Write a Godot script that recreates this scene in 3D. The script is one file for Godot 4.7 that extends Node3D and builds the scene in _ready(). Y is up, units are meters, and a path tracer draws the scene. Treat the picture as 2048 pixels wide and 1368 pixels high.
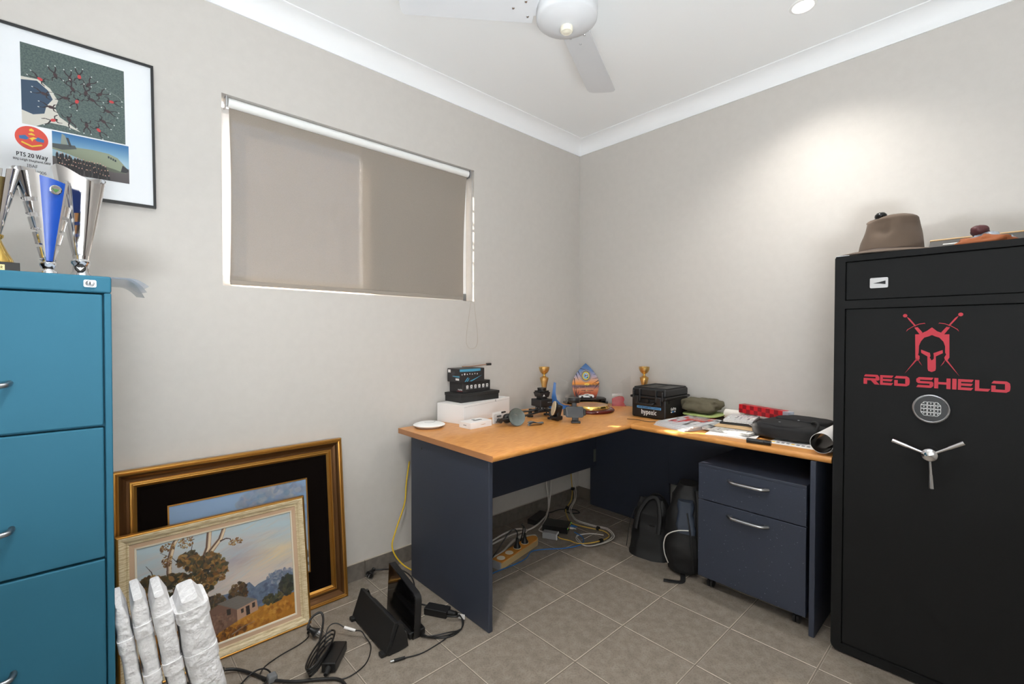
extends Node3D
# A small home office: window wall with a roller blind, corner desk, safe, filing cabinet, paintings on the floor.
# World: the room corner behind the desk is the origin; the window wall lies in z = 0, the other wall in x = 0.

class Mb:
	var v := PackedVector3Array()
	var n := PackedVector3Array()
	var t := PackedVector2Array()
	var i := PackedInt32Array()
	var x := Transform3D()

	func tri(a: Vector3, b: Vector3, c: Vector3, na: Vector3, nb: Vector3, nc: Vector3, ua := Vector2.ZERO, ub := Vector2.ZERO, uc := Vector2.ZERO) -> void:
		var k := v.size()
		var s := (b - a).cross(c - a).dot(na + nb + nc)
		v.append(x * a)
		v.append(x * b)
		v.append(x * c)
		n.append((x.basis * na).normalized())
		n.append((x.basis * nb).normalized())
		n.append((x.basis * nc).normalized())
		t.append(ua)
		t.append(ub)
		t.append(uc)
		i.append(k)
		if s > 0.0:
			i.append(k + 2)
			i.append(k + 1)
		else:
			i.append(k + 1)
			i.append(k + 2)

	func quad(a: Vector3, b: Vector3, c: Vector3, d: Vector3, m: Vector3) -> void:
		tri(a, b, c, m, m, m, Vector2(0, 1), Vector2(1, 1), Vector2(1, 0))
		tri(a, c, d, m, m, m, Vector2(0, 1), Vector2(1, 0), Vector2(0, 0))

	func box(c: Vector3, s: Vector3, r := 0.0) -> void:
		var h := s * 0.5
		if r <= 0.0:
			for ax in 3:
				for sg: float in [-1.0, 1.0]:
					var m := Vector3.ZERO
					m[ax] = sg
					var u := Vector3.ZERO
					var w := Vector3.ZERO
					if ax == 0:
						u.z = h.z * -sg
						w.y = h.y
					elif ax == 1:
						u.x = h.x
						w.z = -h.z * sg
					else:
						u.x = h.x * sg
						w.y = h.y
					var o := c + m * h[ax]
					quad(o - u - w, o + u - w, o + u + w, o - u + w, m)
			return
		r = minf(r, minf(h.x, minf(h.y, h.z)) * 0.98)
		var inner := h - Vector3(r, r, r)
		for ax in 3:
			var a1 := (ax + 1) % 3
			var a2 := (ax + 2) % 3
			var g1: Array[float] = [-h[a1], -inner[a1], inner[a1], h[a1]]
			var g2: Array[float] = [-h[a2], -inner[a2], inner[a2], h[a2]]
			for sg: float in [-1.0, 1.0]:
				var pts := []
				for p in 4:
					for q in 4:
						var e := Vector3.ZERO
						e[ax] = sg * h[ax]
						e[a1] = g1[p]
						e[a2] = g2[q]
						var b := e.clamp(-inner, inner)
						var d := (e - b).normalized()
						pts.append([c + b + d * r, d])
				for p in 3:
					for q in 3:
						var A: Array = pts[p * 4 + q]
						var B: Array = pts[(p + 1) * 4 + q]
						var C: Array = pts[(p + 1) * 4 + q + 1]
						var D: Array = pts[p * 4 + q + 1]
						tri(A[0], B[0], C[0], A[1], B[1], C[1])
						tri(A[0], C[0], D[0], A[1], C[1], D[1])

	# profile of (radius, height), turned round y
	func lathe(o: Vector3, prof: Array, seg := 24, sx := 1.0, sz := 1.0) -> void:
		var ns := []
		for k in prof.size() - 1:
			var d: Vector2 = (prof[k + 1] - prof[k]).normalized()
			ns.append(Vector2(d.y, -d.x))
		for k in prof.size() - 1:
			var p: Vector2 = prof[k]
			var q: Vector2 = prof[k + 1]
			if p.is_equal_approx(q):
				continue
			var n0: Vector2 = ns[k]
			var n1: Vector2 = ns[k]
			if k > 0 and ns[k].dot(ns[k - 1]) > 0.7:
				n0 = (ns[k] + ns[k - 1]).normalized()
			if k < ns.size() - 1 and ns[k].dot(ns[k + 1]) > 0.7:
				n1 = (ns[k] + ns[k + 1]).normalized()
			for j in seg:
				var a := TAU * j / seg
				var b := TAU * (j + 1) / seg
				var ca := Vector3(cos(a) * sx, 0, sin(a) * sz)
				var cb := Vector3(cos(b) * sx, 0, sin(b) * sz)
				var ma := Vector3(cos(a) / sx, 0, sin(a) / sz)
				var mb := Vector3(cos(b) / sx, 0, sin(b) / sz)
				var p0 := o + ca * p.x + Vector3(0, p.y, 0)
				var p1 := o + cb * p.x + Vector3(0, p.y, 0)
				var q0 := o + ca * q.x + Vector3(0, q.y, 0)
				var q1 := o + cb * q.x + Vector3(0, q.y, 0)
				var up := Vector3.UP
				var u0 := float(j) / seg
				var u1 := float(j + 1) / seg
				if p.x > 1e-6:
					tri(p0, p1, q1, ma * n0.x + up * n0.y, mb * n0.x + up * n0.y, mb * n1.x + up * n1.y, Vector2(u0, 0), Vector2(u1, 0), Vector2(u1, 1))
				if q.x > 1e-6:
					tri(p0, q1, q0, ma * n0.x + up * n0.y, mb * n1.x + up * n1.y, ma * n1.x + up * n1.y, Vector2(u0, 0), Vector2(u1, 1), Vector2(u0, 1))

	func cyl(a: Vector3, b: Vector3, r0: float, r1 := -1.0, seg := 14) -> void:
		if r1 < 0.0:
			r1 = r0
		var keep := x
		var y := (b - a).normalized()
		var s := y.cross(Vector3.RIGHT if absf(y.x) < 0.8 else Vector3.FORWARD).normalized()
		x = keep * Transform3D(Basis(s, y, s.cross(y)), a)
		var l := a.distance_to(b)
		lathe(Vector3.ZERO, [Vector2(0, 0), Vector2(r0, 0), Vector2(r1, l), Vector2(0, l)], seg)
		x = keep

	# a round rod along points
	func tube(pts: PackedVector3Array, r: float, seg := 7, flat := 1.0) -> void:
		var m := pts.size()
		var side := Vector3.ZERO
		var rings := []
		for k in m:
			var d := (pts[mini(k + 1, m - 1)] - pts[maxi(k - 1, 0)]).normalized()
			if k == 0:
				side = d.cross(Vector3.UP)
				if side.length() < 0.05:
					side = d.cross(Vector3.RIGHT)
			side = (side - d * side.dot(d)).normalized()
			var up := side.cross(d).normalized()
			var ring := []
			for j in seg:
				var a := TAU * j / seg
				var o := side * cos(a) + up * sin(a) * flat
				ring.append([pts[k] + o * r, (side * cos(a) + up * sin(a) / flat).normalized()])
			rings.append(ring)
		for k in m - 1:
			for j in seg:
				var A: Array = rings[k][j]
				var B: Array = rings[k][(j + 1) % seg]
				var C: Array = rings[k + 1][(j + 1) % seg]
				var D: Array = rings[k + 1][j]
				tri(A[0], B[0], C[0], A[1], B[1], C[1])
				tri(A[0], C[0], D[0], A[1], C[1], D[1])
		for e in 2:
			var k := 0 if e == 0 else m - 1
			var d := (pts[0] - pts[1] if e == 0 else pts[m - 1] - pts[m - 2]).normalized()
			for j in seg - 2:
				tri(rings[k][0][0], rings[k][j + 1][0], rings[k][j + 2][0], d, d, d)

	# polygon in x, y made thick along z from z0 to z1
	func prism(poly: PackedVector2Array, z0: float, z1: float, smooth := 0.8) -> void:
		var idx := Geometry2D.triangulate_polygon(poly)
		var lo := poly[0]
		var hi := poly[0]
		var area := 0.0
		var m := poly.size()
		for k in m:
			lo = lo.min(poly[k])
			hi = hi.max(poly[k])
			area += poly[k].cross(poly[(k + 1) % m])
		var sz := (hi - lo).max(Vector2(1e-6, 1e-6))
		for k in range(0, idx.size(), 3):
			var q := []
			var u := []
			for e in 3:
				var p := poly[idx[k + e]]
				q.append(p)
				u.append(Vector2((p.x - lo.x) / sz.x, 1.0 - (p.y - lo.y) / sz.y))
			tri(Vector3(q[0].x, q[0].y, z1), Vector3(q[1].x, q[1].y, z1), Vector3(q[2].x, q[2].y, z1), Vector3.BACK, Vector3.BACK, Vector3.BACK, u[0], u[1], u[2])
			tri(Vector3(q[0].x, q[0].y, z0), Vector3(q[1].x, q[1].y, z0), Vector3(q[2].x, q[2].y, z0), Vector3.FORWARD, Vector3.FORWARD, Vector3.FORWARD, u[0], u[1], u[2])
		var es := []
		for k in m:
			var d := (poly[(k + 1) % m] - poly[k]).normalized()
			es.append((Vector2(d.y, -d.x)) * signf(area))
		for k in m:
			var a := poly[k]
			var b := poly[(k + 1) % m]
			var e0: Vector2 = es[k]
			var na := e0
			var nb := e0
			var pe: Vector2 = es[(k + m - 1) % m]
			var ne: Vector2 = es[(k + 1) % m]
			if pe.dot(e0) > smooth:
				na = (pe + e0).normalized()
			if ne.dot(e0) > smooth:
				nb = (ne + e0).normalized()
			var n0 := Vector3(na.x, na.y, 0)
			var n1 := Vector3(nb.x, nb.y, 0)
			tri(Vector3(a.x, a.y, z0), Vector3(b.x, b.y, z0), Vector3(b.x, b.y, z1), n0, n1, n1)
			tri(Vector3(a.x, a.y, z0), Vector3(b.x, b.y, z1), Vector3(a.x, a.y, z1), n0, n1, n0)

	# rows of points joined to a smooth skin; closed rows wrap round
	func loft(rows: Array, closed := true, caps := false, face := Vector3.ZERO) -> void:
		var R := rows.size()
		var Cn: int = rows[0].size()
		var acc := PackedVector3Array()
		acc.resize(R * Cn)
		var last := Cn if closed else Cn - 1
		for r in R - 1:
			for k in last:
				var k2 := (k + 1) % Cn
				var a: Vector3 = rows[r][k]
				var b: Vector3 = rows[r][k2]
				var c: Vector3 = rows[r + 1][k2]
				var d: Vector3 = rows[r + 1][k]
				var f := (c - a).cross(d - b)
				acc[r * Cn + k] += f
				acc[r * Cn + k2] += f
				acc[(r + 1) * Cn + k] += f
				acc[(r + 1) * Cn + k2] += f
		var sign := 0.0
		for r in R:
			var mid := Vector3.ZERO
			for k in Cn:
				mid += rows[r][k]
			mid /= Cn
			for k in Cn:
				acc[r * Cn + k] = acc[r * Cn + k].normalized()
				sign += acc[r * Cn + k].dot(face if face != Vector3.ZERO else rows[r][k] - mid)
		var s := -1.0 if sign < 0.0 else 1.0
		for r in R - 1:
			for k in last:
				var k2 := (k + 1) % Cn
				var u0 := Vector2(float(k) / last, float(r) / (R - 1))
				var u1 := Vector2(float(k + 1) / last, float(r + 1) / (R - 1))
				tri(rows[r][k], rows[r][k2], rows[r + 1][k2], acc[r * Cn + k] * s, acc[r * Cn + k2] * s, acc[(r + 1) * Cn + k2] * s, u0, Vector2(u1.x, u0.y), u1)
				tri(rows[r][k], rows[r + 1][k2], rows[r + 1][k], acc[r * Cn + k] * s, acc[(r + 1) * Cn + k2] * s, acc[(r + 1) * Cn + k] * s, u0, u1, Vector2(u0.x, u1.y))
		if caps:
			for e in 2:
				var row: PackedVector3Array = rows[0] if e == 0 else rows[R - 1]
				var other: PackedVector3Array = rows[1] if e == 0 else rows[R - 2]
				var mid := Vector3.ZERO
				var om := Vector3.ZERO
				for k in Cn:
					mid += row[k] / Cn
					om += other[k] / Cn
				var d := (mid - om).normalized()
				for k in Cn:
					tri(mid, row[k], row[(k + 1) % Cn], d, d, d)

	# a soft rounded lump: superellipsoid with folds from a noise; flat below y = cut
	func soft(c: Vector3, s: Vector3, e: float, fold: float, sd: int, freq := 9.0, cut := -1.0, nu := 36, nv := 22) -> void:
		var no := FastNoiseLite.new()
		no.seed = sd
		no.frequency = freq
		no.fractal_octaves = 3
		var rows := []
		for r in nv + 1:
			var la := PI * (float(r) / nv - 0.5)
			var row := PackedVector3Array()
			for k in nu:
				var lo := TAU * k / nu
				var q := Vector3(pw(cos(la), e) * pw(cos(lo), e), pw(sin(la), e), pw(cos(la), e) * pw(sin(lo), e))
				var p := Vector3(q.x * s.x, q.y * s.y, q.z * s.z) * 0.5
				p *= 1.0 + fold * no.get_noise_3d(p.x, p.y, p.z)
				if cut > -1.0:
					p.y = maxf(p.y, cut)
				row.append(c + p)
			rows.append(row)
		loft(rows)

	func pw(a: float, e: float) -> float:
		return signf(a) * pow(absf(a), e)

	func done() -> ArrayMesh:
		var a := []
		a.resize(Mesh.ARRAY_MAX)
		a[Mesh.ARRAY_VERTEX] = v
		a[Mesh.ARRAY_NORMAL] = n
		a[Mesh.ARRAY_TEX_UV] = t
		a[Mesh.ARRAY_INDEX] = i
		var m := ArrayMesh.new()
		m.add_surface_from_arrays(Mesh.PRIMITIVE_TRIANGLES, a)
		return m


var M := {}
var used := {}
var rng := RandomNumberGenerator.new()


func numbered(called: String) -> String:
	used[called] = used.get(called, -1) + 1
	return called if used[called] == 0 else "%s_%03d" % [called, used[called]]


func tag(o: Node3D, label: String, category: String, group := "") -> void:
	o.set_meta("label", label)
	o.set_meta("category", category)
	if group:
		o.set_meta("group", group)


func thing(called: String, label: String, category: String, at: Vector3, turn := 0.0, group := "") -> Node3D:
	var o := Node3D.new()
	o.name = numbered(called)
	add_child(o)
	o.position = at
	o.rotation.y = turn
	tag(o, label, category, group)
	return o


func part(called: String, mb: Mb, m: Material, parent: Node3D) -> MeshInstance3D:
	var o := MeshInstance3D.new()
	o.name = called
	o.mesh = mb.done()
	o.material_override = m
	parent.add_child(o, true)
	return o


func inst(called: String, mesh: Mesh, m: Material, parent: Node3D, at := Transform3D()) -> MeshInstance3D:
	var o := MeshInstance3D.new()
	o.name = called
	o.mesh = mesh
	if m:
		o.material_override = m
	o.transform = at
	parent.add_child(o, true)
	return o


# a thing that is one mesh, built in world coordinates and set down at its own base
func solo(called: String, mb: Mb, m: Material, label: String, category: String, group := "") -> MeshInstance3D:
	var lo := mb.v[0]
	var hi := mb.v[0]
	for p in mb.v:
		lo = lo.min(p)
		hi = hi.max(p)
	var base := Vector3((lo.x + hi.x) / 2, lo.y, (lo.z + hi.z) / 2)
	for k in mb.v.size():
		mb.v[k] -= base
	var o := part(numbered(called), mb, m, self)
	o.position = base
	tag(o, label, category, group)
	return o


func struct(called: String, mb: Mb, m: Material, parent: Node3D = self) -> MeshInstance3D:
	var o := part(called, mb, m, parent)
	if parent == self:
		o.set_meta("kind", "structure")
	return o


func boxpart(called: String, c: Vector3, s: Vector3, r: float, m: Material, parent: Node3D) -> MeshInstance3D:
	var b := Mb.new()
	b.box(c, s, r)
	return part(called, b, m, parent)


func shape(f: Callable) -> Mb:
	var b := Mb.new()
	f.call(b)
	return b


# smooth curve through points
func curve(pts: Array, k := 6) -> PackedVector3Array:
	var out := PackedVector3Array()
	var m := pts.size()
	for j in m - 1:
		var p0: Vector3 = pts[maxi(j - 1, 0)]
		var p1: Vector3 = pts[j]
		var p2: Vector3 = pts[j + 1]
		var p3: Vector3 = pts[mini(j + 2, m - 1)]
		for e in k:
			out.append(p1.cubic_interpolate(p2, p0, p3, float(e) / k))
	out.append(pts[m - 1])
	return out


func disc(c: Vector2, r: Vector2, seg := 20) -> PackedVector2Array:
	var p := PackedVector2Array()
	for k in seg:
		p.append(c + Vector2(cos(TAU * k / seg) * r.x, sin(TAU * k / seg) * r.y))
	return p


func rrect(c: Vector2, s: Vector2, r: float, k := 4) -> PackedVector2Array:
	var p := PackedVector2Array()
	var h := s / 2 - Vector2(r, r)
	for q in 4:
		var o := Vector2(h.x * (1 if q in [0, 3] else -1), h.y * (1 if q < 2 else -1))
		for e in k + 1:
			var a := PI / 2 * (q + float(e) / k)
			p.append(c + o + Vector2(cos(a), sin(a)) * r)
	return p


func lettering(text: String, high: float, m: Material, parent: Node3D, at: Transform3D, wide := 0.0, bold := true, called := "lettering", serif := false) -> MeshInstance3D:
	var f := SystemFont.new()
	f.font_names = PackedStringArray(["Droid Serif" if serif else "Droid Sans"])
	f.font_weight = 700 if bold else 400
	var t := TextMesh.new()
	t.font = f
	t.text = text
	t.font_size = 48
	t.pixel_size = high / 34.0
	t.depth = 0.0006
	t.curve_step = 2.0
	var o := inst(called, t, m, parent, at)
	if wide > 0.0:
		var w := t.get_aabb().size.x
		if w > 0.0:
			o.transform.basis = o.transform.basis * Basis.from_scale(Vector3(wide / w, 1, 1))
	return o


# the axes of a face: x to the reader's hand, y up, z out of the surface
func facing(out: Vector3, at: Vector3, up := Vector3.UP) -> Transform3D:
	var z := out.normalized()
	var x := up.cross(z).normalized()
	return Transform3D(Basis(x, z.cross(x), z), at)


# ---- textures and materials
func noise_image(w: int, h: int, freq: float, oct: int, sd: int, kind := FastNoiseLite.TYPE_SIMPLEX_SMOOTH) -> Image:
	var no := FastNoiseLite.new()
	no.noise_type = kind
	no.seed = sd
	no.frequency = freq
	no.fractal_octaves = oct
	return no.get_seamless_image(w, h)


func ramp_tex(im: Image, stops: Array) -> ImageTexture:
	# stops: [position, Color] pairs laid over the grey image
	var lut := []
	for k in 256:
		var p := k / 255.0
		var c: Color = stops[stops.size() - 1][1]
		for s in stops.size() - 1:
			if p <= stops[s + 1][0]:
				var f: float = clampf((p - stops[s][0]) / maxf(1e-5, stops[s + 1][0] - stops[s][0]), 0, 1)
				c = stops[s][1].lerp(stops[s + 1][1], f)
				break
		lut.append([int(c.r * 255), int(c.g * 255), int(c.b * 255)])
	im.convert(Image.FORMAT_L8)
	var src := im.get_data()
	var out := PackedByteArray()
	out.resize(src.size() * 3)
	for k in src.size():
		var c: Array = lut[src[k]]
		out[k * 3] = c[0]
		out[k * 3 + 1] = c[1]
		out[k * 3 + 2] = c[2]
	return ImageTexture.create_from_image(Image.create_from_data(im.get_width(), im.get_height(), false, Image.FORMAT_RGB8, out))


func mat(key: String, c: Color, rough := 0.6, metal := 0.0) -> StandardMaterial3D:
	var m := StandardMaterial3D.new()
	m.resource_name = key
	m.albedo_color = c
	m.roughness = rough
	m.metallic = metal
	M[key] = m
	return m


func rgb(r: int, g: int, b: int) -> Color:
	return Color8(r, g, b)


func bump(m: StandardMaterial3D, tex: Texture2D, cm: float, size: float, world := false) -> void:
	m.heightmap_enabled = true
	m.heightmap_texture = tex
	m.heightmap_scale = cm
	tri(m, size, world)


func tri(m: StandardMaterial3D, size: float, world := false) -> void:
	m.uv1_triplanar = true
	m.uv1_world_triplanar = world
	m.uv1_scale = Vector3.ONE / size


func glass(key: String, c: Color, a: float) -> StandardMaterial3D:
	var m := mat(key, Color(c.r, c.g, c.b, a), 0.02)
	m.transparency = BaseMaterial3D.TRANSPARENCY_ALPHA
	return m


# ---- painting on images
func dab(im: Image, x: float, y: float, rx: float, ry: float, ang: float, c: Color, a := 1.0) -> void:
	var w := im.get_width()
	var h := im.get_height()
	var r := maxf(rx, ry)
	var ca := cos(ang)
	var sa := sin(ang)
	for py in range(maxi(0, int(y - r)), mini(h - 1, int(y + r)) + 1):
		for px in range(maxi(0, int(x - r)), mini(w - 1, int(x + r)) + 1):
			var dx := px - x
			var dy := py - y
			var u := (dx * ca + dy * sa) / rx
			var v := (dy * ca - dx * sa) / ry
			var d := u * u + v * v
			if d < 1.0:
				im.set_pixel(px, py, im.get_pixel(px, py).lerp(c, a * minf(1.0, (1.0 - d) * 3.0)))


func fill_poly(im: Image, pts: PackedVector2Array, c: Color) -> void:
	var lo := pts[0].y
	var hi := pts[0].y
	for p in pts:
		lo = minf(lo, p.y)
		hi = maxf(hi, p.y)
	for y in range(maxi(0, int(lo)), mini(im.get_height() - 1, int(hi)) + 1):
		var xs := []
		for k in pts.size():
			var a := pts[k]
			var b := pts[(k + 1) % pts.size()]
			if (a.y <= y) != (b.y <= y):
				xs.append(a.x + (y - a.y) / (b.y - a.y) * (b.x - a.x))
		xs.sort()
		for k in range(0, xs.size() - 1, 2):
			var x0 := maxi(0, int(round(xs[k])))
			var x1 := mini(im.get_width(), int(round(xs[k + 1])) + 1)
			if x1 > x0:
				im.fill_rect(Rect2i(x0, y, x1 - x0, 1), c)


func uvs(im: Image, a: Array) -> PackedVector2Array:
	var p := PackedVector2Array()
	for k in range(0, a.size(), 2):
		p.append(Vector2(a[k] * im.get_width(), a[k + 1] * im.get_height()))
	return p


func stroke(im: Image, a: Array, w0: float, w1: float, c: Color) -> void:
	var p := uvs(im, a)
	for k in p.size() - 1:
		var m := int(p[k].distance_to(p[k + 1])) + 1
		for e in m:
			var f := (k + float(e) / m) / (p.size() - 1)
			var q := p[k].lerp(p[k + 1], float(e) / m)
			var r := lerpf(w0, w1, f)
			im.fill_rect(Rect2i(int(q.x - r), int(q.y - r * 0.6), maxi(1, int(r * 2)), maxi(1, int(r * 1.2))), c)


func jitter(c: Color, a: float) -> Color:
	var g := rng.randf_range(-a, a)
	return Color(clampf(c.r + g + rng.randf_range(-a, a) * 0.3, 0, 1), clampf(c.g + g + rng.randf_range(-a, a) * 0.3, 0, 1), clampf(c.b + g + rng.randf_range(-a, a) * 0.3, 0, 1))


func scatter(im: Image, u: float, v: float, ru: float, rv: float, n: int, size: float, cols: Array, a := 0.8) -> void:
	for k in n:
		var d := sqrt(rng.randf())
		var t := rng.randf() * TAU
		dab(im, (u + cos(t) * d * ru) * im.get_width(), (v + sin(t) * d * rv) * im.get_height(), size * rng.randf_range(0.6, 1.3), size * rng.randf_range(0.35, 0.8), rng.randf() * PI, jitter(cols[rng.randi() % cols.size()], 0.05), a)


func farm_painting() -> ImageTexture:
	rng.seed = 11
	var W := 760
	var H := 600
	var im := Image.create(W, H, false, Image.FORMAT_RGB8)
	var no := FastNoiseLite.new()
	no.seed = 5
	no.frequency = 0.006
	for y in H:
		for x in W:
			var u := float(x) / W
			var v := float(y) / H
			var k := no.get_noise_2d(x * 0.5, y * 2.2) * 0.5
			var c := rgb(168, 184, 190).lerp(rgb(186, 172, 166), clampf(v * 2.0 + k, 0, 1))
			c = c.lerp(rgb(212, 190, 150), clampf(1.0 - Vector2(u - 0.9, (v - 0.36) * 2.0).length() * 2.4 + k, 0, 1) * 0.8)
			c = c.lerp(rgb(150, 142, 152), clampf(1.0 - Vector2((u - 0.58) * 1.3, (v - 0.3) * 2.6).length() * 2.6 + k, 0, 1) * 0.7)
			c = c.lerp(rgb(200, 186, 174), clampf((v - 0.42) * 5.0 + k, 0, 1) * 0.7)
			im.set_pixel(x, y, c)
	for k in 260:
		dab(im, rng.randf() * W, rng.randf() * H * 0.6, 46, 5, rng.randf_range(-0.5, -0.1), jitter(im.get_pixel(rng.randi() % W, rng.randi() % 300), 0.03), 0.25)
	fill_poly(im, uvs(im, [0.3, 0.95, 0.3, 0.6, 0.402, 0.57, 0.514, 0.6, 0.6, 0.6, 0.649, 0.568, 0.677, 0.557, 0.713, 0.619, 0.737, 0.601, 0.777, 0.589, 0.833, 0.579, 0.849, 0.538, 0.896, 0.53, 0.936, 0.566, 1.0, 0.56, 1.0, 0.95]), rgb(96, 108, 128))
	scatter(im, 0.7, 0.7, 0.3, 0.08, 200, 16, [rgb(84, 97, 120), rgb(108, 120, 136), rgb(78, 90, 110)], 0.6)
	scatter(im, 0.9, 0.6, 0.1, 0.07, 120, 12, [rgb(108, 118, 134), rgb(140, 142, 150), rgb(92, 104, 126)], 0.6)
	fill_poly(im, uvs(im, [0.0, 0.72, 0.25, 0.78, 0.57, 0.86, 0.729, 0.83, 0.8, 0.8, 1.0, 0.79, 1.0, 1.0, 0.0, 1.0]), rgb(158, 104, 32))
	scatter(im, 0.65, 0.9, 0.35, 0.08, 420, 15, [rgb(182, 128, 44), rgb(166, 108, 34), rgb(138, 86, 30), rgb(190, 140, 58)], 0.45)
	scatter(im, 0.3, 0.95, 0.35, 0.06, 260, 14, [rgb(104, 62, 26), rgb(140, 88, 30), rgb(78, 50, 26)], 0.7)
	scatter(im, 0.95, 0.7, 0.06, 0.09, 120, 16, [rgb(52, 54, 44), rgb(70, 68, 48), rgb(40, 42, 40)])
	scatter(im, 0.84, 0.78, 0.07, 0.045, 90, 13, [rgb(62, 60, 42), rgb(86, 78, 48), rgb(48, 48, 40)])
	scatter(im, 0.6, 0.62, 0.06, 0.09, 130, 13, [rgb(74, 54, 34), rgb(98, 74, 42), rgb(54, 44, 34)])
	scatter(im, 0.44, 0.65, 0.07, 0.07, 110, 13, [rgb(70, 56, 38), rgb(92, 72, 44), rgb(52, 44, 36)])
	fill_poly(im, uvs(im, [0.251, 0.85, 0.331, 0.741, 0.466, 0.669, 0.586, 0.762, 0.586, 0.87, 0.36, 0.95, 0.25, 0.95]), rgb(112, 84, 70))
	scatter(im, 0.44, 0.82, 0.13, 0.07, 160, 10, [rgb(122, 92, 76), rgb(98, 72, 60), rgb(134, 104, 86)], 0.5)
	fill_poly(im, uvs(im, [0.586, 0.762, 0.721, 0.739, 0.729, 0.836, 0.586, 0.866]), rgb(168, 134, 112))
	fill_poly(im, uvs(im, [0.458, 0.66, 0.594, 0.646, 0.725, 0.735, 0.586, 0.768]), rgb(112, 106, 100))
	for k in 9:
		stroke(im, [0.47 + k * 0.014, 0.664 - k * 0.002, 0.59 + k * 0.015, 0.764 - k * 0.004], 1, 1, rgb(92, 86, 82))
	fill_poly(im, uvs(im, [0.645, 0.768, 0.669, 0.765, 0.672, 0.845, 0.648, 0.85]), rgb(44, 36, 34))
	fill_poly(im, uvs(im, [0.518, 0.736, 0.543, 0.74, 0.543, 0.791, 0.52, 0.789]), rgb(48, 40, 36))
	fill_poly(im, uvs(im, [0.612, 0.776, 0.629, 0.774, 0.629, 0.811, 0.613, 0.814]), rgb(50, 42, 38))
	fill_poly(im, uvs(im, [0.689, 0.757, 0.708, 0.754, 0.708, 0.796, 0.69, 0.8]), rgb(50, 42, 38))
	fill_poly(im, uvs(im, [0.36, 0.86, 0.42, 0.85, 0.42, 0.92, 0.36, 0.93]), rgb(78, 30, 26))
	for tr in [[[0.2, 0.93, 0.235, 0.796, 0.227, 0.643, 0.231, 0.432], 15.0, 8.0], [[0.22, 0.45, 0.179, 0.27, 0.183, 0.161, 0.211, 0.032, 0.235, -0.01], 12.0, 9.0], [[0.36, 0.3, 0.4, 0.2, 0.418, 0.142, 0.43, -0.01], 14.0, 12.0], [[0.42, 0.2, 0.458, 0.146, 0.498, 0.092, 0.53, -0.01], 14.0, 9.0]]:
		stroke(im, tr[0], tr[1], tr[2], rgb(150, 124, 104))
		var lit: Array = tr[0].duplicate()
		for k in range(0, lit.size(), 2):
			lit[k] += 0.006
		stroke(im, lit, tr[1] * 0.45, tr[2] * 0.45, rgb(206, 184, 152))
		for k in range(0, lit.size(), 2):
			lit[k] -= 0.017
		stroke(im, lit, tr[1] * 0.3, tr[2] * 0.3, rgb(88, 66, 54))
	stroke(im, [0.5, 0.11, 0.535, 0.1, 0.562, 0.113, 0.575, 0.16], 5, 1.5, rgb(64, 44, 36))
	stroke(im, [0.3, 0.24, 0.315, 0.12, 0.325, 0.05], 3, 1, rgb(60, 48, 42))
	stroke(im, [0.24, 0.22, 0.2, 0.15, 0.13, 0.08], 2, 1, rgb(60, 44, 36))
	stroke(im, [0.1, 0.32, 0.08, 0.22, 0.05, 0.16], 3, 1, rgb(60, 44, 36))
	var leaf := [rgb(92, 66, 32), rgb(128, 88, 42), rgb(56, 50, 34), rgb(42, 40, 34), rgb(76, 68, 40), rgb(148, 112, 58)]
	var fol := [0.068, 0.31, 0.124, 0.34, 0.171, 0.34, 0.227, 0.36, 0.283, 0.19, 0.323, 0.24, 0.371, 0.29, 0.418, 0.25, 0.458, 0.289, 0.482, 0.353, 0.426, 0.42, 0.386, 0.47, 0.323, 0.467, 0.267, 0.51, 0.211, 0.478, 0.108, 0.438, 0.052, 0.449, 0.084, 0.523, 0.291, 0.648, 0.339, 0.582, 0.14, 0.55, 0.17, 0.63, 0.06, 0.6, 0.3, 0.38, 0.36, 0.38]
	for k in range(0, fol.size(), 2):
		scatter(im, fol[k], fol[k + 1], 0.058, 0.058, 70, 15, leaf, 0.8)
	for q in [[0.171, 0.05, 0.05, 0.03], [0.283, 0.045, 0.05, 0.045], [0.17, 0.16, 0.03, 0.06], [0.6, 0.15, 0.05, 0.03], [0.498, 0.437, 0.02, 0.03]]:
		scatter(im, q[0], q[1], q[2], q[3], 60, 6, [rgb(120, 82, 44), rgb(92, 62, 34), rgb(150, 118, 70)], 0.8)
	scatter(im, 0.3, 0.44, 0.12, 0.1, 60, 4, [rgb(190, 176, 140), rgb(160, 150, 120)], 0.6)
	stroke(im, [0.55, 0.97, 0.62, 0.94, 0.7, 0.93], 4, 2, rgb(128, 112, 104))
	return ImageTexture.create_from_image(im)


func cloud_painting() -> ImageTexture:
	rng.seed = 21
	var W := 512
	var H := 400
	var im := Image.create(W, H, false, Image.FORMAT_RGB8)
	for y in H:
		im.fill_rect(Rect2i(0, y, W, 1), rgb(126, 152, 184).lerp(rgb(176, 186, 196), y / float(H)))
	scatter(im, 0.72, 0.12, 0.25, 0.12, 240, 20, [rgb(128, 138, 156), rgb(150, 152, 160), rgb(110, 132, 160)], 0.5)
	scatter(im, 0.55, 0.3, 0.2, 0.1, 160, 18, [rgb(206, 196, 178), rgb(184, 182, 180), rgb(150, 160, 172)], 0.5)
	scatter(im, 0.95, 0.3, 0.1, 0.15, 120, 18, [rgb(120, 148, 180), rgb(140, 162, 186)], 0.5)
	scatter(im, 0.5, 0.85, 0.5, 0.18, 260, 18, [rgb(116, 108, 92), rgb(88, 92, 84), rgb(150, 136, 110)], 0.7)
	return ImageTexture.create_from_image(im)


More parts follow.
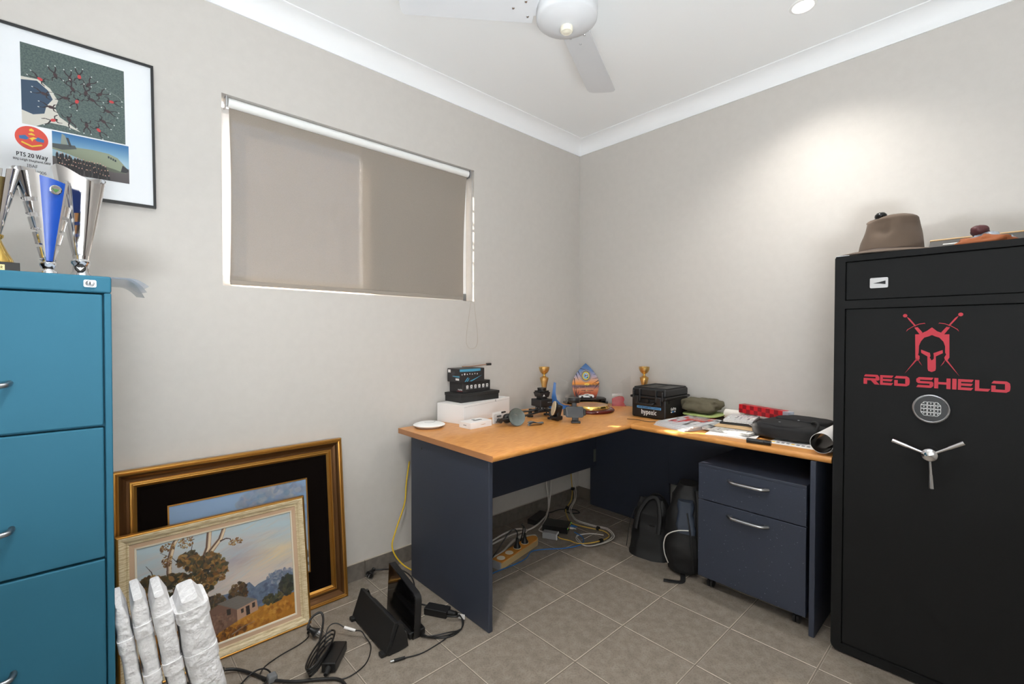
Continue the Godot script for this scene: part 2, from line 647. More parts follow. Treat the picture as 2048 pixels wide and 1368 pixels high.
func skydive_photo() -> ImageTexture:
	rng.seed = 31
	var W := 640
	var H := 640
	var im := Image.create(W, H, false, Image.FORMAT_RGB8)
	var g := noise_image(W, H, 0.06, 4, 8)
	for y in H:
		for x in W:
			var k := g.get_pixel(x, y).r
			im.set_pixel(x, y, rgb(52, 68, 68).lerp(rgb(96, 110, 104), k))
	fill_poly(im, uvs(im, [0, 0.42, 0.15, 0.41, 0.26, 0.49, 0.33, 0.62, 0.3, 0.72, 0.34, 0.82, 0.5, 0.93, 0.54, 0.96, 0.4, 0.92, 0.24, 0.92, 0.12, 1.0, 0.0, 1.0]), rgb(196, 192, 182))
	fill_poly(im, uvs(im, [0, 0.46, 0.14, 0.43, 0.24, 0.52, 0.28, 0.62, 0.22, 0.72, 0.2, 0.82, 0.1, 0.86, 0, 0.83]), rgb(44, 66, 88))
	stroke(im, [0.7, 0.3, 0.86, 0.34, 0.93, 0.37, 0.99, 0.43], 1, 1, rgb(170, 178, 172))
	# jumpers: place, direction of the body, red or dark suit
	for j in [[0.17, 0.4, 3.6, 1], [0.31, 0.3, 4.4, 0], [0.45, 0.3, 4.5, 0], [0.54, 0.24, 4.7, 1], [0.63, 0.31, 5.3, 0], [0.74, 0.4, 5.6, 0], [0.86, 0.46, 0.0, 1], [0.82, 0.6, 0.2, 0], [0.66, 0.5, 0.3, 0], [0.51, 0.57, 1.9, 1], [0.2, 0.57, 3.3, 0], [0.4, 0.56, 3.0, 0], [0.26, 0.72, 3.2, 0], [0.28, 0.88, 2.7, 1], [0.43, 0.83, 1.2, 0], [0.6, 0.85, 1.5, 0], [0.72, 0.88, 0.9, 1], [0.77, 0.75, 0.5, 0], [0.47, 0.42, 4.2, 0], [0.6, 0.43, 4.9, 0]]:
		var c := Vector2(j[0], j[1])
		var d := Vector2.from_angle(j[2])
		var s := d.orthogonal()
		var dark := rgb(40, 30, 34)
		for e: float in [-1.0, 1.0]:
			var hip := c + d * 0.02
			stroke(im, [hip.x, hip.y, hip.x + (d.x * 0.045 + s.x * e * 0.03), hip.y + (d.y * 0.045 + s.y * e * 0.03), hip.x + (d.x * 0.085 + s.x * e * 0.035), hip.y + (d.y * 0.085 + s.y * e * 0.035)], 5, 3, dark)
			dab(im, (hip.x + d.x * 0.09 + s.x * e * 0.036) * W, (hip.y + d.y * 0.09 + s.y * e * 0.036) * H, 6, 4, j[2], rgb(196, 198, 196))
			stroke(im, [c.x - d.x * 0.02, c.y - d.y * 0.02, c.x - d.x * 0.035 + s.x * e * 0.04, c.y - d.y * 0.035 + s.y * e * 0.04, c.x - d.x * 0.07 + s.x * e * 0.05, c.y - d.y * 0.07 + s.y * e * 0.05], 4, 3, dark)
		dab(im, c.x * W, c.y * H, 19, 13, j[2], rgb(186, 56, 58) if j[3] else rgb(58, 36, 40))
		dab(im, (c.x - d.x * 0.035) * W, (c.y - d.y * 0.035) * H, 8, 8, 0, rgb(26, 24, 26))
	return ImageTexture.create_from_image(im)


func plane_photo() -> ImageTexture:
	rng.seed = 41
	var W := 640
	var H := 440
	var im := Image.create(W, H, false, Image.FORMAT_RGB8)
	for y in H:
		im.fill_rect(Rect2i(0, y, W, 1), rgb(42, 100, 150).lerp(rgb(150, 180, 196), minf(1, y / 210.0)) if y < 270 else rgb(92, 86, 84).lerp(rgb(76, 70, 72), (y - 270) / 170.0))
	fill_poly(im, uvs(im, [0, 0.32, 0.1, 0.36, 0.3, 0.3, 0.5, 0.28, 0.72, 0.3, 0.84, 0.37, 0.94, 0.55, 0.99, 0.66, 0.95, 0.74, 0.8, 0.76, 0.55, 0.72, 0.4, 0.6, 0.2, 0.5, 0, 0.44]), rgb(132, 140, 118))
	fill_poly(im, uvs(im, [0.3, 0.6, 0.55, 0.72, 0.8, 0.76, 0.95, 0.74, 0.8, 0.68, 0.5, 0.6]), rgb(88, 92, 80))
	fill_poly(im, uvs(im, [0.91, 0.54, 0.985, 0.62, 0.99, 0.68, 0.95, 0.73, 0.88, 0.72]), rgb(44, 44, 48))
	fill_poly(im, uvs(im, [0.12, 0.02, 0.16, 0.06, 0.2, 0.33, 0.1, 0.33]), rgb(128, 136, 126))
	fill_poly(im, uvs(im, [0, 0.3, 0.28, 0.26, 0.3, 0.34, 0.12, 0.42, 0, 0.4]), rgb(70, 76, 76))
	fill_poly(im, uvs(im, [0.17, 0.1, 0.2, 0.1, 0.24, 0.3, 0.21, 0.32]), rgb(56, 58, 60))
	for k in 4:
		fill_poly(im, uvs(im, [0.71 + k * 0.03, 0.36 + k * 0.02, 0.73 + k * 0.03, 0.365 + k * 0.02, 0.73 + k * 0.03, 0.42 + k * 0.02, 0.71 + k * 0.03, 0.415 + k * 0.02]), rgb(40, 48, 54))
	for row in 3:
		for k in 18:
			var u := 0.05 + k * 0.037 + row * 0.012
			var v := 0.5 + row * 0.12 + k * 0.008
			u += rng.randf_range(-0.012, 0.012)
			v += rng.randf_range(-0.02, 0.02)
			dab(im, u * W, (v + 0.09) * H, 13, 42, 0, jitter(rgb(34, 32, 36), 0.03))
			dab(im, u * W, v * H, 5, 7, 0, jitter(rgb(196, 150, 132), 0.1))
	return ImageTexture.create_from_image(im)


func sunset_print() -> ImageTexture:
	rng.seed = 51
	var W := 300
	var H := 380
	var im := Image.create(W, H, false, Image.FORMAT_RGB8)
	var st := [[0.0, rgb(40, 96, 158)], [0.2, rgb(92, 124, 180)], [0.38, rgb(176, 160, 178)], [0.52, rgb(228, 160, 110)], [0.6, rgb(238, 150, 54)], [0.66, rgb(120, 96, 112)], [0.75, rgb(214, 140, 104)], [0.88, rgb(186, 92, 60)], [1.0, rgb(104, 48, 40)]]
	for y in H:
		var v := y / float(H)
		var c: Color = st[-1][1]
		for k in st.size() - 1:
			if v <= st[k + 1][0]:
				c = st[k][1].lerp(st[k + 1][1], (v - st[k][0]) / (st[k + 1][0] - st[k][0]))
				break
		im.fill_rect(Rect2i(0, y, W, 1), c)
	dab(im, 165, 232, 34, 14, 0, rgb(252, 214, 90), 0.9)
	dab(im, 165, 300, 14, 8, 0, rgb(252, 224, 150), 0.8)
	for s in [[0.95, 0.3, 0.78, 0.34], [0.98, 0.42, 0.72, 0.46], [0.98, 0.5, 0.76, 0.6], [1.0, 0.58, 0.8, 0.76], [0.9, 0.26, 0.7, 0.22], [0.3, 0.16, 0.62, 0.2], [0.22, 0.24, 0.34, 0.42], [0.14, 0.3, 0.24, 0.5], [0.08, 0.44, 0.12, 0.75], [0.16, 0.97, 0.06, 0.62], [0.16, 0.97, 0.16, 0.66], [0.18, 0.97, 0.26, 0.78], [0.2, 0.97, 0.4, 0.84], [0.22, 1.0, 0.5, 0.9]]:
		stroke(im, s, 5, 1, rgb(44, 34, 44))
	dab(im, 152, 138, 66, 74, 0, rgb(92, 88, 96), 0.75)
	dab(im, 152, 138, 44, 50, 0, rgb(232, 196, 44))
	dab(im, 152, 138, 33, 38, 0, rgb(126, 176, 206))
	for k in 26:
		var a := TAU * k / 26
		dab(im, 152 + cos(a) * 55, 138 + sin(a) * 62, 5, 3, a, rgb(214, 210, 200))
	for k in 12:
		dab(im, 152 + rng.randf_range(-22, 22), 138 + rng.randf_range(-26, 26), 9, 5, rng.randf() * PI, [rgb(44, 62, 74), rgb(238, 240, 240), rgb(150, 60, 60)][k % 3], 0.9)
	return ImageTexture.create_from_image(im)


func cover_print(sd: int, cols: Array, n := 60) -> ImageTexture:
	rng.seed = sd
	var im := Image.create(200, 260, false, Image.FORMAT_RGB8)
	im.fill(cols[0])
	for k in n:
		var w := rng.randi_range(6, 70)
		var h := rng.randi_range(3, 26)
		im.fill_rect(Rect2i(rng.randi_range(0, 190), rng.randi_range(0, 250), w, h), jitter(cols[rng.randi() % cols.size()], 0.06))
	return ImageTexture.create_from_image(im)


func page_edges(sd: int, cols: Array) -> ImageTexture:
	rng.seed = sd
	var im := Image.create(8, 64, false, Image.FORMAT_RGB8)
	for y in 64:
		im.fill_rect(Rect2i(0, y, 8, 1), jitter(cols[rng.randi() % cols.size()], 0.06))
	return ImageTexture.create_from_image(im)


func printed(key: String, t: Texture2D, rough := 0.5) -> StandardMaterial3D:
	var m := mat(key, Color.WHITE, rough)
	m.albedo_texture = t
	m.texture_repeat = false
	return m


func make_materials() -> void:
	var fine := ImageTexture.create_from_image(noise_image(512, 512, 0.09, 3, 3))
	var grit := ImageTexture.create_from_image(noise_image(512, 512, 0.22, 2, 4))
	var soft := ImageTexture.create_from_image(noise_image(512, 512, 0.02, 4, 6))
	var m := mat("wall_paint", rgb(200, 195, 189), 0.8)
	m.albedo_texture = ramp_tex(noise_image(512, 512, 0.012, 3, 9), [[0.2, Color(0.99, 0.99, 0.99)], [0.8, Color(1, 1, 1)]])
	bump(m, fine, 0.004, 0.35, true)
	mat("ceiling_white", rgb(243, 244, 244), 0.8)
	mat("cornice_white", rgb(242, 243, 244), 0.6)
	m = mat("floor_tile", Color.WHITE, 0.42)
	m.albedo_texture = ramp_tex(noise_image(1024, 1024, 0.018, 5, 12), [[0.15, rgb(126, 117, 106)], [0.5, rgb(136, 126, 115)], [0.85, rgb(145, 136, 125)]])
	m.detail_enabled = true
	m.detail_albedo = ramp_tex(noise_image(512, 512, 0.2, 3, 13), [[0.25, Color(0.9, 0.895, 0.89)], [0.5, Color(1, 1, 1)], [1.0, Color(1, 1, 1)]])
	m.detail_blend_mode = BaseMaterial3D.BLEND_MODE_MUL
	m.uv2_triplanar = true
	m.uv2_world_triplanar = true
	m.uv2_scale = Vector3.ONE / 0.3
	bump(m, fine, 0.004, 0.9, true)
	mat("tile_edge", rgb(190, 178, 164), 0.5)
	mat("grout", rgb(118, 109, 99), 0.9)
	mat("skirting_tile", rgb(118, 111, 103), 0.45)
	M.skirting_tile.albedo_texture = ramp_tex(noise_image(512, 512, 0.03, 4, 14), [[0.2, Color(0.88, 0.88, 0.88)], [0.8, Color(1, 1, 1)]])
	tri(M.skirting_tile, 0.7, true)
	mat("window_white", rgb(226, 228, 230), 0.35)
	mat("white_plastic", rgb(238, 238, 236), 0.35)
	mat("fan_white", rgb(210, 211, 213), 0.3)
	mat("ivory", rgb(230, 224, 206), 0.4)
	mat("black_frame", rgb(20, 20, 21), 0.35)
	mat("paper", rgb(226, 228, 231), 0.6)
	mat("ink", rgb(38, 38, 42), 0.7)
	mat("white_ink", rgb(226, 226, 224), 0.6)
	m = mat("teal_enamel", rgb(44, 98, 120), 0.62)
	m.metallic_specular = 0.3
	bump(m, grit, 0.006, 0.12)
	mat("chrome", rgb(226, 226, 228), 0.08, 1.0)
	mat("satin_metal", rgb(196, 197, 200), 0.3, 1.0)
	mat("steel", rgb(150, 153, 157), 0.35, 1.0)
	mat("gold", rgb(232, 196, 110), 0.16, 1.0)
	mat("pale_gold", rgb(214, 196, 140), 0.2, 1.0)
	m = mat("cut_gold", rgb(232, 190, 120), 0.14, 1.0)
	bump(m, ImageTexture.create_from_image(noise_image(256, 256, 0.1, 1, 19, FastNoiseLite.TYPE_CELLULAR)), 0.06, 0.02)
	mat("blue_enamel", rgb(14, 64, 150), 0.4)
	mat("badge_green", rgb(70, 110, 60), 0.4)
	mat("black_gloss", rgb(16, 16, 17), 0.1)
	mat("black_plastic", rgb(24, 24, 25), 0.42)
	mat("black_satin", rgb(30, 30, 31), 0.3)
	mat("rubber", rgb(20, 20, 21), 0.7)
	m = mat("safe_coat", rgb(29, 29, 29), 0.75)
	m.metallic_specular = 0.3
	m.albedo_texture = ramp_tex(noise_image(512, 512, 0.3, 2, 22), [[0.3, Color(0.82, 0.82, 0.82)], [0.7, Color(1, 1, 1)]])
	bump(m, grit, 0.02, 0.16)
	mat("safe_gap", rgb(14, 14, 14), 0.8)
	mat("logo_red", rgb(178, 30, 48), 0.6)
	# desk
	m = mat("beech", Color.WHITE, 0.3)
	m.albedo_texture = ramp_tex(noise_image(512, 512, 0.02, 5, 24), [[0.2, rgb(190, 126, 62)], [0.5, rgb(203, 140, 74)], [0.8, rgb(213, 153, 86)]])
	tri(m, 1.0)
	m.uv1_scale = Vector3(1.3, 7.0, 9.0)
	m = M.beech.duplicate()
	m.resource_name = "beech_along"
	m.uv1_scale = Vector3(9.0, 7.0, 1.3)
	M["beech_along"] = m
	mat("beech_end", rgb(168, 116, 76), 0.5)
	m = mat("storm_blue", rgb(56, 62, 77), 0.5)
	m.albedo_texture = ramp_tex(noise_image(512, 512, 0.35, 2, 26), [[0.3, Color(0.84, 0.84, 0.84)], [0.7, Color(1, 1, 1)]])
	bump(m, grit, 0.008, 0.15)
	rng.seed = 61
	var im := Image.create(512, 512, false, Image.FORMAT_RGB8)
	for y in 512:
		for x in 512:
			var g := rng.randf_range(0.88, 1.0)
			im.set_pixel(x, y, Color(56 / 255.0 * g, 62 / 255.0 * g, 77 / 255.0 * g))
	for k in 150:
		dab(im, rng.randf() * 512, rng.randf() * 512, rng.randf_range(0.8, 2.4), rng.randf_range(0.8, 2.0), 0, rgb(128, 136, 146), 0.8)
	m = mat("dusty_blue", Color.WHITE, 0.45)
	m.albedo_texture = ImageTexture.create_from_image(im)
	tri(m, 0.55)
	# picture frames
	m = mat("gilt", rgb(184, 134, 64), 0.34, 0.85)
	bump(m, fine, 0.02, 0.2)
	m = mat("bronze_gilt", rgb(98, 66, 36), 0.38, 0.7)
	bump(m, fine, 0.02, 0.2)
	m = mat("black_velvet", rgb(14, 9, 7), 0.95)
	m.metallic_specular = 0.15
	m = mat("limed_wood", Color.WHITE, 0.6)
	m.albedo_texture = ramp_tex(noise_image(512, 512, 0.02, 5, 28), [[0.2, rgb(176, 154, 116)], [0.5, rgb(206, 188, 152)], [0.8, rgb(220, 205, 172)]])
	tri(m, 1.0)
	m.uv1_scale = Vector3(2.0, 14.0, 14.0)
	mat("linen", rgb(190, 160, 132), 0.85)
	bump(M.linen, grit, 0.03, 0.1)
	mat("slip_white", rgb(214, 204, 184), 0.6)
	m = mat("foam_wrap", rgb(226, 226, 228), 0.6)
	bump(m, soft, 0.5, 0.35)
	# soft things
	m = mat("felt", rgb(96, 80, 67), 0.95)
	bump(m, grit, 0.02, 0.1)
	m.rim_enabled = true
	m.rim = 0.4
	mat("leather_brown", rgb(58, 40, 30), 0.5)
	m = mat("black_nylon", rgb(15, 15, 16), 0.65)
	bump(m, grit, 0.03, 0.06)
	m = mat("black_canvas", rgb(22, 22, 24), 0.8)
	bump(m, grit, 0.04, 0.05)
	mat("slate_nylon", rgb(50, 58, 72), 0.55)
	m = mat("olive_cloth", rgb(92, 86, 68), 0.9)
	bump(m, grit, 0.03, 0.06)
	mat("lime_cloth", rgb(160, 176, 108), 0.8)
	mat("white_foam", rgb(234, 228, 220), 0.7)
	# cables
	mat("cable_black", rgb(22, 22, 23), 0.45)
	mat("cable_white", rgb(206, 202, 196), 0.5)
	mat("cable_yellow", rgb(226, 188, 40), 0.45)
	mat("cable_dull_yellow", rgb(206, 170, 70), 0.5)
	mat("cable_blue", rgb(40, 100, 170), 0.45)
	mat("strip_cream", rgb(206, 178, 128), 0.5)
	mat("strip_amber", rgb(206, 136, 50), 0.45)
	mat("grey_plastic", rgb(150, 150, 152), 0.45)
	# print and plastics
	mat("card_white", rgb(236, 233, 231), 0.5)
	mat("card_black", rgb(34, 34, 34), 0.6)
	mat("card_dark", rgb(42, 40, 41), 0.5)
	mat("print_blue", rgb(74, 150, 180), 0.5)
	mat("tape_blue", rgb(92, 158, 214), 0.5)
	mat("tan_wood", rgb(206, 172, 128), 0.6)
	mat("rust_hide", rgb(150, 84, 46), 0.85)
	mat("maroon", rgb(84, 44, 46), 0.6)
	mat("mahogany", rgb(84, 24, 18), 0.12)
	mat("red_acrylic", rgb(150, 10, 20), 0.2)
	mat("sole_blue", rgb(24, 96, 170), 0.3)
	mat("check_red", rgb(206, 26, 38), 0.4)
	mat("check_dark", rgb(140, 16, 28), 0.4)
	mat("strap_grey", rgb(108, 110, 112), 0.7)
	mat("yellow_mark", rgb(236, 196, 40), 0.5)
	glass("pane_glass", rgb(240, 246, 246), 0.04)
	glass("clear_acrylic", rgb(240, 242, 242), 0.03)
	glass("blister", rgb(236, 238, 240), 0.08)
	m = glass("sleeve", rgb(206, 220, 236), 0.5)
	m.roughness = 0.2
	m = glass("lens_disc", rgb(120, 130, 126), 0.55)
	m.roughness = 0.15
	m = mat("lamp_lens", Color.WHITE, 0.5)
	m.emission_enabled = true
	m.emission = rgb(255, 250, 240)
	m.emission_energy_multiplier = 6.0
	for led in [["led_green", rgb(80, 255, 60)], ["led_amber", rgb(255, 170, 40)]]:
		m = mat(led[0], led[1], 0.4)
		m.emission_enabled = true
		m.emission = led[1]
		m.emission_energy_multiplier = 1.2


func _ready() -> void:
	rng.seed = 7
	set_camera()
	set_light()
	make_materials()
	room()
	window_and_blind()
	ceiling_fittings()
	desk()
	pedestal()
	safe()
	filing_cabinet()
	poster()
	paintings()
	cabinet_top()
	safe_top()
	desk_boxes()
	desk_gear()
	desk_trophies()
	desk_return_things()
	floor_by_panel()
	under_desk()
	bags()


func set_camera() -> void:
	var yaw := 0.7468
	var pitch := -0.0151
	var roll := 0.0019
	var d := Vector3(sin(yaw) * cos(pitch), sin(pitch), -cos(yaw) * cos(pitch))
	var r := d.cross(Vector3.UP).normalized()
	var u := r.cross(d)
	var r2 := r * cos(roll) + u * sin(roll)
	var u2 := u * cos(roll) - r * sin(roll)
	var cam := Camera3D.new()
	cam.name = "camera"
	cam.fov = rad_to_deg(2.0 * atan(684.0 / 919.18))
	cam.near = 0.02
	cam.far = 60.0
	cam.transform = Transform3D(Basis(r2, u2, -d), Vector3(-2.6453, 1.1872, 2.1369))
	add_child(cam)
	cam.current = true


func set_light() -> void:
	var e := Environment.new()
	e.background_mode = Environment.BG_SKY
	var sm := ProceduralSkyMaterial.new()
	sm.sky_top_color = Color(0.72, 0.8, 0.93)
	sm.sky_horizon_color = Color(0.93, 0.95, 0.98)
	sm.ground_bottom_color = Color(0.5, 0.48, 0.44)
	sm.ground_horizon_color = Color(0.8, 0.8, 0.78)
	sm.sky_energy_multiplier = SKY_ENERGY
	sm.ground_energy_multiplier = SKY_ENERGY * 0.6
	var sk := Sky.new()
	sk.sky_material = sm
	e.sky = sk
	e.tonemap_mode = Environment.TONE_MAPPER_LINEAR
	e.tonemap_exposure = 1.36
	e.sdfgi_enabled = true
	e.ssao_enabled = true
	e.ssil_enabled = true
	var we := WorldEnvironment.new()
	we.name = "environment"
	we.environment = e
	add_child(we)
	var sun := DirectionalLight3D.new()
	sun.name = "sun"
	sun.light_color = Color(1.0, 0.96, 0.9)
	sun.light_energy = SUN_ENERGY
	sun.light_angular_distance = 0.6
	sun.shadow_enabled = true
	add_child(sun)
	sun.look_at_from_position(Vector3.ZERO, Vector3(0.43, -0.89, 1.0))


const SUN_ENERGY := 48.0
const SKY_ENERGY := 2.6
const DOWN_ENERGY := [0.95, 1.9]
const DOWN_COLOR := Color(1.0, 0.985, 0.96)
const SOFT_ENERGY := 5.2
const SOFT_COLOR := Color(0.93, 0.97, 1.0)
const ROOM_X := -3.12
const ROOM_Z := 2.75
const CEIL := 2.57
const WX0 := -2.2438
const WX1 := -0.9716
const WY0 := 1.3837
const WY1 := 2.1491


func room() -> void:
	var b := Mb.new()
	# window wall, with its opening
	var th := 0.13
	b.box(Vector3((ROOM_X - 0.1 + WX0) / 2, CEIL / 2, -th / 2), Vector3(WX0 - ROOM_X + 0.1, CEIL + 0.2, th))
	b.box(Vector3((WX1 + 0.1) / 2, CEIL / 2, -th / 2), Vector3(0.1 - WX1, CEIL + 0.2, th))
	b.box(Vector3((WX0 + WX1) / 2, (WY0 - 0.1) / 2, -th / 2), Vector3(WX1 - WX0, WY0 + 0.1, th))
	b.box(Vector3((WX0 + WX1) / 2, (WY1 + CEIL + 0.1) / 2, -th / 2), Vector3(WX1 - WX0, CEIL + 0.1 - WY1, th))
	struct("wall_left", b, M.wall_paint)
	b = Mb.new()
	b.box(Vector3(0.05, CEIL / 2, ROOM_Z / 2), Vector3(0.1, CEIL + 0.2, ROOM_Z))
	struct("wall_right", b, M.wall_paint)
	b = Mb.new()
	b.box(Vector3(ROOM_X - 0.05, CEIL / 2, ROOM_Z / 2), Vector3(0.1, CEIL + 0.2, ROOM_Z))
	struct("wall_back", b, M.wall_paint)
	b = Mb.new()
	b.box(Vector3(ROOM_X / 2, CEIL / 2, ROOM_Z + 0.05), Vector3(-ROOM_X + 0.2, CEIL + 0.2, 0.1))
	struct("wall_front", b, M.wall_paint)
	b = Mb.new()
	b.box(Vector3(ROOM_X / 2, CEIL + 0.05, ROOM_Z / 2), Vector3(-ROOM_X, 0.1, ROOM_Z))
	struct("ceiling", b, M.ceiling_white)
	# cove cornices
	var n := 1
	for run in [[Vector3(ROOM_X, 0, 0), Vector3(0, 0, 0), Vector3(0, 0, 1)], [Vector3(0, 0, 0), Vector3(0, 0, ROOM_Z), Vector3(-1, 0, 0)], [Vector3(0, 0, ROOM_Z), Vector3(ROOM_X, 0, ROOM_Z), Vector3(0, 0, -1)], [Vector3(ROOM_X, 0, ROOM_Z), Vector3(ROOM_X, 0, 0), Vector3(1, 0, 0)]]:
		var c := Mb.new()
		var rows := [PackedVector3Array(), PackedVector3Array()]
		var d := 0.085
		var along: Vector3 = (run[1] - run[0]).normalized()
		for k in 11:
			var a := PI / 2 * k / 10.0
			var o := d * (1.0 - cos(a)) * 0.94 + 0.005
			var y := CEIL - d + d * sin(a) * 0.95
			if k == 0:
				o = 0.006
			if k == 10:
				y = CEIL - 0.004
			# mitred ends
			rows[0].append(run[0] + run[2] * o + Vector3(0, y, 0) + along * o)
			rows[1].append(run[1] + run[2] * o + Vector3(0, y, 0) - along * o)
		c.loft(rows, false, false, run[2] + Vector3(0, -1, 0))
		# the square lower lip and the lip along the ceiling
		var l0: Vector3 = rows[0][0]
		var l1: Vector3 = rows[1][0]
		c.quad(l0 - run[2] * 0.006, l1 - run[2] * 0.006, l1, l0, Vector3.DOWN)
		var t0: Vector3 = rows[0][10]
		var t1: Vector3 = rows[1][10]
		c.quad(t0, t1, t1 + Vector3(0, 0.004, 0), t0 + Vector3(0, 0.004, 0), run[2])
		struct("trim_%d" % n, c, M.cornice_white)
		n += 1
	# floor: a bed of grout with single tiles
	b = Mb.new()
	b.box(Vector3(ROOM_X / 2, -0.0515, ROOM_Z / 2), Vector3(-ROOM_X + 0.2, 0.1, ROOM_Z + 0.2))
	var floor_o := struct("floor", b, M.grout)
	var s := 0.304
	var joint := 0.0052
	var w := s - joint
	var top := Mb.new()
	var bv := 0.0013
	top.box(Vector3(0, -0.004, 0), Vector3(w - bv * 2, 0.008, w - bv * 2))
	var rim := Mb.new()
	var h := w / 2
	for q in 4:
		rim.x = Transform3D(Basis(Vector3.UP, PI / 2 * q), Vector3.ZERO)
		rim.quad(Vector3(-h, -0.0012, h), Vector3(h, -0.0012, h), Vector3(h - bv, 0, h - bv), Vector3(-h + bv, 0, h - bv), Vector3(0, 1, 1).normalized())
		rim.quad(Vector3(-h, -0.006, h), Vector3(h, -0.006, h), Vector3(h, -0.0012, h), Vector3(-h, -0.0012, h), Vector3(0, 0, 1))
	var mesh := top.done()
	mesh.surface_set_material(0, M.floor_tile)
	var ra := []
	ra.resize(Mesh.ARRAY_MAX)
	ra[Mesh.ARRAY_VERTEX] = rim.v
	ra[Mesh.ARRAY_NORMAL] = rim.n
	ra[Mesh.ARRAY_TEX_UV] = rim.t
	ra[Mesh.ARRAY_INDEX] = rim.i
	mesh.add_surface_from_arrays(Mesh.PRIMITIVE_TRIANGLES, ra)
	mesh.surface_set_material(1, M.tile_edge)
	for ix in range(-6, 5):
		for iz in range(-3, 7):
			var cx := -1.3521 + (ix + 0.5) * s
			var cz := 0.777 + (iz + 0.5) * s
			if cx > 0.16 or cz < -0.16 or cz > ROOM_Z + 0.15 or cx < ROOM_X - 0.16:
				continue
			inst("tile", mesh, null, floor_o, Transform3D(Basis(), Vector3(cx, rng.randf_range(-0.0003, 0.0002), cz)))
	# tile skirting, piece by piece
	for side in 2:
		var sb := Mb.new()
		if side == 0:
			sb.box(Vector3(ROOM_X / 2, 0.04, 0.003), Vector3(-ROOM_X, 0.079, 0.006))
		else:
			sb.box(Vector3(-0.003, 0.04, ROOM_Z / 2), Vector3(0.006, 0.079, ROOM_Z))
		var so := struct(["baseboard_left", "baseboard_right"][side], sb, M.grout)
		var pm := Mb.new()
		pm.box(Vector3(0, 0.0405, 0), Vector3(s - 0.004, 0.081, 0.01), 0.001)
		var skm := pm.done()
		var edge := Mb.new()
		edge.box(Vector3(0, 0.0822, -0.001), Vector3(s - 0.003, 0.0016, 0.008))
		var edgem := edge.done()
		for k in range(-6, 12):
			var at := Transform3D(Basis(), Vector3(-1.3521 + (k + 0.5) * s, 0, 0.007))
			if side == 1:
				at = Transform3D(Basis(Vector3.UP, -PI / 2), Vector3(-0.007, 0, 0.777 + (k - 2.5) * s))
			if at.origin.x > 0.02 or at.origin.x < ROOM_X + 0.1 or at.origin.z > ROOM_Z - 0.1 or (side == 1 and at.origin.z < 0.1):
				continue
			inst("tile", skm, M.skirting_tile, so, at)
			inst("tile_edge", edgem, M.tile_edge, so, at)


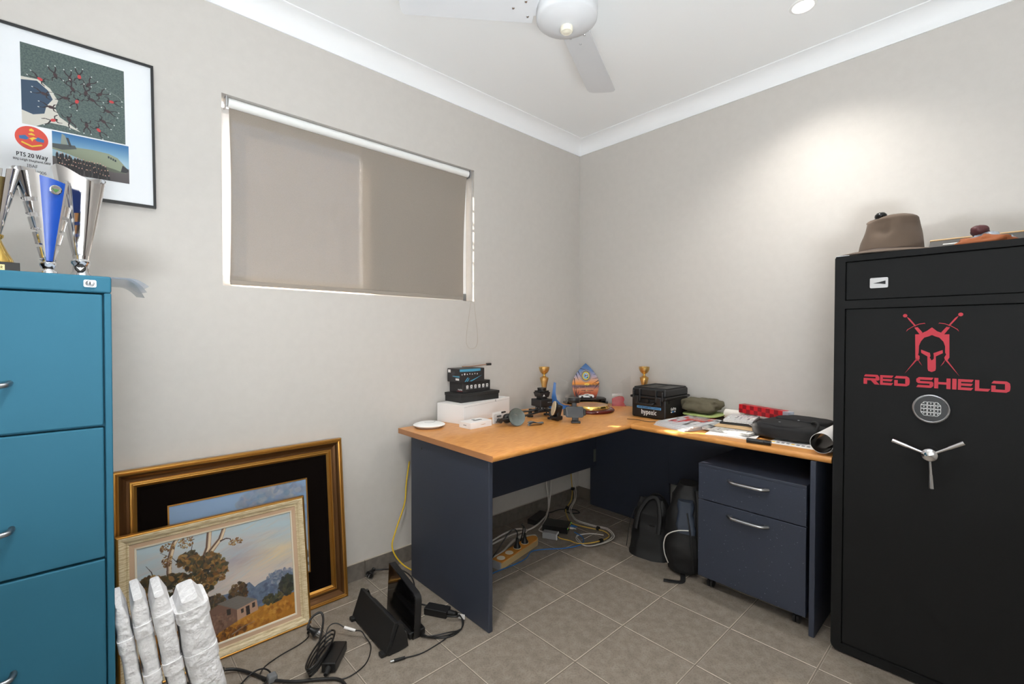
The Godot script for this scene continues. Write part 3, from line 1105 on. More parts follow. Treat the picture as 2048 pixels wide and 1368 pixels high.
func window_and_blind() -> void:
	var w := Node3D.new()
	w.name = "window_1"
	w.set_meta("kind", "structure")
	add_child(w)
	w.position = Vector3((WX0 + WX1) / 2, WY0, -0.1)
	var hw := (WX1 - WX0) / 2
	var hh := WY1 - WY0
	var fw := 0.052
	var b := Mb.new()
	b.box(Vector3(0, fw / 2, 0), Vector3(hw * 2, fw, 0.05), 0.003)
	b.box(Vector3(0, hh - fw / 2, 0), Vector3(hw * 2, fw, 0.05), 0.003)
	b.box(Vector3(-hw + fw / 2, hh / 2, 0), Vector3(fw, hh, 0.05), 0.003)
	b.box(Vector3(hw - 0.014, hh / 2, 0), Vector3(0.028, hh, 0.05), 0.003)
	part("window_frame", b, M.window_white, w)
	var mx := -1.575 + 0.0 - w.position.x
	boxpart("mullion", Vector3(mx, hh / 2, 0), Vector3(0.09, hh - fw * 2, 0.044), 0.003, M.window_white, w)
	for sd in 2:
		var x0 := -hw + fw if sd == 0 else mx + 0.045
		var x1 := mx - 0.045 if sd == 0 else hw - 0.028
		boxpart("pane", Vector3((x0 + x1) / 2, hh / 2, -0.008 * sd), Vector3(x1 - x0, hh - fw * 2, 0.002), 0, M.pane_glass, w)
		if sd == 1:
			# diamond security grille with fly mesh
			var g := Mb.new()
			var step := 0.085
			var y0 := fw
			var y1 := hh - fw
			for dir: float in [-1.0, 1.0]:
				for k in range(-14, 22):
					var c0 := x0 + k * step
					var pts := PackedVector2Array()
					for e in 41:
						var y := lerpf(y0, y1, e / 40.0)
						var x := c0 + dir * (y - y0) * 0.75
						if x >= x0 and x <= x1:
							pts.append(Vector2(x, y))
					if pts.size() > 2:
						var p := pts[0]
						var q := pts[-1]
						g.cyl(Vector3(p.x, p.y, 0.012), Vector3(q.x, q.y, 0.012), 0.0045, -1, 6)
			part("grille", g, M.window_white, w)
			var mm := mat("fly_mesh", Color(0.2, 0.2, 0.2, 0.62), 0.8)
			mm.transparency = BaseMaterial3D.TRANSPARENCY_ALPHA
			boxpart("fly_mesh", Vector3((x0 + x1) / 2, hh / 2, 0.016), Vector3(x1 - x0, hh - fw * 2, 0.0006), 0, mm, w)
	# roller blind in the reveal
	var bl := thing("roller_blind", "taupe roller blind lowered in the window with daylight round its edges", "blind", Vector3((WX0 + WX1) / 2, WY0, -0.03))
	var fx0 := -2.213 - bl.position.x
	var fx1 := -1.004 - bl.position.x
	rng.seed = 71
	var im := Image.create(1240, 760, false, Image.FORMAT_RGBA8)
	for y in 760:
		for x in 1240:
			var r := rng.randf()
			var g := 0.94 + 0.06 * r
			im.set_pixel(x, y, Color(0.585 * g, 0.545 * g, 0.505 * g, 1.0 - 0.1 * pow(rng.randf(), 14.0)))
	var fm := mat("blind_fabric", Color.WHITE, 0.9)
	fm.albedo_texture = ImageTexture.create_from_image(im)
	fm.transparency = BaseMaterial3D.TRANSPARENCY_ALPHA
	fm.backlight_enabled = true
	fm.backlight = Color(0.1, 0.097, 0.092)
	var fb := Mb.new()
	# the cloth hangs a little slack: pulled in at half height
	var rows := []
	for r in 13:
		var row := PackedVector3Array()
		var f := r / 12.0
		var pull := 0.004 * sin(PI * f)
		for k in 21:
			var u := k / 20.0
			row.append(Vector3(lerpf(fx0 + pull * 1.5, fx1 - pull * 2.2 - 0.026 * f, u), lerpf(0.742, 0.019, f), 0.004 * sin(u * 9.0) * f))
		rows.append(row)
	fb.loft(rows, false, false, Vector3.BACK)
	part("fabric", fb, fm, bl)
	var cover := Mb.new()
	cover.cyl(Vector3(fx0 - 0.004, 0.744, 0.004), Vector3(fx1 + 0.004, 0.744, 0.004), 0.019, -1, 20)
	part("roller_tube", cover, M.white_plastic, bl)
	for sx in [fx0 - 0.012, fx1 + 0.012]:
		var br := Mb.new()
		br.box(Vector3(sx, 0.742, 0.002), Vector3(0.006, 0.044, 0.046), 0.002)
		part("bracket", br, M.satin_metal, bl)
	var rail := Mb.new()
	rail.box(Vector3((fx0 + fx1 - 0.026) / 2, 0.018, 0.001), Vector3(fx1 - fx0 - 0.028, 0.02, 0.009), 0.004)
	var rm := mat("rail_cloth", rgb(152, 142, 132), 0.85)
	part("bottom_rail", rail, rm, bl)
	# bead chain: every bead on a loop, as one part
	var loop := curve([Vector3(-1.004, 2.1, 0.012), Vector3(-1.003, 1.6, 0.01), Vector3(-1.006, 1.385, 0.012), Vector3(-1.036, 1.187, 0.012), Vector3(-1.03, 1.125, 0.012), Vector3(-0.998, 1.107, 0.012), Vector3(-0.962, 1.125, 0.012), Vector3(-0.955, 1.187, 0.012), Vector3(-0.98, 1.385, 0.012), Vector3(-0.982, 1.6, 0.01), Vector3(-0.985, 2.1, 0.012)], 40)
	var ch := Mb.new()
	var run := 0.0
	for k in loop.size() - 1:
		run += loop[k].distance_to(loop[k + 1])
		if run >= 0.0062:
			run = 0.0
			ch.lathe(loop[k] - bl.position, [Vector2(0, -0.0019), Vector2(0.0017, -0.001), Vector2(0.0017, 0.001), Vector2(0, 0.0019)], 6)
	ch.x = Transform3D(Basis(), -bl.position)
	ch.tube(loop, 0.0006, 4)
	var co := part("bead_chain", ch, mat("chain_beige", rgb(196, 184, 168), 0.5), bl)
	co.set_meta("label", "beige bead chain")


func ceiling_fittings() -> void:
	# downlights: the one over the desk and its twin on the camera side of the fan
	for at in [Vector3(-0.43, CEIL, 1.535), Vector3(-2.32, CEIL, 1.3)]:
		var over_desk: bool = at.x > -1.0
		var d := thing("downlight", "round recessed downlight glowing above the desk and safe" if over_desk else "round recessed downlight glowing above the filing cabinet", "downlight", at)
		var ring := Mb.new()
		ring.lathe(Vector3.ZERO, [Vector2(0.038, -0.001), Vector2(0.04, -0.006), Vector2(0.05, -0.004), Vector2(0.052, 0.0)], 32)
		part("trim_ring", ring, M.white_plastic, d)
		var l := Mb.new()
		l.lathe(Vector3.ZERO, [Vector2(0, -0.004), Vector2(0.04, -0.002)], 32)
		part("lamp_lens", l, M.lamp_lens, d)
		var sp := SpotLight3D.new()
		sp.name = "downlight_beam"
		sp.light_color = DOWN_COLOR
		sp.light_energy = DOWN_ENERGY[0 if over_desk else 1]
		sp.light_size = 0.045
		sp.spot_range = 8.0
		sp.spot_attenuation = 2.0
		sp.spot_angle = 63.0
		sp.spot_angle_attenuation = 1.0
		sp.shadow_enabled = true
		d.add_child(sp)
		sp.position = Vector3(0, -0.02, 0)
		sp.rotation.x = -PI / 2
	# unseen, added to brighten the ceiling: softbox on its stand, turned up
	var fl := thing("added_softbox", "unseen square softbox on a black stand turned up to the ceiling", "added_softbox", Vector3(-2.78, 0, 2.46))
	var st := Mb.new()
	st.cyl(Vector3(0, 0.25, 0), Vector3(0, 0.66, 0), 0.012)
	for k in 3:
		var a := TAU * k / 3.0 + 0.5
		st.cyl(Vector3(0, 0.28, 0), Vector3(cos(a) * 0.2, 0.008, sin(a) * 0.2), 0.009)
	part("stand", st, M.black_plastic, fl)
	var aim := Vector3(0.12, 0.98, -0.12).normalized()
	var sx := aim.cross(Vector3.UP).normalized()
	var face := Transform3D(Basis(sx, aim.cross(sx), -aim), Vector3(0, 0.82, 0))
	face.basis = Basis(sx, sx.cross(aim) * -1.0, aim * -1.0) if face.basis.determinant() < 0.0 else face.basis
	var hood := Mb.new()
	hood.x = face
	hood.loft([PackedVector3Array([Vector3(-0.06, -0.06, 0.14), Vector3(0.06, -0.06, 0.14), Vector3(0.06, 0.06, 0.14), Vector3(-0.06, 0.06, 0.14)]), PackedVector3Array([Vector3(-0.26, -0.26, 0.0), Vector3(0.26, -0.26, 0.0), Vector3(0.26, 0.26, 0.0), Vector3(-0.26, 0.26, 0.0)])], true, true)
	part("hood", hood, M.black_plastic, fl)
	var dif := Mb.new()
	dif.x = face
	dif.box(Vector3(0, 0, -0.004), Vector3(0.5, 0.5, 0.004))
	part("diffuser_lamp", dif, M.lamp_lens, fl)
	var fs := AreaLight3D.new()
	fs.name = "added_softbox_light"
	fs.light_color = SOFT_COLOR
	fs.light_energy = SOFT_ENERGY
	fs.area_size = Vector2(0.5, 0.5)
	fs.shadow_enabled = true
	fl.add_child(fs)
	fs.transform = face.translated_local(Vector3(0, 0, -0.012))
	# fan
	var f := thing("ceiling_fan", "white ceiling fan with three blades and an ivory centre cap", "fan", Vector3(-1.39, CEIL, 1.062))
	var b := Mb.new()
	b.lathe(Vector3.ZERO, [Vector2(0, -0.001), Vector2(0.07, -0.001), Vector2(0.068, -0.03), Vector2(0.03, -0.055), Vector2(0.013, -0.058), Vector2(0.013, -0.2)], 28)
	part("canopy_and_rod", b, M.fan_white, f)
	b = Mb.new()
	b.lathe(Vector3(0, 0.02, 0), [Vector2(0.0, -0.175), Vector2(0.06, -0.178), Vector2(0.1, -0.195), Vector2(0.108, -0.215), Vector2(0.108, -0.262), Vector2(0.104, -0.272), Vector2(0.108, -0.276), Vector2(0.107, -0.288), Vector2(0.1, -0.294), Vector2(0.092, -0.296), Vector2(0.086, -0.3), Vector2(0.05, -0.312), Vector2(0.0, -0.317)], 40)
	part("motor_housing", b, M.fan_white, f)
	b = Mb.new()
	b.lathe(Vector3(0, 0.02, 0), [Vector2(0.022, -0.31), Vector2(0.0225, -0.328), Vector2(0.019, -0.332), Vector2(0.012, -0.331), Vector2(0.008, -0.334), Vector2(0, -0.334)], 20)
	part("centre_cap", b, M.ivory, f)
	for k in 3:
		var a := deg_to_rad(-24.0 - 120.0 * k)
		var bl := Mb.new()
		var base := Basis(Vector3.UP, -a) * Basis(Vector3.RIGHT, deg_to_rad(9.0))
		bl.x = Transform3D(base * Basis(Vector3.RIGHT, PI / 2), Vector3(0, -0.242, 0))
		bl.prism(PackedVector2Array([Vector2(0.115, -0.056), Vector2(0.55, -0.064), Vector2(0.572, -0.058), Vector2(0.58, -0.04), Vector2(0.582, 0.0), Vector2(0.58, 0.045), Vector2(0.575, 0.058), Vector2(0.565, 0.064), Vector2(0.115, 0.056)]), -0.002, 0.002)
		var bo := part("blade", bl, M.fan_white, f)
		var arm := Mb.new()
		arm.x = Transform3D(base, Vector3(0, -0.234, 0))
		arm.box(Vector3(0.12, 0.0, 0), Vector3(0.13, 0.006, 0.07), 0.002)
		part("blade_arm", arm, M.fan_white, bo)
		for q in [Vector2(0.135, 0.03), Vector2(0.15, -0.03), Vector2(0.19, 0.0)]:
			var sc := Mb.new()
			sc.x = Transform3D(base, Vector3(0, -0.242, 0))
			sc.lathe(Vector3(q.x, 0, q.y), [Vector2(0, -0.0045), Vector2(0.004, -0.004), Vector2(0.0055, -0.0015)], 10)
			part("screw", sc, M.satin_metal, bo)


func desk() -> void:
	var o := thing("desk", "main desk with beech top and storm blue panel legs under the window", "desk", Vector3(-0.762, 0, 0.43))
	var T := Transform3D(Basis(), -o.position)
	var nose := func(back: float, front: float) -> PackedVector2Array:
		# cross-section of a post-formed top; the front edge is rolled
		var p := PackedVector2Array([Vector2(back, 0.695), Vector2(back, 0.72)])
		for k in 7:
			var a := PI / 2 - PI * k / 6.0
			p.append(Vector2(front - 0.01 + cos(a) * 0.01, 0.7075 + sin(a) * 0.0125))
		return p
	var b := Mb.new()
	# profile x -> world z, extruded along world x
	b.x = T * Transform3D(Basis(Vector3(0, 0, 1), Vector3.UP, Vector3(-1, 0, 0)), Vector3.ZERO)
	b.prism(nose.call(0.065, 0.797), 0.02, 1.503, 0.5)
	part("desktop", b, M.beech, o)
	b = Mb.new()
	b.x = T
	b.box(Vector3(-1.5035, 0.7075, 0.431), Vector3(0.0012, 0.0235, 0.728))
	part("edge_band", b, M.beech_end, o)
	for x in [-1.4735, -0.052]:
		b = Mb.new()
		b.x = T
		b.box(Vector3(x, 0.3475, 0.4525), Vector3(0.021, 0.695, 0.595), 0.004)
		var leg := part("panel_leg", b, M.storm_blue, o)
		if x < -1.0:
			for y in [0.648, 0.359]:
				var s := Mb.new()
				s.x = T * Transform3D(Basis(Vector3(0, 0, 1), PI / 2), Vector3(-1.4845, y, 0.251))
				s.lathe(Vector3.ZERO, [Vector2(0.006, -0.0005), Vector2(0.0055, 0.0012), Vector2(0.002, 0.0014), Vector2(0, 0.0008)], 12)
				part("screw_cap", s, M.black_satin, leg)
	b = Mb.new()
	b.x = T
	b.box(Vector3(-0.763, 0.489, 0.2), Vector3(1.398, 0.412, 0.018), 0.001)
	part("modesty_panel", b, M.storm_blue, o)
	b = Mb.new()
	b.x = T
	b.box(Vector3(-0.085, 0.36, 0.2115), Vector3(0.024, 0.085, 0.004), 0.001)
	part("bracket", b, mat("slot_plate_grey", rgb(104, 106, 98), 0.6), o)  # added plate in place of an open slot showing the wall
	# the return along the other wall
	var r := thing("desk_return", "desk return with rolled beech front edge ending against the safe", "desk", Vector3(-0.29, 0, 1.24))
	T = Transform3D(Basis(), -r.position)
	b = Mb.new()
	# profile x -> world -x, extruded along world z
	b.x = T * Transform3D(Basis(Vector3(-1, 0, 0), Vector3.UP, Vector3(0, 0, -1)), Vector3.ZERO)
	b.prism(nose.call(0.025, 0.557), -1.682, -0.7985, 0.5)
	part("desktop", b, M.beech_along, r)
	b = Mb.new()
	b.x = T
	b.box(Vector3(-0.302, 0.3475, 1.6235), Vector3(0.523, 0.695, 0.02), 0.003)
	part("panel_leg", b, M.storm_blue, r)
	b = Mb.new()
	b.x = T
	b.box(Vector3(-0.062, 0.494, 1.183), Vector3(0.018, 0.402, 0.86), 0.001)
	part("modesty_panel", b, M.storm_blue, r)


func pedestal() -> void:
	var o := thing("drawer_pedestal", "dusty storm blue two-drawer pedestal on castors under the desk return", "pedestal", Vector3(-0.32, 0, 1.379), deg_to_rad(-1.2))
	# local x points into the desk, z along the front
	var b := Mb.new()
	b.box(Vector3(0.01, 0.318, 0), Vector3(0.41, 0.522, 0.44), 0.002)
	b.box(Vector3(0.0, 0.5805, 0), Vector3(0.438, 0.014, 0.448), 0.003)
	part("carcass", b, M.storm_blue, o)
	for q in [[0.4215, 0.577, 0.535], [0.056, 0.4175, 0.377]]:
		b = Mb.new()
		b.box(Vector3(-0.2085, (q[0] + q[1]) / 2, 0), Vector3(0.018, q[1] - q[0], 0.446), 0.002)
		var d := part("drawer_front", b, M.dusty_blue, o)
		var h := Mb.new()
		var pts := []
		for k in 9:
			var u := k / 8.0 * 2.0 - 1.0
			pts.append(Vector3(-0.2185 - 0.026 * sqrt(maxf(0.0, 1.0 - pow(absf(u), 4.0))), q[2], u * 0.083))
		h.tube(curve(pts, 4), 0.0085, 10, 0.8)
		for e in [-0.07, 0.07]:
			h.cyl(Vector3(-0.2165, q[2], e), Vector3(-0.234, q[2], e), 0.006, 0.005, 10)
		var ho := part("handle", h, M.satin_metal, d)
		ho.set_meta("label", "curved silver bow handle")
	for q in [Vector2(-0.17, -0.18), Vector2(-0.17, 0.18), Vector2(0.18, -0.18), Vector2(0.18, 0.18)]:
		b = Mb.new()
		b.cyl(Vector3(q.x, 0.02, q.y - 0.012), Vector3(q.x, 0.02, q.y - 0.002), 0.02, -1, 16)
		b.cyl(Vector3(q.x, 0.02, q.y + 0.002), Vector3(q.x, 0.02, q.y + 0.012), 0.02, -1, 16)
		b.box(Vector3(q.x, 0.045, q.y), Vector3(0.022, 0.026, 0.012), 0.002)
		part("castor", b, M.black_plastic, o)


func safe() -> void:
	var zc := 1.963
	var o := thing("gun_safe", "tall black steel safe with red helmet emblem, keypad and spoke handle", "safe", Vector3(-0.35, 0, zc))
	# local: x = world x + 0.35, z = world z - zc; the front is at x = -0.235
	var fx := -0.235
	var b := Mb.new()
	b.box(Vector3(0.012, 0.745, 0), Vector3(0.45, 1.472, 0.538), 0.008)
	part("body", b, M.safe_coat, o)
	# front frame with its two openings, as bars round them
	b = Mb.new()
	b.x = Transform3D(Basis(Vector3(0, 0, 1), Vector3.UP, Vector3(-1, 0, 0)), Vector3.ZERO)
	var d0 := 0.205
	var d1 := -fx
	var outer := PackedVector2Array()
	for e in 5:
		var a := PI + PI / 2 * e / 4.0
		outer.append(Vector2(-0.271 + 0.024 + cos(a) * 0.024, 0.006 + 0.024 + sin(a) * 0.024))
	for e in 5:
		var a := -PI / 2 + PI / 2 * e / 4.0
		outer.append(Vector2(0.271 - 0.024 + cos(a) * 0.024, 0.006 + 0.024 + sin(a) * 0.024))
	outer.append(Vector2(0.271, 0.036))
	outer.append(Vector2(-0.271, 0.036))
	b.prism(outer, d0, d1, 0.5)
	b.prism(PackedVector2Array([Vector2(-0.271, 0.036), Vector2(-0.239, 0.036), Vector2(-0.239, 1.46), Vector2(-0.271, 1.46)]), d0, d1)
	b.prism(PackedVector2Array([Vector2(0.239, 0.036), Vector2(0.271, 0.036), Vector2(0.271, 1.46), Vector2(0.239, 1.46)]), d0, d1)
	b.prism(PackedVector2Array([Vector2(-0.239, 1.287), Vector2(0.239, 1.287), Vector2(0.239, 1.316), Vector2(-0.239, 1.316)]), d0, d1)
	b.prism(PackedVector2Array([Vector2(-0.271, 1.46), Vector2(0.271, 1.46), Vector2(0.271, 1.474), Vector2(0.266, 1.481), Vector2(-0.266, 1.481), Vector2(-0.271, 1.474)]), d0, d1)
	part("front_frame", b, M.safe_coat, o)
	var top := boxpart("top_door", Vector3(fx + 0.013, 1.388, 0), Vector3(0.016, 0.139, 0.474), 0.003, M.safe_coat, o)
	var door := boxpart("main_door", Vector3(fx + 0.013, 0.6615, 0), Vector3(0.016, 1.247, 0.474), 0.003, M.safe_coat, o)
	var fz := fx + 0.005
	var F := Transform3D(Basis(Vector3(0, 0, 1), Vector3.UP, Vector3(-1, 0, 0)), Vector3(fz, 0, 0))
	# lock plate of the small door
	b = Mb.new()
	b.x = F
	b.prism(rrect(Vector2(-0.1405, 1.375), Vector2(0.051, 0.036), 0.004), 0, 0.004)
	var plate := part("lock_plate", b, M.satin_metal, top)
	b = Mb.new()
	b.x = F
	b.prism(PackedVector2Array([Vector2(-0.155, 1.3735), Vector2(-0.138, 1.377), Vector2(-0.122, 1.381), Vector2(-0.122, 1.369), Vector2(-0.138, 1.372)]), 0.004, 0.009)
	part("key_slot", b, M.rubber, plate)
	# red emblem
	b = Mb.new()
	b.x = F * Transform3D(Basis(), Vector3(0, 1.1, 0))
	var helm := [0.0004, 0.1154, 0.0129, 0.1025, 0.0226, 0.0978, 0.0304, 0.092, 0.0427, 0.0925, 0.0436, 0.0164, 0.039, 0.0071, 0.0333, 0.0081, 0.0313, 0.0159, 0.0359, 0.0266, 0.0334, 0.0317, 0.0331, 0.0527, 0.0287, 0.0684, 0.0189, 0.0814, 0.0092, 0.0853, 0.0007, 0.0901, -0.0076, 0.0853, -0.0185, 0.0812, -0.0265, 0.0691, -0.0314, 0.0541, -0.0321, 0.0298, -0.0336, 0.023, -0.0295, 0.0191, -0.0294, 0.0083, -0.0348, 0.0026, -0.04, 0.0092, -0.0416, 0.092, -0.0298, 0.0925, -0.0217, 0.0979, -0.0118, 0.104]
	var visor := [-0.0261, 0.0408, -0.008, 0.0318, -0.004, 0.0306, -0.0023, 0.02, -0.0042, 0.0146, 0.0009, 0.0049, 0.0061, 0.011, 0.006, 0.023, 0.0049, 0.0296, 0.0107, 0.0324, 0.0271, 0.0407, 0.0278, 0.0303, 0.0109, 0.0191, 0.0114, -0.0219, 0.0099, -0.0286, 0.0013, -0.0331, -0.0073, -0.0296, -0.0089, -0.023, -0.0098, 0.0184, -0.0256, 0.03]
	for a in [helm, visor]:
		var p := PackedVector2Array()
		for k in range(0, a.size(), 2):
			p.append(Vector2(a[k], a[k + 1]))
		b.prism(p, 0, 0.0007)
	for s: float in [-1.0, 1.0]:
		b.prism(disc(Vector2(0.0685 * s, 0.1564), Vector2(0.0058, 0.0058)), 0, 0.0007)
		for q in [[0.064, 0.1525, 0.0595, 0.143, 0.0426, 0.1185, 0.0395, 0.1212, 0.056, 0.146], [0.044, 0.1148, 0.0357, 0.1168, 0.0229, 0.0985, 0.0296, 0.0915], [0.0333, 0.0085, 0.0384, 0.0092, 0.0679, -0.043], [0.034, 0.009, 0.03, -0.003, 0.0225, -0.0135, 0.031, 0.004], [0.0655, 0.101, 0.06, 0.108, 0.0556, 0.1117, 0.0452, 0.1193, 0.0319, 0.1258, 0.018, 0.1285, 0.016, 0.126, 0.018, 0.1305, 0.0319, 0.128, 0.0452, 0.1217, 0.0556, 0.114, 0.062, 0.109]]:
			var p := PackedVector2Array()
			for k in range(0, q.size(), 2):
				p.append(Vector2(q[k] * s, q[k + 1]))
			b.prism(p, 0, 0.0007)
	var em := part("emblem", b, M.logo_red, door)
	em.set_meta("label", "red helmet and crossed swords emblem")
	# RED SHIELD, drawn letter by letter
	var bars := {
		"R": [[0.1, 1, 0.88, 1, 0.98, 0.78, 0.02, 0.78], [0.76, 0.79, 0.98, 0.79, 1, 0.5, 0.9, 0.4, 0.76, 0.45], [0, 0.62, 0.8, 0.62, 0.92, 0.4, 0, 0.4], [0, 0.62, 0.22, 0.62, 0.22, 0, 0, 0], [0.45, 0.42, 0.76, 0.42, 1, 0, 0.7, 0]],
		"E": [[0, 1, 1, 1, 0.88, 0.76, 0, 0.76], [0, 0.62, 0.95, 0.62, 0.84, 0.4, 0, 0.4], [0, 0.24, 0.98, 0.24, 0.84, 0, 0, 0], [0, 1, 0.2, 1, 0.2, 0, 0, 0]],
		"D": [[0.12, 1, 0.78, 1, 0.94, 0.76, 0, 0.76], [0, 0.58, 0.23, 0.58, 0.23, 0, 0, 0], [0, 0.24, 0.94, 0.24, 0.78, 0, 0, 0], [0.72, 0.98, 0.8, 1, 0.97, 0.84, 1, 0.6, 1, 0.4, 0.97, 0.16, 0.8, 0, 0.72, 0.02]],
		"S": [[0.14, 1, 1, 1, 0.9, 0.76, 0.04, 0.76], [0, 0.82, 0.16, 0.98, 0.22, 0.76, 0.22, 0.62, 0.1, 0.42, 0, 0.54], [0.1, 0.62, 0.9, 0.62, 0.98, 0.5, 0.9, 0.4, 0.1, 0.4], [0.78, 0.42, 0.92, 0.62, 1, 0.48, 1, 0.18, 0.86, 0, 0.78, 0.24], [0.1, 0.24, 0.95, 0.24, 0.86, 0, 0, 0]],
		"H": [[0, 1, 0.25, 1, 0.25, 0, 0, 0], [0.75, 1, 1, 1, 1, 0, 0.75, 0], [0.2, 0.62, 0.8, 0.62, 0.8, 0.4, 0.2, 0.4]],
		"I": [[0, 1, 1, 1, 1, 0, 0, 0]],
		"L": [[0, 1, 0.28, 1, 0.28, 0, 0, 0], [0, 0.24, 1, 0.24, 0.86, 0, 0, 0]],
	}
	var word := "REDSHIELD"
	var spans := [[1.7822, 1.8275], [1.8293, 1.866], [1.8682, 1.9091], [1.926, 1.9691], [1.9711, 2.0105], [2.0142, 2.0245], [2.0277, 2.0637], [2.0664, 2.1006], [2.1023, 2.1427]]
	for k in 9:
		b = Mb.new()
		b.x = F
		var z0: float = spans[k][0] - zc
		var wd: float = spans[k][1] - spans[k][0]
		var lift := 0.0007
		for q in bars[word[k]]:
			lift += 0.00006
			var p := PackedVector2Array()
			for e in range(0, q.size(), 2):
				p.append(Vector2(z0 + q[e] * wd, 1.0135 + q[e + 1] * 0.0345))
			b.prism(p, 0, lift)
		part("lettering", b, M.logo_red, door)
	# keypad
	b = Mb.new()
	var K := F * Transform3D(Basis(Vector3.RIGHT, PI / 2), Vector3(0.0015, 0.945, 0))
	b.x = K
	b.lathe(Vector3.ZERO, [Vector2(0.047, 0), Vector2(0.048, 0.008), Vector2(0.047, 0.014), Vector2(0.044, 0.016), Vector2(0.0415, 0.0135)], 40)
	var kp := part("keypad_ring", b, M.satin_metal, door)
	b = Mb.new()
	b.x = K
	b.lathe(Vector3.ZERO, [Vector2(0.0418, 0.0135), Vector2(0.0, 0.0135)], 40)
	var face := part("keypad_face", b, M.black_plastic, kp)
	var keys := ["1", "2", "3", "4", "5", "6", "7", "8", "9", "*", "0", "#"]
	for k in 12:
		var col := k % 3 - 1
		var row := k / 3
		var c := Vector2(0.0015 + col * 0.0172, 0.945 + 0.0175 - row * 0.0117)
		var h := Vector2(0.0074, 0.0052)
		var pl := PackedVector2Array([c + Vector2(-h.x, h.y), c + Vector2(h.x, h.y), c + Vector2(h.x, -h.y), c + Vector2(-h.x, -h.y)])
		if k == 0:
			pl[0].x += 0.008
		if k == 2:
			pl[1].x -= 0.008
		if k == 9:
			pl[3].x += 0.008
		if k == 11:
			pl[2].x -= 0.008
		b = Mb.new()
		b.x = F * Transform3D(Basis(), Vector3(0, 0, 0.0136))
		for e in 4:
			var p := pl[e]
			var q := pl[(e + 1) % 4]
			var nn := (q - p).orthogonal().normalized() * 0.0005
			b.prism(PackedVector2Array([p + nn, q + nn, q - nn, p - nn]), 0, 0.0006)
		part("key_outline", b, M.white_ink, kp)
		lettering(keys[k], 0.0042, M.white_ink, kp, F * Transform3D(Basis(), Vector3(c.x, c.y + 0.0006, 0.0138)), 0, true, "digit")
	# spoke handle
	var hub := Vector3(fx - 0.062, 0.8013, 0.0047)
	b = Mb.new()
	b.x = Transform3D(Basis(Vector3(0, 0, 1), PI / 2), Vector3.ZERO)
	b.lathe(Vector3(hub.y, -fz - 0.002, hub.z), [Vector2(0.02, 0), Vector2(0.016, 0.006), Vector2(0.012, 0.02), Vector2(0.012, 0.05)], 20)
	var spindle := part("spindle", b, M.chrome, door)
	b = Mb.new()
	b.x = Transform3D(Basis(Vector3(0, 0, 1), PI / 2), Vector3.ZERO)
	b.lathe(Vector3(hub.y, -hub.x, hub.z), [Vector2(0.012, -0.012), Vector2(0.021, -0.006), Vector2(0.0225, 0.0), Vector2(0.02, 0.005), Vector2(0.012, 0.0095), Vector2(0, 0.011)], 28)
	part("hub", b, M.chrome, spindle)
	for tip in [Vector2(-0.094, 0.033), Vector2(0.080, 0.053), Vector2(0.006, -0.107)]:
		b = Mb.new()
		var d: Vector3 = Vector3(0, tip.y, tip.x).normalized()
		var l: float = tip.length()
		b.cyl(hub + d * 0.015, hub + d * l * 0.58, 0.0042, 0.0055)
		b.cyl(hub + d * l * 0.58, hub + d * l, 0.0062, 0.0075)
		part("spoke", b, M.chrome, spindle)


func filing_cabinet() -> void:
	var o := thing("filing_cabinet", "teal enamelled four-drawer filing cabinet beside the leaning paintings", "cabinet", Vector3(-2.8325, 0, 0.34))
	# front at local z 0.31, half width 0.2325
	var b := Mb.new()
	b.box(Vector3(0, 0.6635, -0.011), Vector3(0.465, 1.247, 0.598), 0.004)
	b.box(Vector3(-0.2255, 0.645, 0.298), Vector3(0.014, 1.284, 0.024), 0.003)
	b.box(Vector3(0.2255, 0.645, 0.298), Vector3(0.014, 1.284, 0.024), 0.003)
	part("body", b, M.teal_enamel, o)
	b = Mb.new()
	b.box(Vector3(0, 1.307, 0.0), Vector3(0.4655, 0.04, 0.624), 0.005)
	part("top_cap", b, M.teal_enamel, o)
	b = Mb.new()
	b.box(Vector3(0.0, 0.02, 0), Vector3(0.45, 0.04, 0.56))
	part("plinth", b, M.safe_gap, o)
	for k in 4:
		var y1 := 1.284 - k * 0.3215
		b = Mb.new()
		b.box(Vector3(-0.0005, y1 - 0.159, 0.297), Vector3(0.433, 0.3165, 0.026), 0.004)
		var d := part("drawer", b, M.teal_enamel, o)
		var h := Mb.new()
		var y := y1 - 0.204
		h.tube(curve([Vector3(-0.062, y, 0.309), Vector3(-0.061, y - 0.002, 0.322), Vector3(-0.05, y - 0.004, 0.334), Vector3(0, y - 0.005, 0.338), Vector3(0.05, y - 0.004, 0.334), Vector3(0.061, y - 0.002, 0.322), Vector3(0.062, y, 0.309)], 5), 0.006, 10)
		part("handle", h, M.steel, d)
		var lh := Mb.new()
		lh.box(Vector3(-0.02, y1 - 0.1, 0.3112), Vector3(0.11, 0.046, 0.003), 0.001)
		part("label_holder", lh, M.teal_enamel, d)
	b = Mb.new()
	b.x = Transform3D(Basis(), Vector3(0.1943, 1.3075, 0.312))
	b.prism(rrect(Vector2.ZERO, Vector2(0.0225, 0.017), 0.0035), 0, 0.003)
	var lock := part("lock", b, M.satin_metal, o)
	b = Mb.new()
	b.x = Transform3D(Basis(Vector3.RIGHT, PI / 2), Vector3(0.1943, 1.3075, 0.315))
	b.lathe(Vector3.ZERO, [Vector2(0.0082, 0), Vector2(0.0078, 0.0015), Vector2(0.007, 0.001), Vector2(0, 0.001)], 20)
	part("lock_barrel", b, M.steel, lock)
	b = Mb.new()
	b.box(Vector3(0.1943, 1.3085, 0.3164), Vector3(0.0022, 0.0075, 0.0006))
	part("keyhole", b, M.safe_gap, lock)


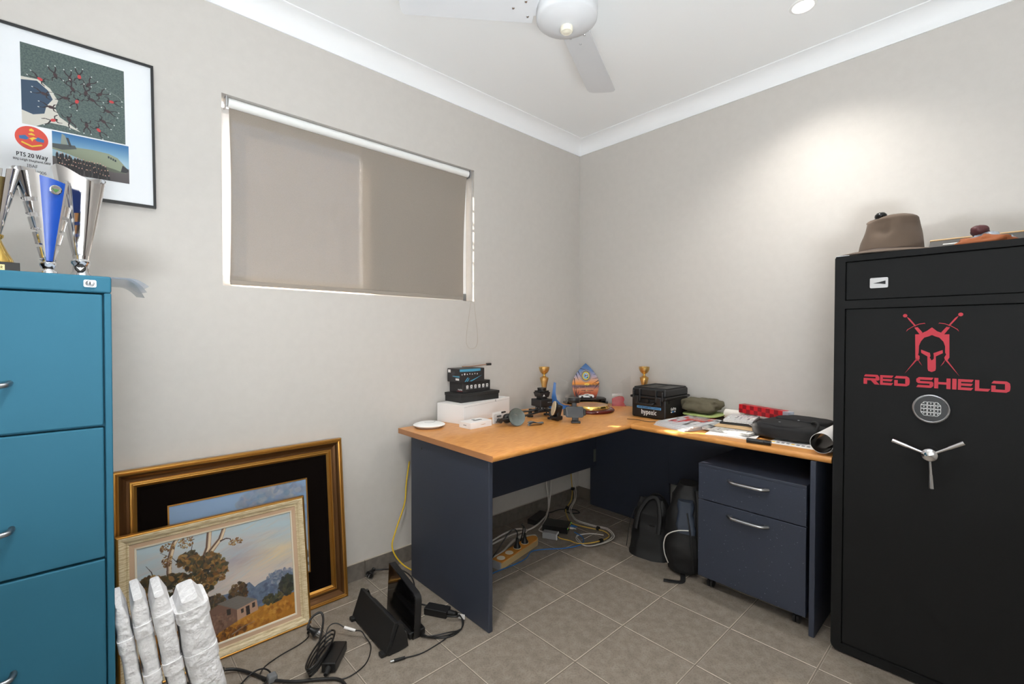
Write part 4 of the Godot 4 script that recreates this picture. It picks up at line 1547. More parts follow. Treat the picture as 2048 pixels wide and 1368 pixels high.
func frame_bar(prof: Array, w: float, h: float) -> Mb:
	# a mitred picture frame from a profile of (inset from the outer edge, height); centred, face to +z
	var b := Mb.new()
	for k in prof.size() - 1:
		var p: Vector2 = prof[k]
		var q: Vector2 = prof[k + 1]
		var cp := [Vector3(-w / 2 + p.x, -h / 2 + p.x, p.y), Vector3(w / 2 - p.x, -h / 2 + p.x, p.y), Vector3(w / 2 - p.x, h / 2 - p.x, p.y), Vector3(-w / 2 + p.x, h / 2 - p.x, p.y)]
		var cq := [Vector3(-w / 2 + q.x, -h / 2 + q.x, q.y), Vector3(w / 2 - q.x, -h / 2 + q.x, q.y), Vector3(w / 2 - q.x, h / 2 - q.x, q.y), Vector3(-w / 2 + q.x, h / 2 - q.x, q.y)]
		var d := (q - p).normalized()
		for e in 4:
			var out := Vector3([0, 1, 0, -1][e], [-1, 0, 1, 0][e], 0)
			var m := (out * d.y + Vector3.BACK * d.x).normalized()
			if m.z < -0.001:
				m = -m
			b.quad(cp[e], cp[(e + 1) % 4], cq[(e + 1) % 4], cq[e], m)
	return b


func poster() -> void:
	var w := 0.43
	var h := 0.512
	var o := thing("framed_poster", "black framed skydiving poster with plane photo and red oval emblem on wall", "poster", Vector3(-2.457 - w / 2, 1.9005, 0.0))
	o.rotation.z = deg_to_rad(0.6)
	part("frame", frame_bar([Vector2(0, 0.002), Vector2(0, 0.02), Vector2(0.008, 0.02), Vector2(0.008, 0.014)], w, h), M.black_frame, o)
	var sheet := boxpart("paper", Vector3(0, 0, 0.008), Vector3(w - 0.014, h - 0.014, 0.009), 0, M.paper, o)
	var ox := -2.457 - w / 2
	var oy := 1.9005
	for q in [["photo_print", [-2.7893, 2.1095, -2.539, 1.8545], skydive_photo()], ["photo_print", [-2.723, 1.8505, -2.5308, 1.7185], plane_photo()]]:
		var b := Mb.new()
		b.quad(Vector3(q[1][0] - ox, q[1][3] - oy, 0.0129), Vector3(q[1][2] - ox, q[1][3] - oy, 0.0129), Vector3(q[1][2] - ox, q[1][1] - oy, 0.0129), Vector3(q[1][0] - ox, q[1][1] - oy, 0.0129), Vector3.BACK)
		part(q[0], b, printed("poster_print_%d" % used.size(), q[2]), sheet)
		used["print_count"] = used.get("print_count", 0) + 1
	var E := Transform3D(Basis(), Vector3(-2.769 - ox, 1.8125 - oy, 0.0126))
	var b := Mb.new()
	b.x = E
	b.prism(disc(Vector2.ZERO, Vector2(0.0372, 0.0375), 36), 0, 0.0004)
	var em := part("emblem", b, mat("emblem_red", rgb(206, 74, 60), 0.6), sheet)
	em.set_meta("label", "red oval emblem with blue wings and yellow scroll")
	b = Mb.new()
	b.x = E
	for s: float in [-1.0, 1.0]:
		b.prism(PackedVector2Array([Vector2(0.006 * s, -0.001), Vector2(0.014 * s, 0.007), Vector2(0.028 * s, 0.002), Vector2(0.027 * s, -0.007), Vector2(0.012 * s, -0.007)]), 0.0004, 0.0008)
	part("wings", b, mat("emblem_blue", rgb(52, 104, 156), 0.6), em)
	b = Mb.new()
	b.x = E
	b.prism(PackedVector2Array([Vector2(-0.006, -0.002), Vector2(0.004, 0.005), Vector2(0.012, 0.002), Vector2(0.004, -0.002), Vector2(0.001, -0.01), Vector2(-0.002, -0.004)]), 0.0006, 0.001)
	b.prism(PackedVector2Array([Vector2(-0.008, 0.012), Vector2(0, 0.017), Vector2(0.008, 0.012), Vector2(0.006, 0.01), Vector2(-0.006, 0.01)]), 0.0006, 0.001)
	b.prism(PackedVector2Array([Vector2(-0.022, -0.014), Vector2(0, -0.023), Vector2(0.022, -0.014), Vector2(0.024, -0.018), Vector2(0, -0.028), Vector2(-0.024, -0.018)]), 0.0006, 0.001)
	b.prism(PackedVector2Array([Vector2(-0.005, 0.022), Vector2(-0.005, 0.027), Vector2(0, 0.031), Vector2(0.005, 0.027), Vector2(0.005, 0.022)]), 0.0006, 0.001)
	part("figure", b, mat("emblem_yellow", rgb(226, 190, 60), 0.6), em)
	for q in [["PTS 20 Way", 1.757, 0.0125, 0.07, true], ["MAJ Leigh Shepherd,OAM", 1.741, 0.0062, 0.083, true], ["IBAF", 1.7245, 0.0095, 0.024, false], ["1st April 2006", 1.7075, 0.0088, 0.062, false]]:
		lettering(q[0], q[2], M.ink, sheet, Transform3D(Basis(), Vector3(-2.7695 - ox, q[1] - oy, 0.0128)), q[3], q[4])


func paintings() -> void:
	# the large one leans on the wall, the small one leans on the large one
	var w := 0.803
	var h := 0.712
	var o := thing("large_painting", "large gilt framed painting with black mount leaning on the wall", "painting", Vector3(-1.782 - w / 2, 0, 0.112))
	var tilt := atan2(0.072, 0.7)
	o.rotation.x = -tilt
	var cc := [Vector3(0, h / 2, -0.03)]
	var add := func(called: String, mb: Mb, m: Material, parent: Node3D) -> MeshInstance3D:
		for k in mb.v.size():
			mb.v[k] += cc[0]
		return part(called, mb, m, parent)
	var fr: MeshInstance3D = add.call("outer_gilt", frame_bar([Vector2(0, 0), Vector2(0, 0.03), Vector2(0.003, 0.034), Vector2(0.008, 0.034), Vector2(0.01, 0.031), Vector2(0.012, 0.033), Vector2(0.017, 0.031)], w, h), M.gilt, o)
	add.call("bronze_cove", frame_bar([Vector2(0.017, 0.031), Vector2(0.022, 0.028), Vector2(0.029, 0.021), Vector2(0.037, 0.017), Vector2(0.045, 0.016)], w, h), M.bronze_gilt, o)
	add.call("inner_gilt", frame_bar([Vector2(0.045, 0.016), Vector2(0.047, 0.02), Vector2(0.052, 0.02), Vector2(0.054, 0.016), Vector2(0.058, 0.017), Vector2(0.062, 0.014), Vector2(0.067, 0.01)], w, h), M.gilt, o)
	add.call("back_board", shape(func(q: Mb): q.box(Vector3(0, 0, 0.003), Vector3(w - 0.01, h - 0.01, 0.006))), M.black_velvet, o)
	var mount: MeshInstance3D = add.call("black_mount", frame_bar([Vector2(0.066, 0.0105), Vector2(0.075, 0.0095), Vector2(0.078, 0.008), Vector2(0.155, 0.008)], w, h), M.black_velvet, o)
	add.call("gilt_fillet", frame_bar([Vector2(0.153, 0.008), Vector2(0.153, 0.0105), Vector2(0.158, 0.0105), Vector2(0.158, 0.007)], w, h), M.gilt, mount)
	var pic := Mb.new()
	pic.quad(Vector3(-w / 2 + 0.157, -h / 2 + 0.157, 0.0085), Vector3(w / 2 - 0.157, -h / 2 + 0.157, 0.0085), Vector3(w / 2 - 0.157, h / 2 - 0.157, 0.0085), Vector3(-w / 2 + 0.157, h / 2 - 0.157, 0.0085), Vector3.BACK)
	var cm := printed("cloud_canvas", cloud_painting(), 0.5)
	add.call("canvas", pic, cm, o)
	w = 0.607
	h = 0.512
	o = thing("landscape_painting", "cream framed landscape painting of a stone cottage under gum trees", "painting", Vector3(-1.975 - w / 2, 0, 0.2))
	tilt = atan2(0.083, 0.5)
	o.rotation.x = -tilt
	cc[0] = Vector3(0, h / 2, -0.024)
	add.call("gilt_edge", frame_bar([Vector2(0, 0), Vector2(0, 0.022), Vector2(0.002, 0.026), Vector2(0.006, 0.027), Vector2(0.008, 0.025)], w, h), M.gilt, o)
	add.call("limed_frame", frame_bar([Vector2(0.008, 0.025), Vector2(0.011, 0.026), Vector2(0.02, 0.0235), Vector2(0.027, 0.019), Vector2(0.028, 0.017), Vector2(0.0295, 0.0185), Vector2(0.031, 0.0165), Vector2(0.0325, 0.0175), Vector2(0.036, 0.015)], w, h), M.limed_wood, o)
	add.call("linen_slip", frame_bar([Vector2(0.036, 0.015), Vector2(0.037, 0.014), Vector2(0.05, 0.0125)], w, h), M.linen, o)
	add.call("inner_slip", frame_bar([Vector2(0.05, 0.0125), Vector2(0.0505, 0.014), Vector2(0.055, 0.013), Vector2(0.0565, 0.009)], w, h), M.slip_white, o)
	add.call("back_board", shape(func(q: Mb): q.box(Vector3(0, 0, 0.003), Vector3(w - 0.008, h - 0.008, 0.006))), M.limed_wood, o)
	pic = Mb.new()
	pic.quad(Vector3(-w / 2 + 0.055, -h / 2 + 0.055, 0.0095), Vector3(w / 2 - 0.055, -h / 2 + 0.055, 0.0095), Vector3(w / 2 - 0.055, h / 2 - 0.055, 0.0095), Vector3(-w / 2 + 0.055, h / 2 - 0.055, 0.0095), Vector3.BACK)
	cm = printed("farm_canvas", farm_painting(), 0.45)
	add.call("canvas", pic, cm, o)
	# foam-wrapped panels standing against the cabinet side
	var labels := ["foam wrapped panel pressed flat against the teal cabinet side", "foam wrapped panel second out from the teal cabinet", "foam wrapped panel third out from the teal cabinet", "outermost foam wrapped panel, leaning in front of the landscape painting"]
	for k in 4:
		var x: float = [-2.526, -2.486, -2.44, -2.372][k]
		var hh: float = [0.5, 0.515, 0.51, 0.48][k]
		var th: float = [0.03, 0.034, 0.04, 0.074][k]
		var p := thing("wrapped_panel", labels[k], "panel", Vector3(x, 0.004, 0.565 + 0.012 * k), 0, "foam wrapped panels")
		p.rotation.z = deg_to_rad([7.5, 7.8, 8.2, 9.0][k])
		var b := Mb.new()
		var no := FastNoiseLite.new()
		no.seed = 80 + k
		no.frequency = 9.0
		var rows := []
		for r in 15:
			var f := r / 14.0
			var y := f * hh
			var sh := 1.0 - 0.5 * pow(maxf(0.0, f - 0.93) / 0.07, 2.0)
			var row := PackedVector3Array()
			for q in rrect(Vector2.ZERO, Vector2(th * sh, 0.13), th * 0.3 * sh, 3):
				var pp := Vector3(q.x, y, q.y)
				pp += Vector3(no.get_noise_3d(pp.x, pp.y, pp.z), no.get_noise_3d(pp.y, pp.z, 3.0) * 0.6, no.get_noise_3d(pp.z, pp.x, pp.y)) * 0.006
				row.append(pp)
			rows.append(row)
		b.loft(rows, true, true)
		part("foam_wrap", b, M.foam_wrap, p)
		for e in 2:
			b = Mb.new()
			var y: float = [0.42, 0.28][e] * hh / 0.53 + 0.02 * k
			b.x = Transform3D(Basis(Vector3.RIGHT, PI / 2), Vector3(0, y, 0))
			b.prism(rrect(Vector2.ZERO, Vector2(th + 0.004, 0.135), th * 0.32, 3), -0.016, 0.016)
			part("tape_band", b, M.foam_wrap, p)


# an open curved shell: radius grows upward, spanning angles a0..a1; the rim may slope
func shell(b: Mb, y0: float, y1: float, r0: float, r1: float, a0: float, a1: float, slope0 := 0.0, slope1 := 0.0, th := 0.0012, n := 16, m := 6) -> void:
	for side in 2:
		var rows := []
		for r in m + 1:
			var row := PackedVector3Array()
			for k in n + 1:
				var a := lerpf(a0, a1, float(k) / n)
				var ya := y0 + slope0 * cos(a)
				var yb := y1 + slope1 * cos(a)
				var y := lerpf(ya, yb, float(r) / m)
				var f := (y - y0) / maxf(1e-5, y1 - y0)
				var rad := lerpf(r0, r1, clampf(f, 0.0, 1.3)) - th * side
				row.append(Vector3(cos(a) * rad, y, sin(a) * rad))
			rows.append(row)
		var mid := (a0 + a1) / 2
		b.loft(rows, false, false, Vector3(cos(mid), 0, sin(mid)) * (1.0 if side == 0 else -1.0))


func badge(parent: Node3D, at: Transform3D, r: float, rim: Material, core: Material) -> void:
	var b := Mb.new()
	b.x = at * Transform3D(Basis(Vector3.RIGHT, PI / 2), Vector3.ZERO)
	b.lathe(Vector3.ZERO, [Vector2(r, 0), Vector2(r, 0.0025), Vector2(r * 0.84, 0.003), Vector2(r * 0.82, 0.002), Vector2(0, 0.002)], 24)
	var o := part("badge", b, rim, parent)
	b = Mb.new()
	b.x = at * Transform3D(Basis(), Vector3(0, 0, 0.0021))
	b.prism(PackedVector2Array([Vector2(-r * 0.7, r * 0.3), Vector2(-r * 0.2, r * 0.1), Vector2(0, r * 0.25), Vector2(r * 0.2, r * 0.1), Vector2(r * 0.7, r * 0.3), Vector2(r * 0.35, -r * 0.2), Vector2(0, -r * 0.6), Vector2(-r * 0.35, -r * 0.2)]), 0, 0.0006)
	part("crest", b, core, o)


func cabinet_top() -> void:
	var ty := 1.327
	# plastic document sleeves under the trophies, sagging over the edge
	var b := Mb.new()
	for lay in 3:
		var rows := []
		for r in 9:
			var row := PackedVector3Array()
			var x := -2.9 + r * 0.041 + lay * 0.004
			var over := maxf(0.0, x - (-2.6))
			for k in 5:
				var z := 0.32 + k * 0.068 + lay * 0.01
				row.append(Vector3(x, ty + 0.001 + lay * 0.0012, z))
			rows.append(row)
		for r in 5:
			var row := PackedVector3Array()
			var f := (r + 1) / 5.0
			for k in 5:
				row.append(Vector3(-2.572 + lay * 0.004 + f * 0.04, ty + 0.001 + lay * 0.0012 - f * f * (0.045 - lay * 0.013) * (0.6 + 0.1 * k), 0.32 + k * 0.068 + lay * 0.01))
			rows.append(row)
		b.loft(rows, false, false, Vector3.UP)
	solo("document_sleeve", b, M.sleeve, "clear plastic document sleeves flopping over the cabinet edge under trophies", "document sleeve")
	# silver cup with the blue stripe
	var o := thing("silver_trophy", "silver slatted trophy with a blue stripe on the teal cabinet", "trophy", Vector3(-2.716, ty + 0.004, 0.47), deg_to_rad(8))
	boxpart("base_plate", Vector3(0, 0.004, 0), Vector3(0.085, 0.008, 0.07), 0.001, M.black_gloss, o)
	b = Mb.new()
	b.lathe(Vector3(0, 0.008, 0), [Vector2(0.019, 0), Vector2(0.017, 0.008), Vector2(0.011, 0.014), Vector2(0.0155, 0.022), Vector2(0.0165, 0.028), Vector2(0.012, 0.034), Vector2(0.0155, 0.037)], 24)
	part("stem", b, M.chrome, o)
	# slats with open slots between them, then the closed rim; the mouth is cut askew
	var y0 := 0.045
	for k in 5:
		b = Mb.new()
		var lo := y0 + 0.004 + k * 0.036
		var hi := lo + (0.026 if k < 4 else 0.058)
		var ra := 0.014 + 0.046 * (lo - y0) / 0.21
		var rb := 0.014 + 0.046 * (hi - y0) / 0.21
		shell(b, lo, hi, ra, rb, deg_to_rad(114), deg_to_rad(250), 0, -0.014 if k == 4 else 0.0, 0.0012, 14, 3)
		part("slat", b, M.chrome, o)
		if k < 4:
			b = Mb.new()
			shell(b, lo, hi, ra, rb, deg_to_rad(-40), deg_to_rad(54), 0, 0, 0.0012, 8, 3)
			part("slat", b, M.chrome, o)
	for a in [[53, 61], [107, 116]]:
		b = Mb.new()
		shell(b, y0 - 0.004, y0 + 0.2, 0.0145, 0.0585, deg_to_rad(a[0]), deg_to_rad(a[1]), 0, -0.012, 0.0016, 4, 12)
		part("rib", b, M.chrome, o)
	b = Mb.new()
	shell(b, y0 - 0.004, y0 + 0.196, 0.0148, 0.0582, deg_to_rad(60), deg_to_rad(108), 0, -0.012, 0.0012, 10, 12)
	var stripe := part("blue_stripe", b, M.blue_enamel, o)
	badge(stripe, facing(Vector3(cos(deg_to_rad(80)), -0.2, sin(deg_to_rad(80))), Vector3(cos(deg_to_rad(80)) * 0.0555, y0 + 0.17, sin(deg_to_rad(80)) * 0.0555)), 0.0115, M.chrome, M.badge_green)
	# plain silver cup with a wavy rim
	o = thing("wavy_silver_trophy", "tall polished silver cup with a wavy rim on the teal cabinet", "trophy", Vector3(-2.655, ty + 0.004, 0.36), deg_to_rad(-10))
	boxpart("base_plate", Vector3(0.005, 0.004, 0), Vector3(0.1, 0.008, 0.08), 0.001, M.black_gloss, o)
	b = Mb.new()
	b.lathe(Vector3(0, 0.008, 0), [Vector2(0.025, 0), Vector2(0.0245, 0.012), Vector2(0.019, 0.022), Vector2(0.017, 0.04), Vector2(0.0215, 0.046), Vector2(0.0225, 0.052), Vector2(0.017, 0.058), Vector2(0.0185, 0.068)], 28)
	var st := part("stem", b, M.chrome, o)
	badge(st, facing(Vector3(0.1, 0, 1), Vector3(0.002, 0.04, 0.019)), 0.012, M.black_gloss, M.satin_metal)
	b = Mb.new()
	for side in 2:
		var rows := []
		for r in 13:
			var row := PackedVector3Array()
			for k in 48:
				var a := TAU * k / 48
				var top := 0.3 + 0.012 * cos(a * 2.0 + 1.6) + 0.01 * cos(a + 2.6)
				var y := lerpf(0.076, top, r / 12.0)
				var rad := 0.017 + 0.04 * pow((y - 0.076) / 0.24, 0.9) - 0.0012 * side
				rad *= 1.0 + 0.035 * cos(a * 6.0)
				row.append(Vector3(cos(a) * rad, y, sin(a) * rad))
			rows.append(row)
		b.loft(rows)
	part("cup", b, M.chrome, o)
	# gold trophy
	o = thing("gold_trophy", "gold and silver trophy on a black plinth with engraved plate", "trophy", Vector3(-2.806, ty + 0.003, 0.5), deg_to_rad(5))
	boxpart("plinth", Vector3(-0.005, 0.014, 0), Vector3(0.095, 0.026, 0.07), 0.001, M.black_gloss, o)
	boxpart("plate", Vector3(-0.012, 0.0135, 0.0352), Vector3(0.06, 0.014, 0.001), 0, M.pale_gold, o)
	lettering("ON'S SUMMER", 0.0065, M.ink, o, Transform3D(Basis(), Vector3(-0.008, 0.0135, 0.0358)), 0.046)
	b = Mb.new()
	b.lathe(Vector3(0, 0.027, 0), [Vector2(0.034, 0), Vector2(0.033, 0.008), Vector2(0.024, 0.026), Vector2(0.016, 0.046), Vector2(0.013, 0.056), Vector2(0.017, 0.06), Vector2(0.018, 0.066), Vector2(0.012, 0.07)], 28)
	st = part("bell_stem", b, M.gold, o)
	badge(st, facing(Vector3(0.1, -0.1, 1), Vector3(0.0, 0.078, 0.02)), 0.0125, M.pale_gold, M.badge_green)
	b = Mb.new()
	shell(b, 0.095, 0.235, 0.014, 0.045, deg_to_rad(-70), deg_to_rad(60), 0, 0.02, 0.0014, 18, 10)
	part("silver_half", b, M.chrome, o)
	b = Mb.new()
	shell(b, 0.095, 0.225, 0.0135, 0.042, deg_to_rad(60), deg_to_rad(150), 0, 0.0, 0.0014, 14, 10)
	part("gold_panel", b, M.pale_gold, o)
	b = Mb.new()
	shell(b, 0.095, 0.265, 0.014, 0.05, deg_to_rad(150), deg_to_rad(290), 0, 0.0, 0.0014, 18, 10)
	part("back_half", b, M.chrome, o)


func safe_top() -> void:
	var ty := 1.4815
	# felt hat
	var o := thing("felt_hat", "brown felt bush hat with plaited leather band on the safe", "hat", Vector3(-0.43, ty, 1.832), deg_to_rad(-43))
	# local x runs from brow to back
	var b := Mb.new()
	var rows := []
	var n := 56
	for r in 26:
		var f := r / 25.0
		var row := PackedVector3Array()
		for k in n:
			var a := TAU * k / n
			var ca := cos(a)
			var sa := sin(a)
			var p := Vector3.ZERO
			if f < 0.74:
				# sides, narrowing upward and pinched at the brow
				var u := f / 0.74
				var lx := lerpf(0.105, 0.098 if ca > 0.0 else 0.086, u)
				var lz := lerpf(0.085, 0.07, u)
				var sh := 1.0 - 0.08 * pow(u, 4.0)
				p = Vector3(ca * lx * sh, 0.012 + 0.122 * u + 0.006 * u * ca, sa * lz * sh)
				var dent := exp(-pow((absf(a if a < PI else a - TAU) - 2.5) / 0.32, 2.0)) * exp(-pow((u - 0.75) / 0.22, 2.0))
				p -= Vector3(ca, 0, sa) * 0.02 * dent
				var crease := exp(-pow((absf(a if a < PI else a - TAU) - 1.35) / 0.55, 2.0)) * exp(-pow((u - 0.8) / 0.16, 2.0))
				p -= Vector3(ca, 0, sa) * 0.011 * crease
			else:
				# rounded top with a long valley
				var u := (f - 0.74) / 0.26
				var e := cos(u * PI / 2)
				p = Vector3(ca * (0.0902 if ca > 0.0 else 0.0791) * e, 0.134 + 0.026 * sin(u * PI * 0.5) + 0.006 * ca * e, sa * 0.0644 * e)
				p.y -= 0.034 * exp(-pow(p.z / 0.02, 2.0)) * u
			row.append(p)
		rows.append(row)
	b.loft(rows)
	part("crown", b, M.felt, o)
	b = Mb.new()
	for side in 2:
		rows = []
		for r in 7:
			var f := r / 6.0
			var row := PackedVector3Array()
			for k in n:
				var a := TAU * k / n
				var p := Vector3(cos(a) * lerpf(0.1, 0.175, f), 0, sin(a) * lerpf(0.08, 0.15, f))
				p.y = 0.02 - 0.021 * f * f * (0.5 + 0.5 * cos(a - 2.25)) + 0.004 * f * f - 0.003 * side
				row.append(p)
			rows.append(row)
		b.loft(rows, true, false, Vector3.UP if side == 0 else Vector3.DOWN)
	part("brim", b, M.felt, o)
	b = Mb.new()
	var ring := PackedVector3Array()
	for k in n + 1:
		var a := TAU * k / n
		ring.append(Vector3(cos(a) * 0.1055, 0.0185, sin(a) * 0.0858))
	b.tube(ring, 0.0038, 8, 1.4)
	b.soft(Vector3(0.085, 0.02, 0.06), Vector3(0.012, 0.01, 0.012), 0.9, 0.1, 5, 60, -1, 10, 8)
	part("band", b, M.leather_brown, o)
	# black shaker behind the hat
	b = Mb.new()
	b.lathe(Vector3(-0.25, ty, 1.775), [Vector2(0, 0.001), Vector2(0.018, 0.001), Vector2(0.018, 0.17), Vector2(0.022, 0.178), Vector2(0.0225, 0.184), Vector2(0.019, 0.188), Vector2(0.021, 0.192), Vector2(0.0205, 0.2), Vector2(0.013, 0.209), Vector2(0, 0.212)], 22)
	solo("pepper_grinder", b, M.black_gloss, "glossy black ribbed cap showing above the felt hat", "grinder")
	# white paper slip on the front corner
	b = Mb.new()
	b.box(Vector3(-0.572, ty + 0.001, 1.715), Vector3(0.026, 0.0016, 0.04))
	solo("paper_slip", b, M.paper, "small white paper slip on the safe corner under the hat brim", "paper")
	# framed board lying along the back
	o = thing("framed_board", "wood edged dark board with white dashes lying on the safe", "board", Vector3(-0.225, ty, 2.075))
	var B := Transform3D(Basis(Vector3(0, 0, 1), deg_to_rad(24)), Vector3(0.0, 0.034, 0))
	b = Mb.new()
	b.x = B
	b.box(Vector3(0, 0.012, 0), Vector3(0.16, 0.012, 0.31), 0.001)
	part("dark_board", b, mat("slate_board", rgb(84, 82, 80), 0.7), o)
	b = Mb.new()
	b.x = B
	b.box(Vector3(0.084, 0.012, 0), Vector3(0.012, 0.018, 0.314), 0.001)
	b.box(Vector3(-0.084, 0.012, 0), Vector3(0.012, 0.016, 0.314), 0.001)
	b.x = Transform3D()
	b.box(Vector3(0.078, 0.035, -0.15), Vector3(0.012, 0.068, 0.012))
	b.box(Vector3(0.078, 0.035, 0.15), Vector3(0.012, 0.068, 0.012))
	part("wood_edge", b, M.tan_wood, o)
	for k in 6:
		b = Mb.new()
		b.x = B
		b.box(Vector3(-0.03 + 0.05 * (k % 2), 0.0186, -0.15 + 0.055 * k), Vector3(0.012, 0.0008, 0.04))
		part("white_dash", b, M.white_ink, o)
	# rust coloured hide
	b = Mb.new()
	b.soft(Vector3(-0.5, ty + 0.006, 2.083), Vector3(0.11, 0.052, 0.15), 1.0, 0.35, 17, 26.0, -0.006, 44, 22)
	solo("hide_scrap", b, M.rust_hide, "crumpled rust coloured hide lying at the safe front edge", "hide")
	b = Mb.new()
	b.soft(Vector3(-0.39, ty + 0.024, 2.085), Vector3(0.1, 0.06, 0.13), 1.1, 0.4, 18, 26.0, -0.024, 40, 20)
	var bag := solo("plastic_bag", b, M.sleeve, "crinkled clear plastic bag behind the rust coloured hide", "bag")
	b = Mb.new()
	b.soft(Vector3(-0.395, ty + 0.065, 2.066), Vector3(0.055, 0.04, 0.05), 0.9, 0.25, 19, 26.0, -0.02, 28, 18)
	solo("maroon_pouch", b, M.maroon, "maroon cloth pouch bulging from the plastic bag", "pouch")
	b = Mb.new()
	b.box(Vector3(-0.44, ty + 0.016, 2.2), Vector3(0.16, 0.03, 0.055), 0.006)
	solo("maroon_case", b, M.maroon, "flat maroon case at the end of the safe top", "case")


func carton(called: String, label: String, foot: Vector3, size: Vector3, turn: float, m: Material, r := 0.0015, category := "box", group := "") -> Node3D:
	# foot: the front corner next to the small side; size x along the long side, z into the desk
	var o := thing(called, label, category, foot + Vector3(size.x / 2, 0, -size.z / 2).rotated(Vector3.UP, turn), turn, group)
	boxpart("carton", Vector3(0, size.y / 2, 0), size, r, m, o)
	return o


func desk_boxes() -> void:
	var y := 0.72
	# access point
	var o := thing("access_point", "round white domed wireless access point on the desk end", "access point", Vector3(-1.372, y, 0.143))
	var b := Mb.new()
	b.lathe(Vector3.ZERO, [Vector2(0, 0.001), Vector2(0.062, 0.001), Vector2(0.068, 0.005), Vector2(0.0715, 0.0085)], 44)
	part("foot_ring", b, mat("peach_plastic", rgb(216, 206, 200), 0.4), o)
	b = Mb.new()
	b.lathe(Vector3.ZERO, [Vector2(0.0715, 0.0085), Vector2(0.08, 0.0125), Vector2(0.0805, 0.0135), Vector2(0.076, 0.0165), Vector2(0.06, 0.022), Vector2(0.04, 0.0262), Vector2(0.02, 0.0285), Vector2(0, 0.029)], 44)
	part("dome", b, M.white_plastic, o)
	b = Mb.new()
	var arc := PackedVector3Array()
	for k in 15:
		var a := PI * 0.05 + PI * 0.9 * k / 14.0
		arc.append(Vector3(cos(a) * 0.03, 0.0275, sin(a) * 0.03))
	b.tube(arc, 0.0008, 6)
	part("light_ring", b, M.steel, o)
	# white carton at the bottom
	o = carton("white_carton", "long plain white carton at the bottom of the box stack", Vector3(-1.209, y, 0.217), Vector3(0.425, 0.1, 0.187), deg_to_rad(13.5), M.card_white)
	boxpart("tape_mark", Vector3(0.07, 0.094, 0.0938), Vector3(0.003, 0.012, 0.0006), 0, M.ink, o)
	boxpart("lid_line", Vector3(0, 0.0885, 0.0937), Vector3(0.422, 0.0008, 0.0004), 0, M.grey_plastic, o)
	# black shoebox with its lid
	o = carton("black_shoebox", "flat black lidded box lying on the white carton", Vector3(-1.171, y + 0.1, 0.141), Vector3(0.278, 0.038, 0.148), deg_to_rad(2), M.card_black)
	boxpart("lid", Vector3(0, 0.0405, 0), Vector3(0.285, 0.016, 0.155), 0.0015, M.card_black, o)
	# dark icon carton
	o = carton("icon_carton", "dark grey carton with a row of white icons in the stack", Vector3(-1.137, y + 0.149, 0.114), Vector3(0.206, 0.06, 0.127), deg_to_rad(4), M.card_dark)
	for k in 6:
		b = Mb.new()
		b.x = Transform3D(Basis(), Vector3(-0.072 + k * 0.03, 0.032, 0.0637))
		b.prism(rrect(Vector2.ZERO, Vector2(0.016, 0.016), 0.003), 0, 0.0004)
		b.prism(rrect(Vector2(0, -0.0115), Vector2(0.018, 0.002), 0.0005), 0, 0.0004)
		part("icon", b, M.white_ink, o)
		b = Mb.new()
		b.x = Transform3D(Basis(), Vector3(-0.072 + k * 0.03, 0.032, 0.0641))
		b.prism(disc(Vector2(0, 0), Vector2(0.002 + 0.001 * (k % 3), 0.0035), 8), 0, 0.0003)
		part("icon_mark", b, M.card_dark, o)
	scribble(o, facing(Vector3.LEFT, Vector3(-0.1032, 0.016, 0.038)), 0.034, 0.009, M.white_ink)
	boxpart("red_line", Vector3(-0.1033, 0.008, 0.035), Vector3(0.0006, 0.001, 0.05), 0, M.check_red, o)
	# blue and black carton on top
	o = carton("blue_band_carton", "black carton with a blue band on top of the stack", Vector3(-1.169, y + 0.209, 0.126), Vector3(0.178, 0.073, 0.109), deg_to_rad(2), M.card_dark)
	b = Mb.new()
	b.x = Transform3D(Basis(), Vector3(0, 0, 0.0547))
	b.prism(PackedVector2Array([Vector2(-0.088, 0.071), Vector2(0.06, 0.071), Vector2(0.06, 0.058), Vector2(0.0, 0.056), Vector2(-0.088, 0.058)]), 0, 0.0004)
	b.prism(PackedVector2Array([Vector2(-0.055, 0.002), Vector2(-0.035, 0.024), Vector2(-0.028, 0.024), Vector2(-0.047, 0.002)]), 0, 0.0004)
	b.prism(PackedVector2Array([Vector2(-0.04, 0.002), Vector2(-0.025, 0.02), Vector2(-0.02, 0.02), Vector2(-0.032, 0.002)]), 0, 0.0004)
	b.prism(PackedVector2Array([Vector2(-0.02, 0.004), Vector2(0.03, 0.02), Vector2(0.07, 0.034), Vector2(0.03, 0.016), Vector2(-0.005, 0.002)]), 0, 0.0004)
	b.x = Transform3D(Basis(Vector3(0, 0, 1), Vector3.UP, Vector3.LEFT), Vector3(-0.0892, 0, 0))
	b.prism(PackedVector2Array([Vector2(-0.01, 0.033), Vector2(0.054, 0.035), Vector2(0.054, 0.027), Vector2(0.0, 0.029)]), 0, 0.0004)
	part("blue_print", b, M.print_blue, o)
	for k in 7:
		b = Mb.new()
		b.x = Transform3D(Basis(), Vector3(-0.072 + k * 0.018, 0.042 + 0.002 * (k % 2), 0.0547))
		b.prism(disc(Vector2.ZERO, Vector2(0.0045 if k == 1 else 0.0026, 0.006 if k == 1 else 0.004), 10), 0, 0.0004)
		part("icon", b, M.white_ink, o)
	for q in [[-0.036, 0.059, 0.022, 0.016], [0.035, 0.016, 0.03, 0.011]]:
		b = Mb.new()
		b.x = Transform3D(Basis(Vector3(0, 0, 1), Vector3.UP, Vector3.LEFT), Vector3(-0.0892, 0, 0))
		b.prism(rrect(Vector2(q[0], q[1]), Vector2(q[2], q[3]), 0.001), 0, 0.0005)
		part("sticker", b, M.card_white, o)
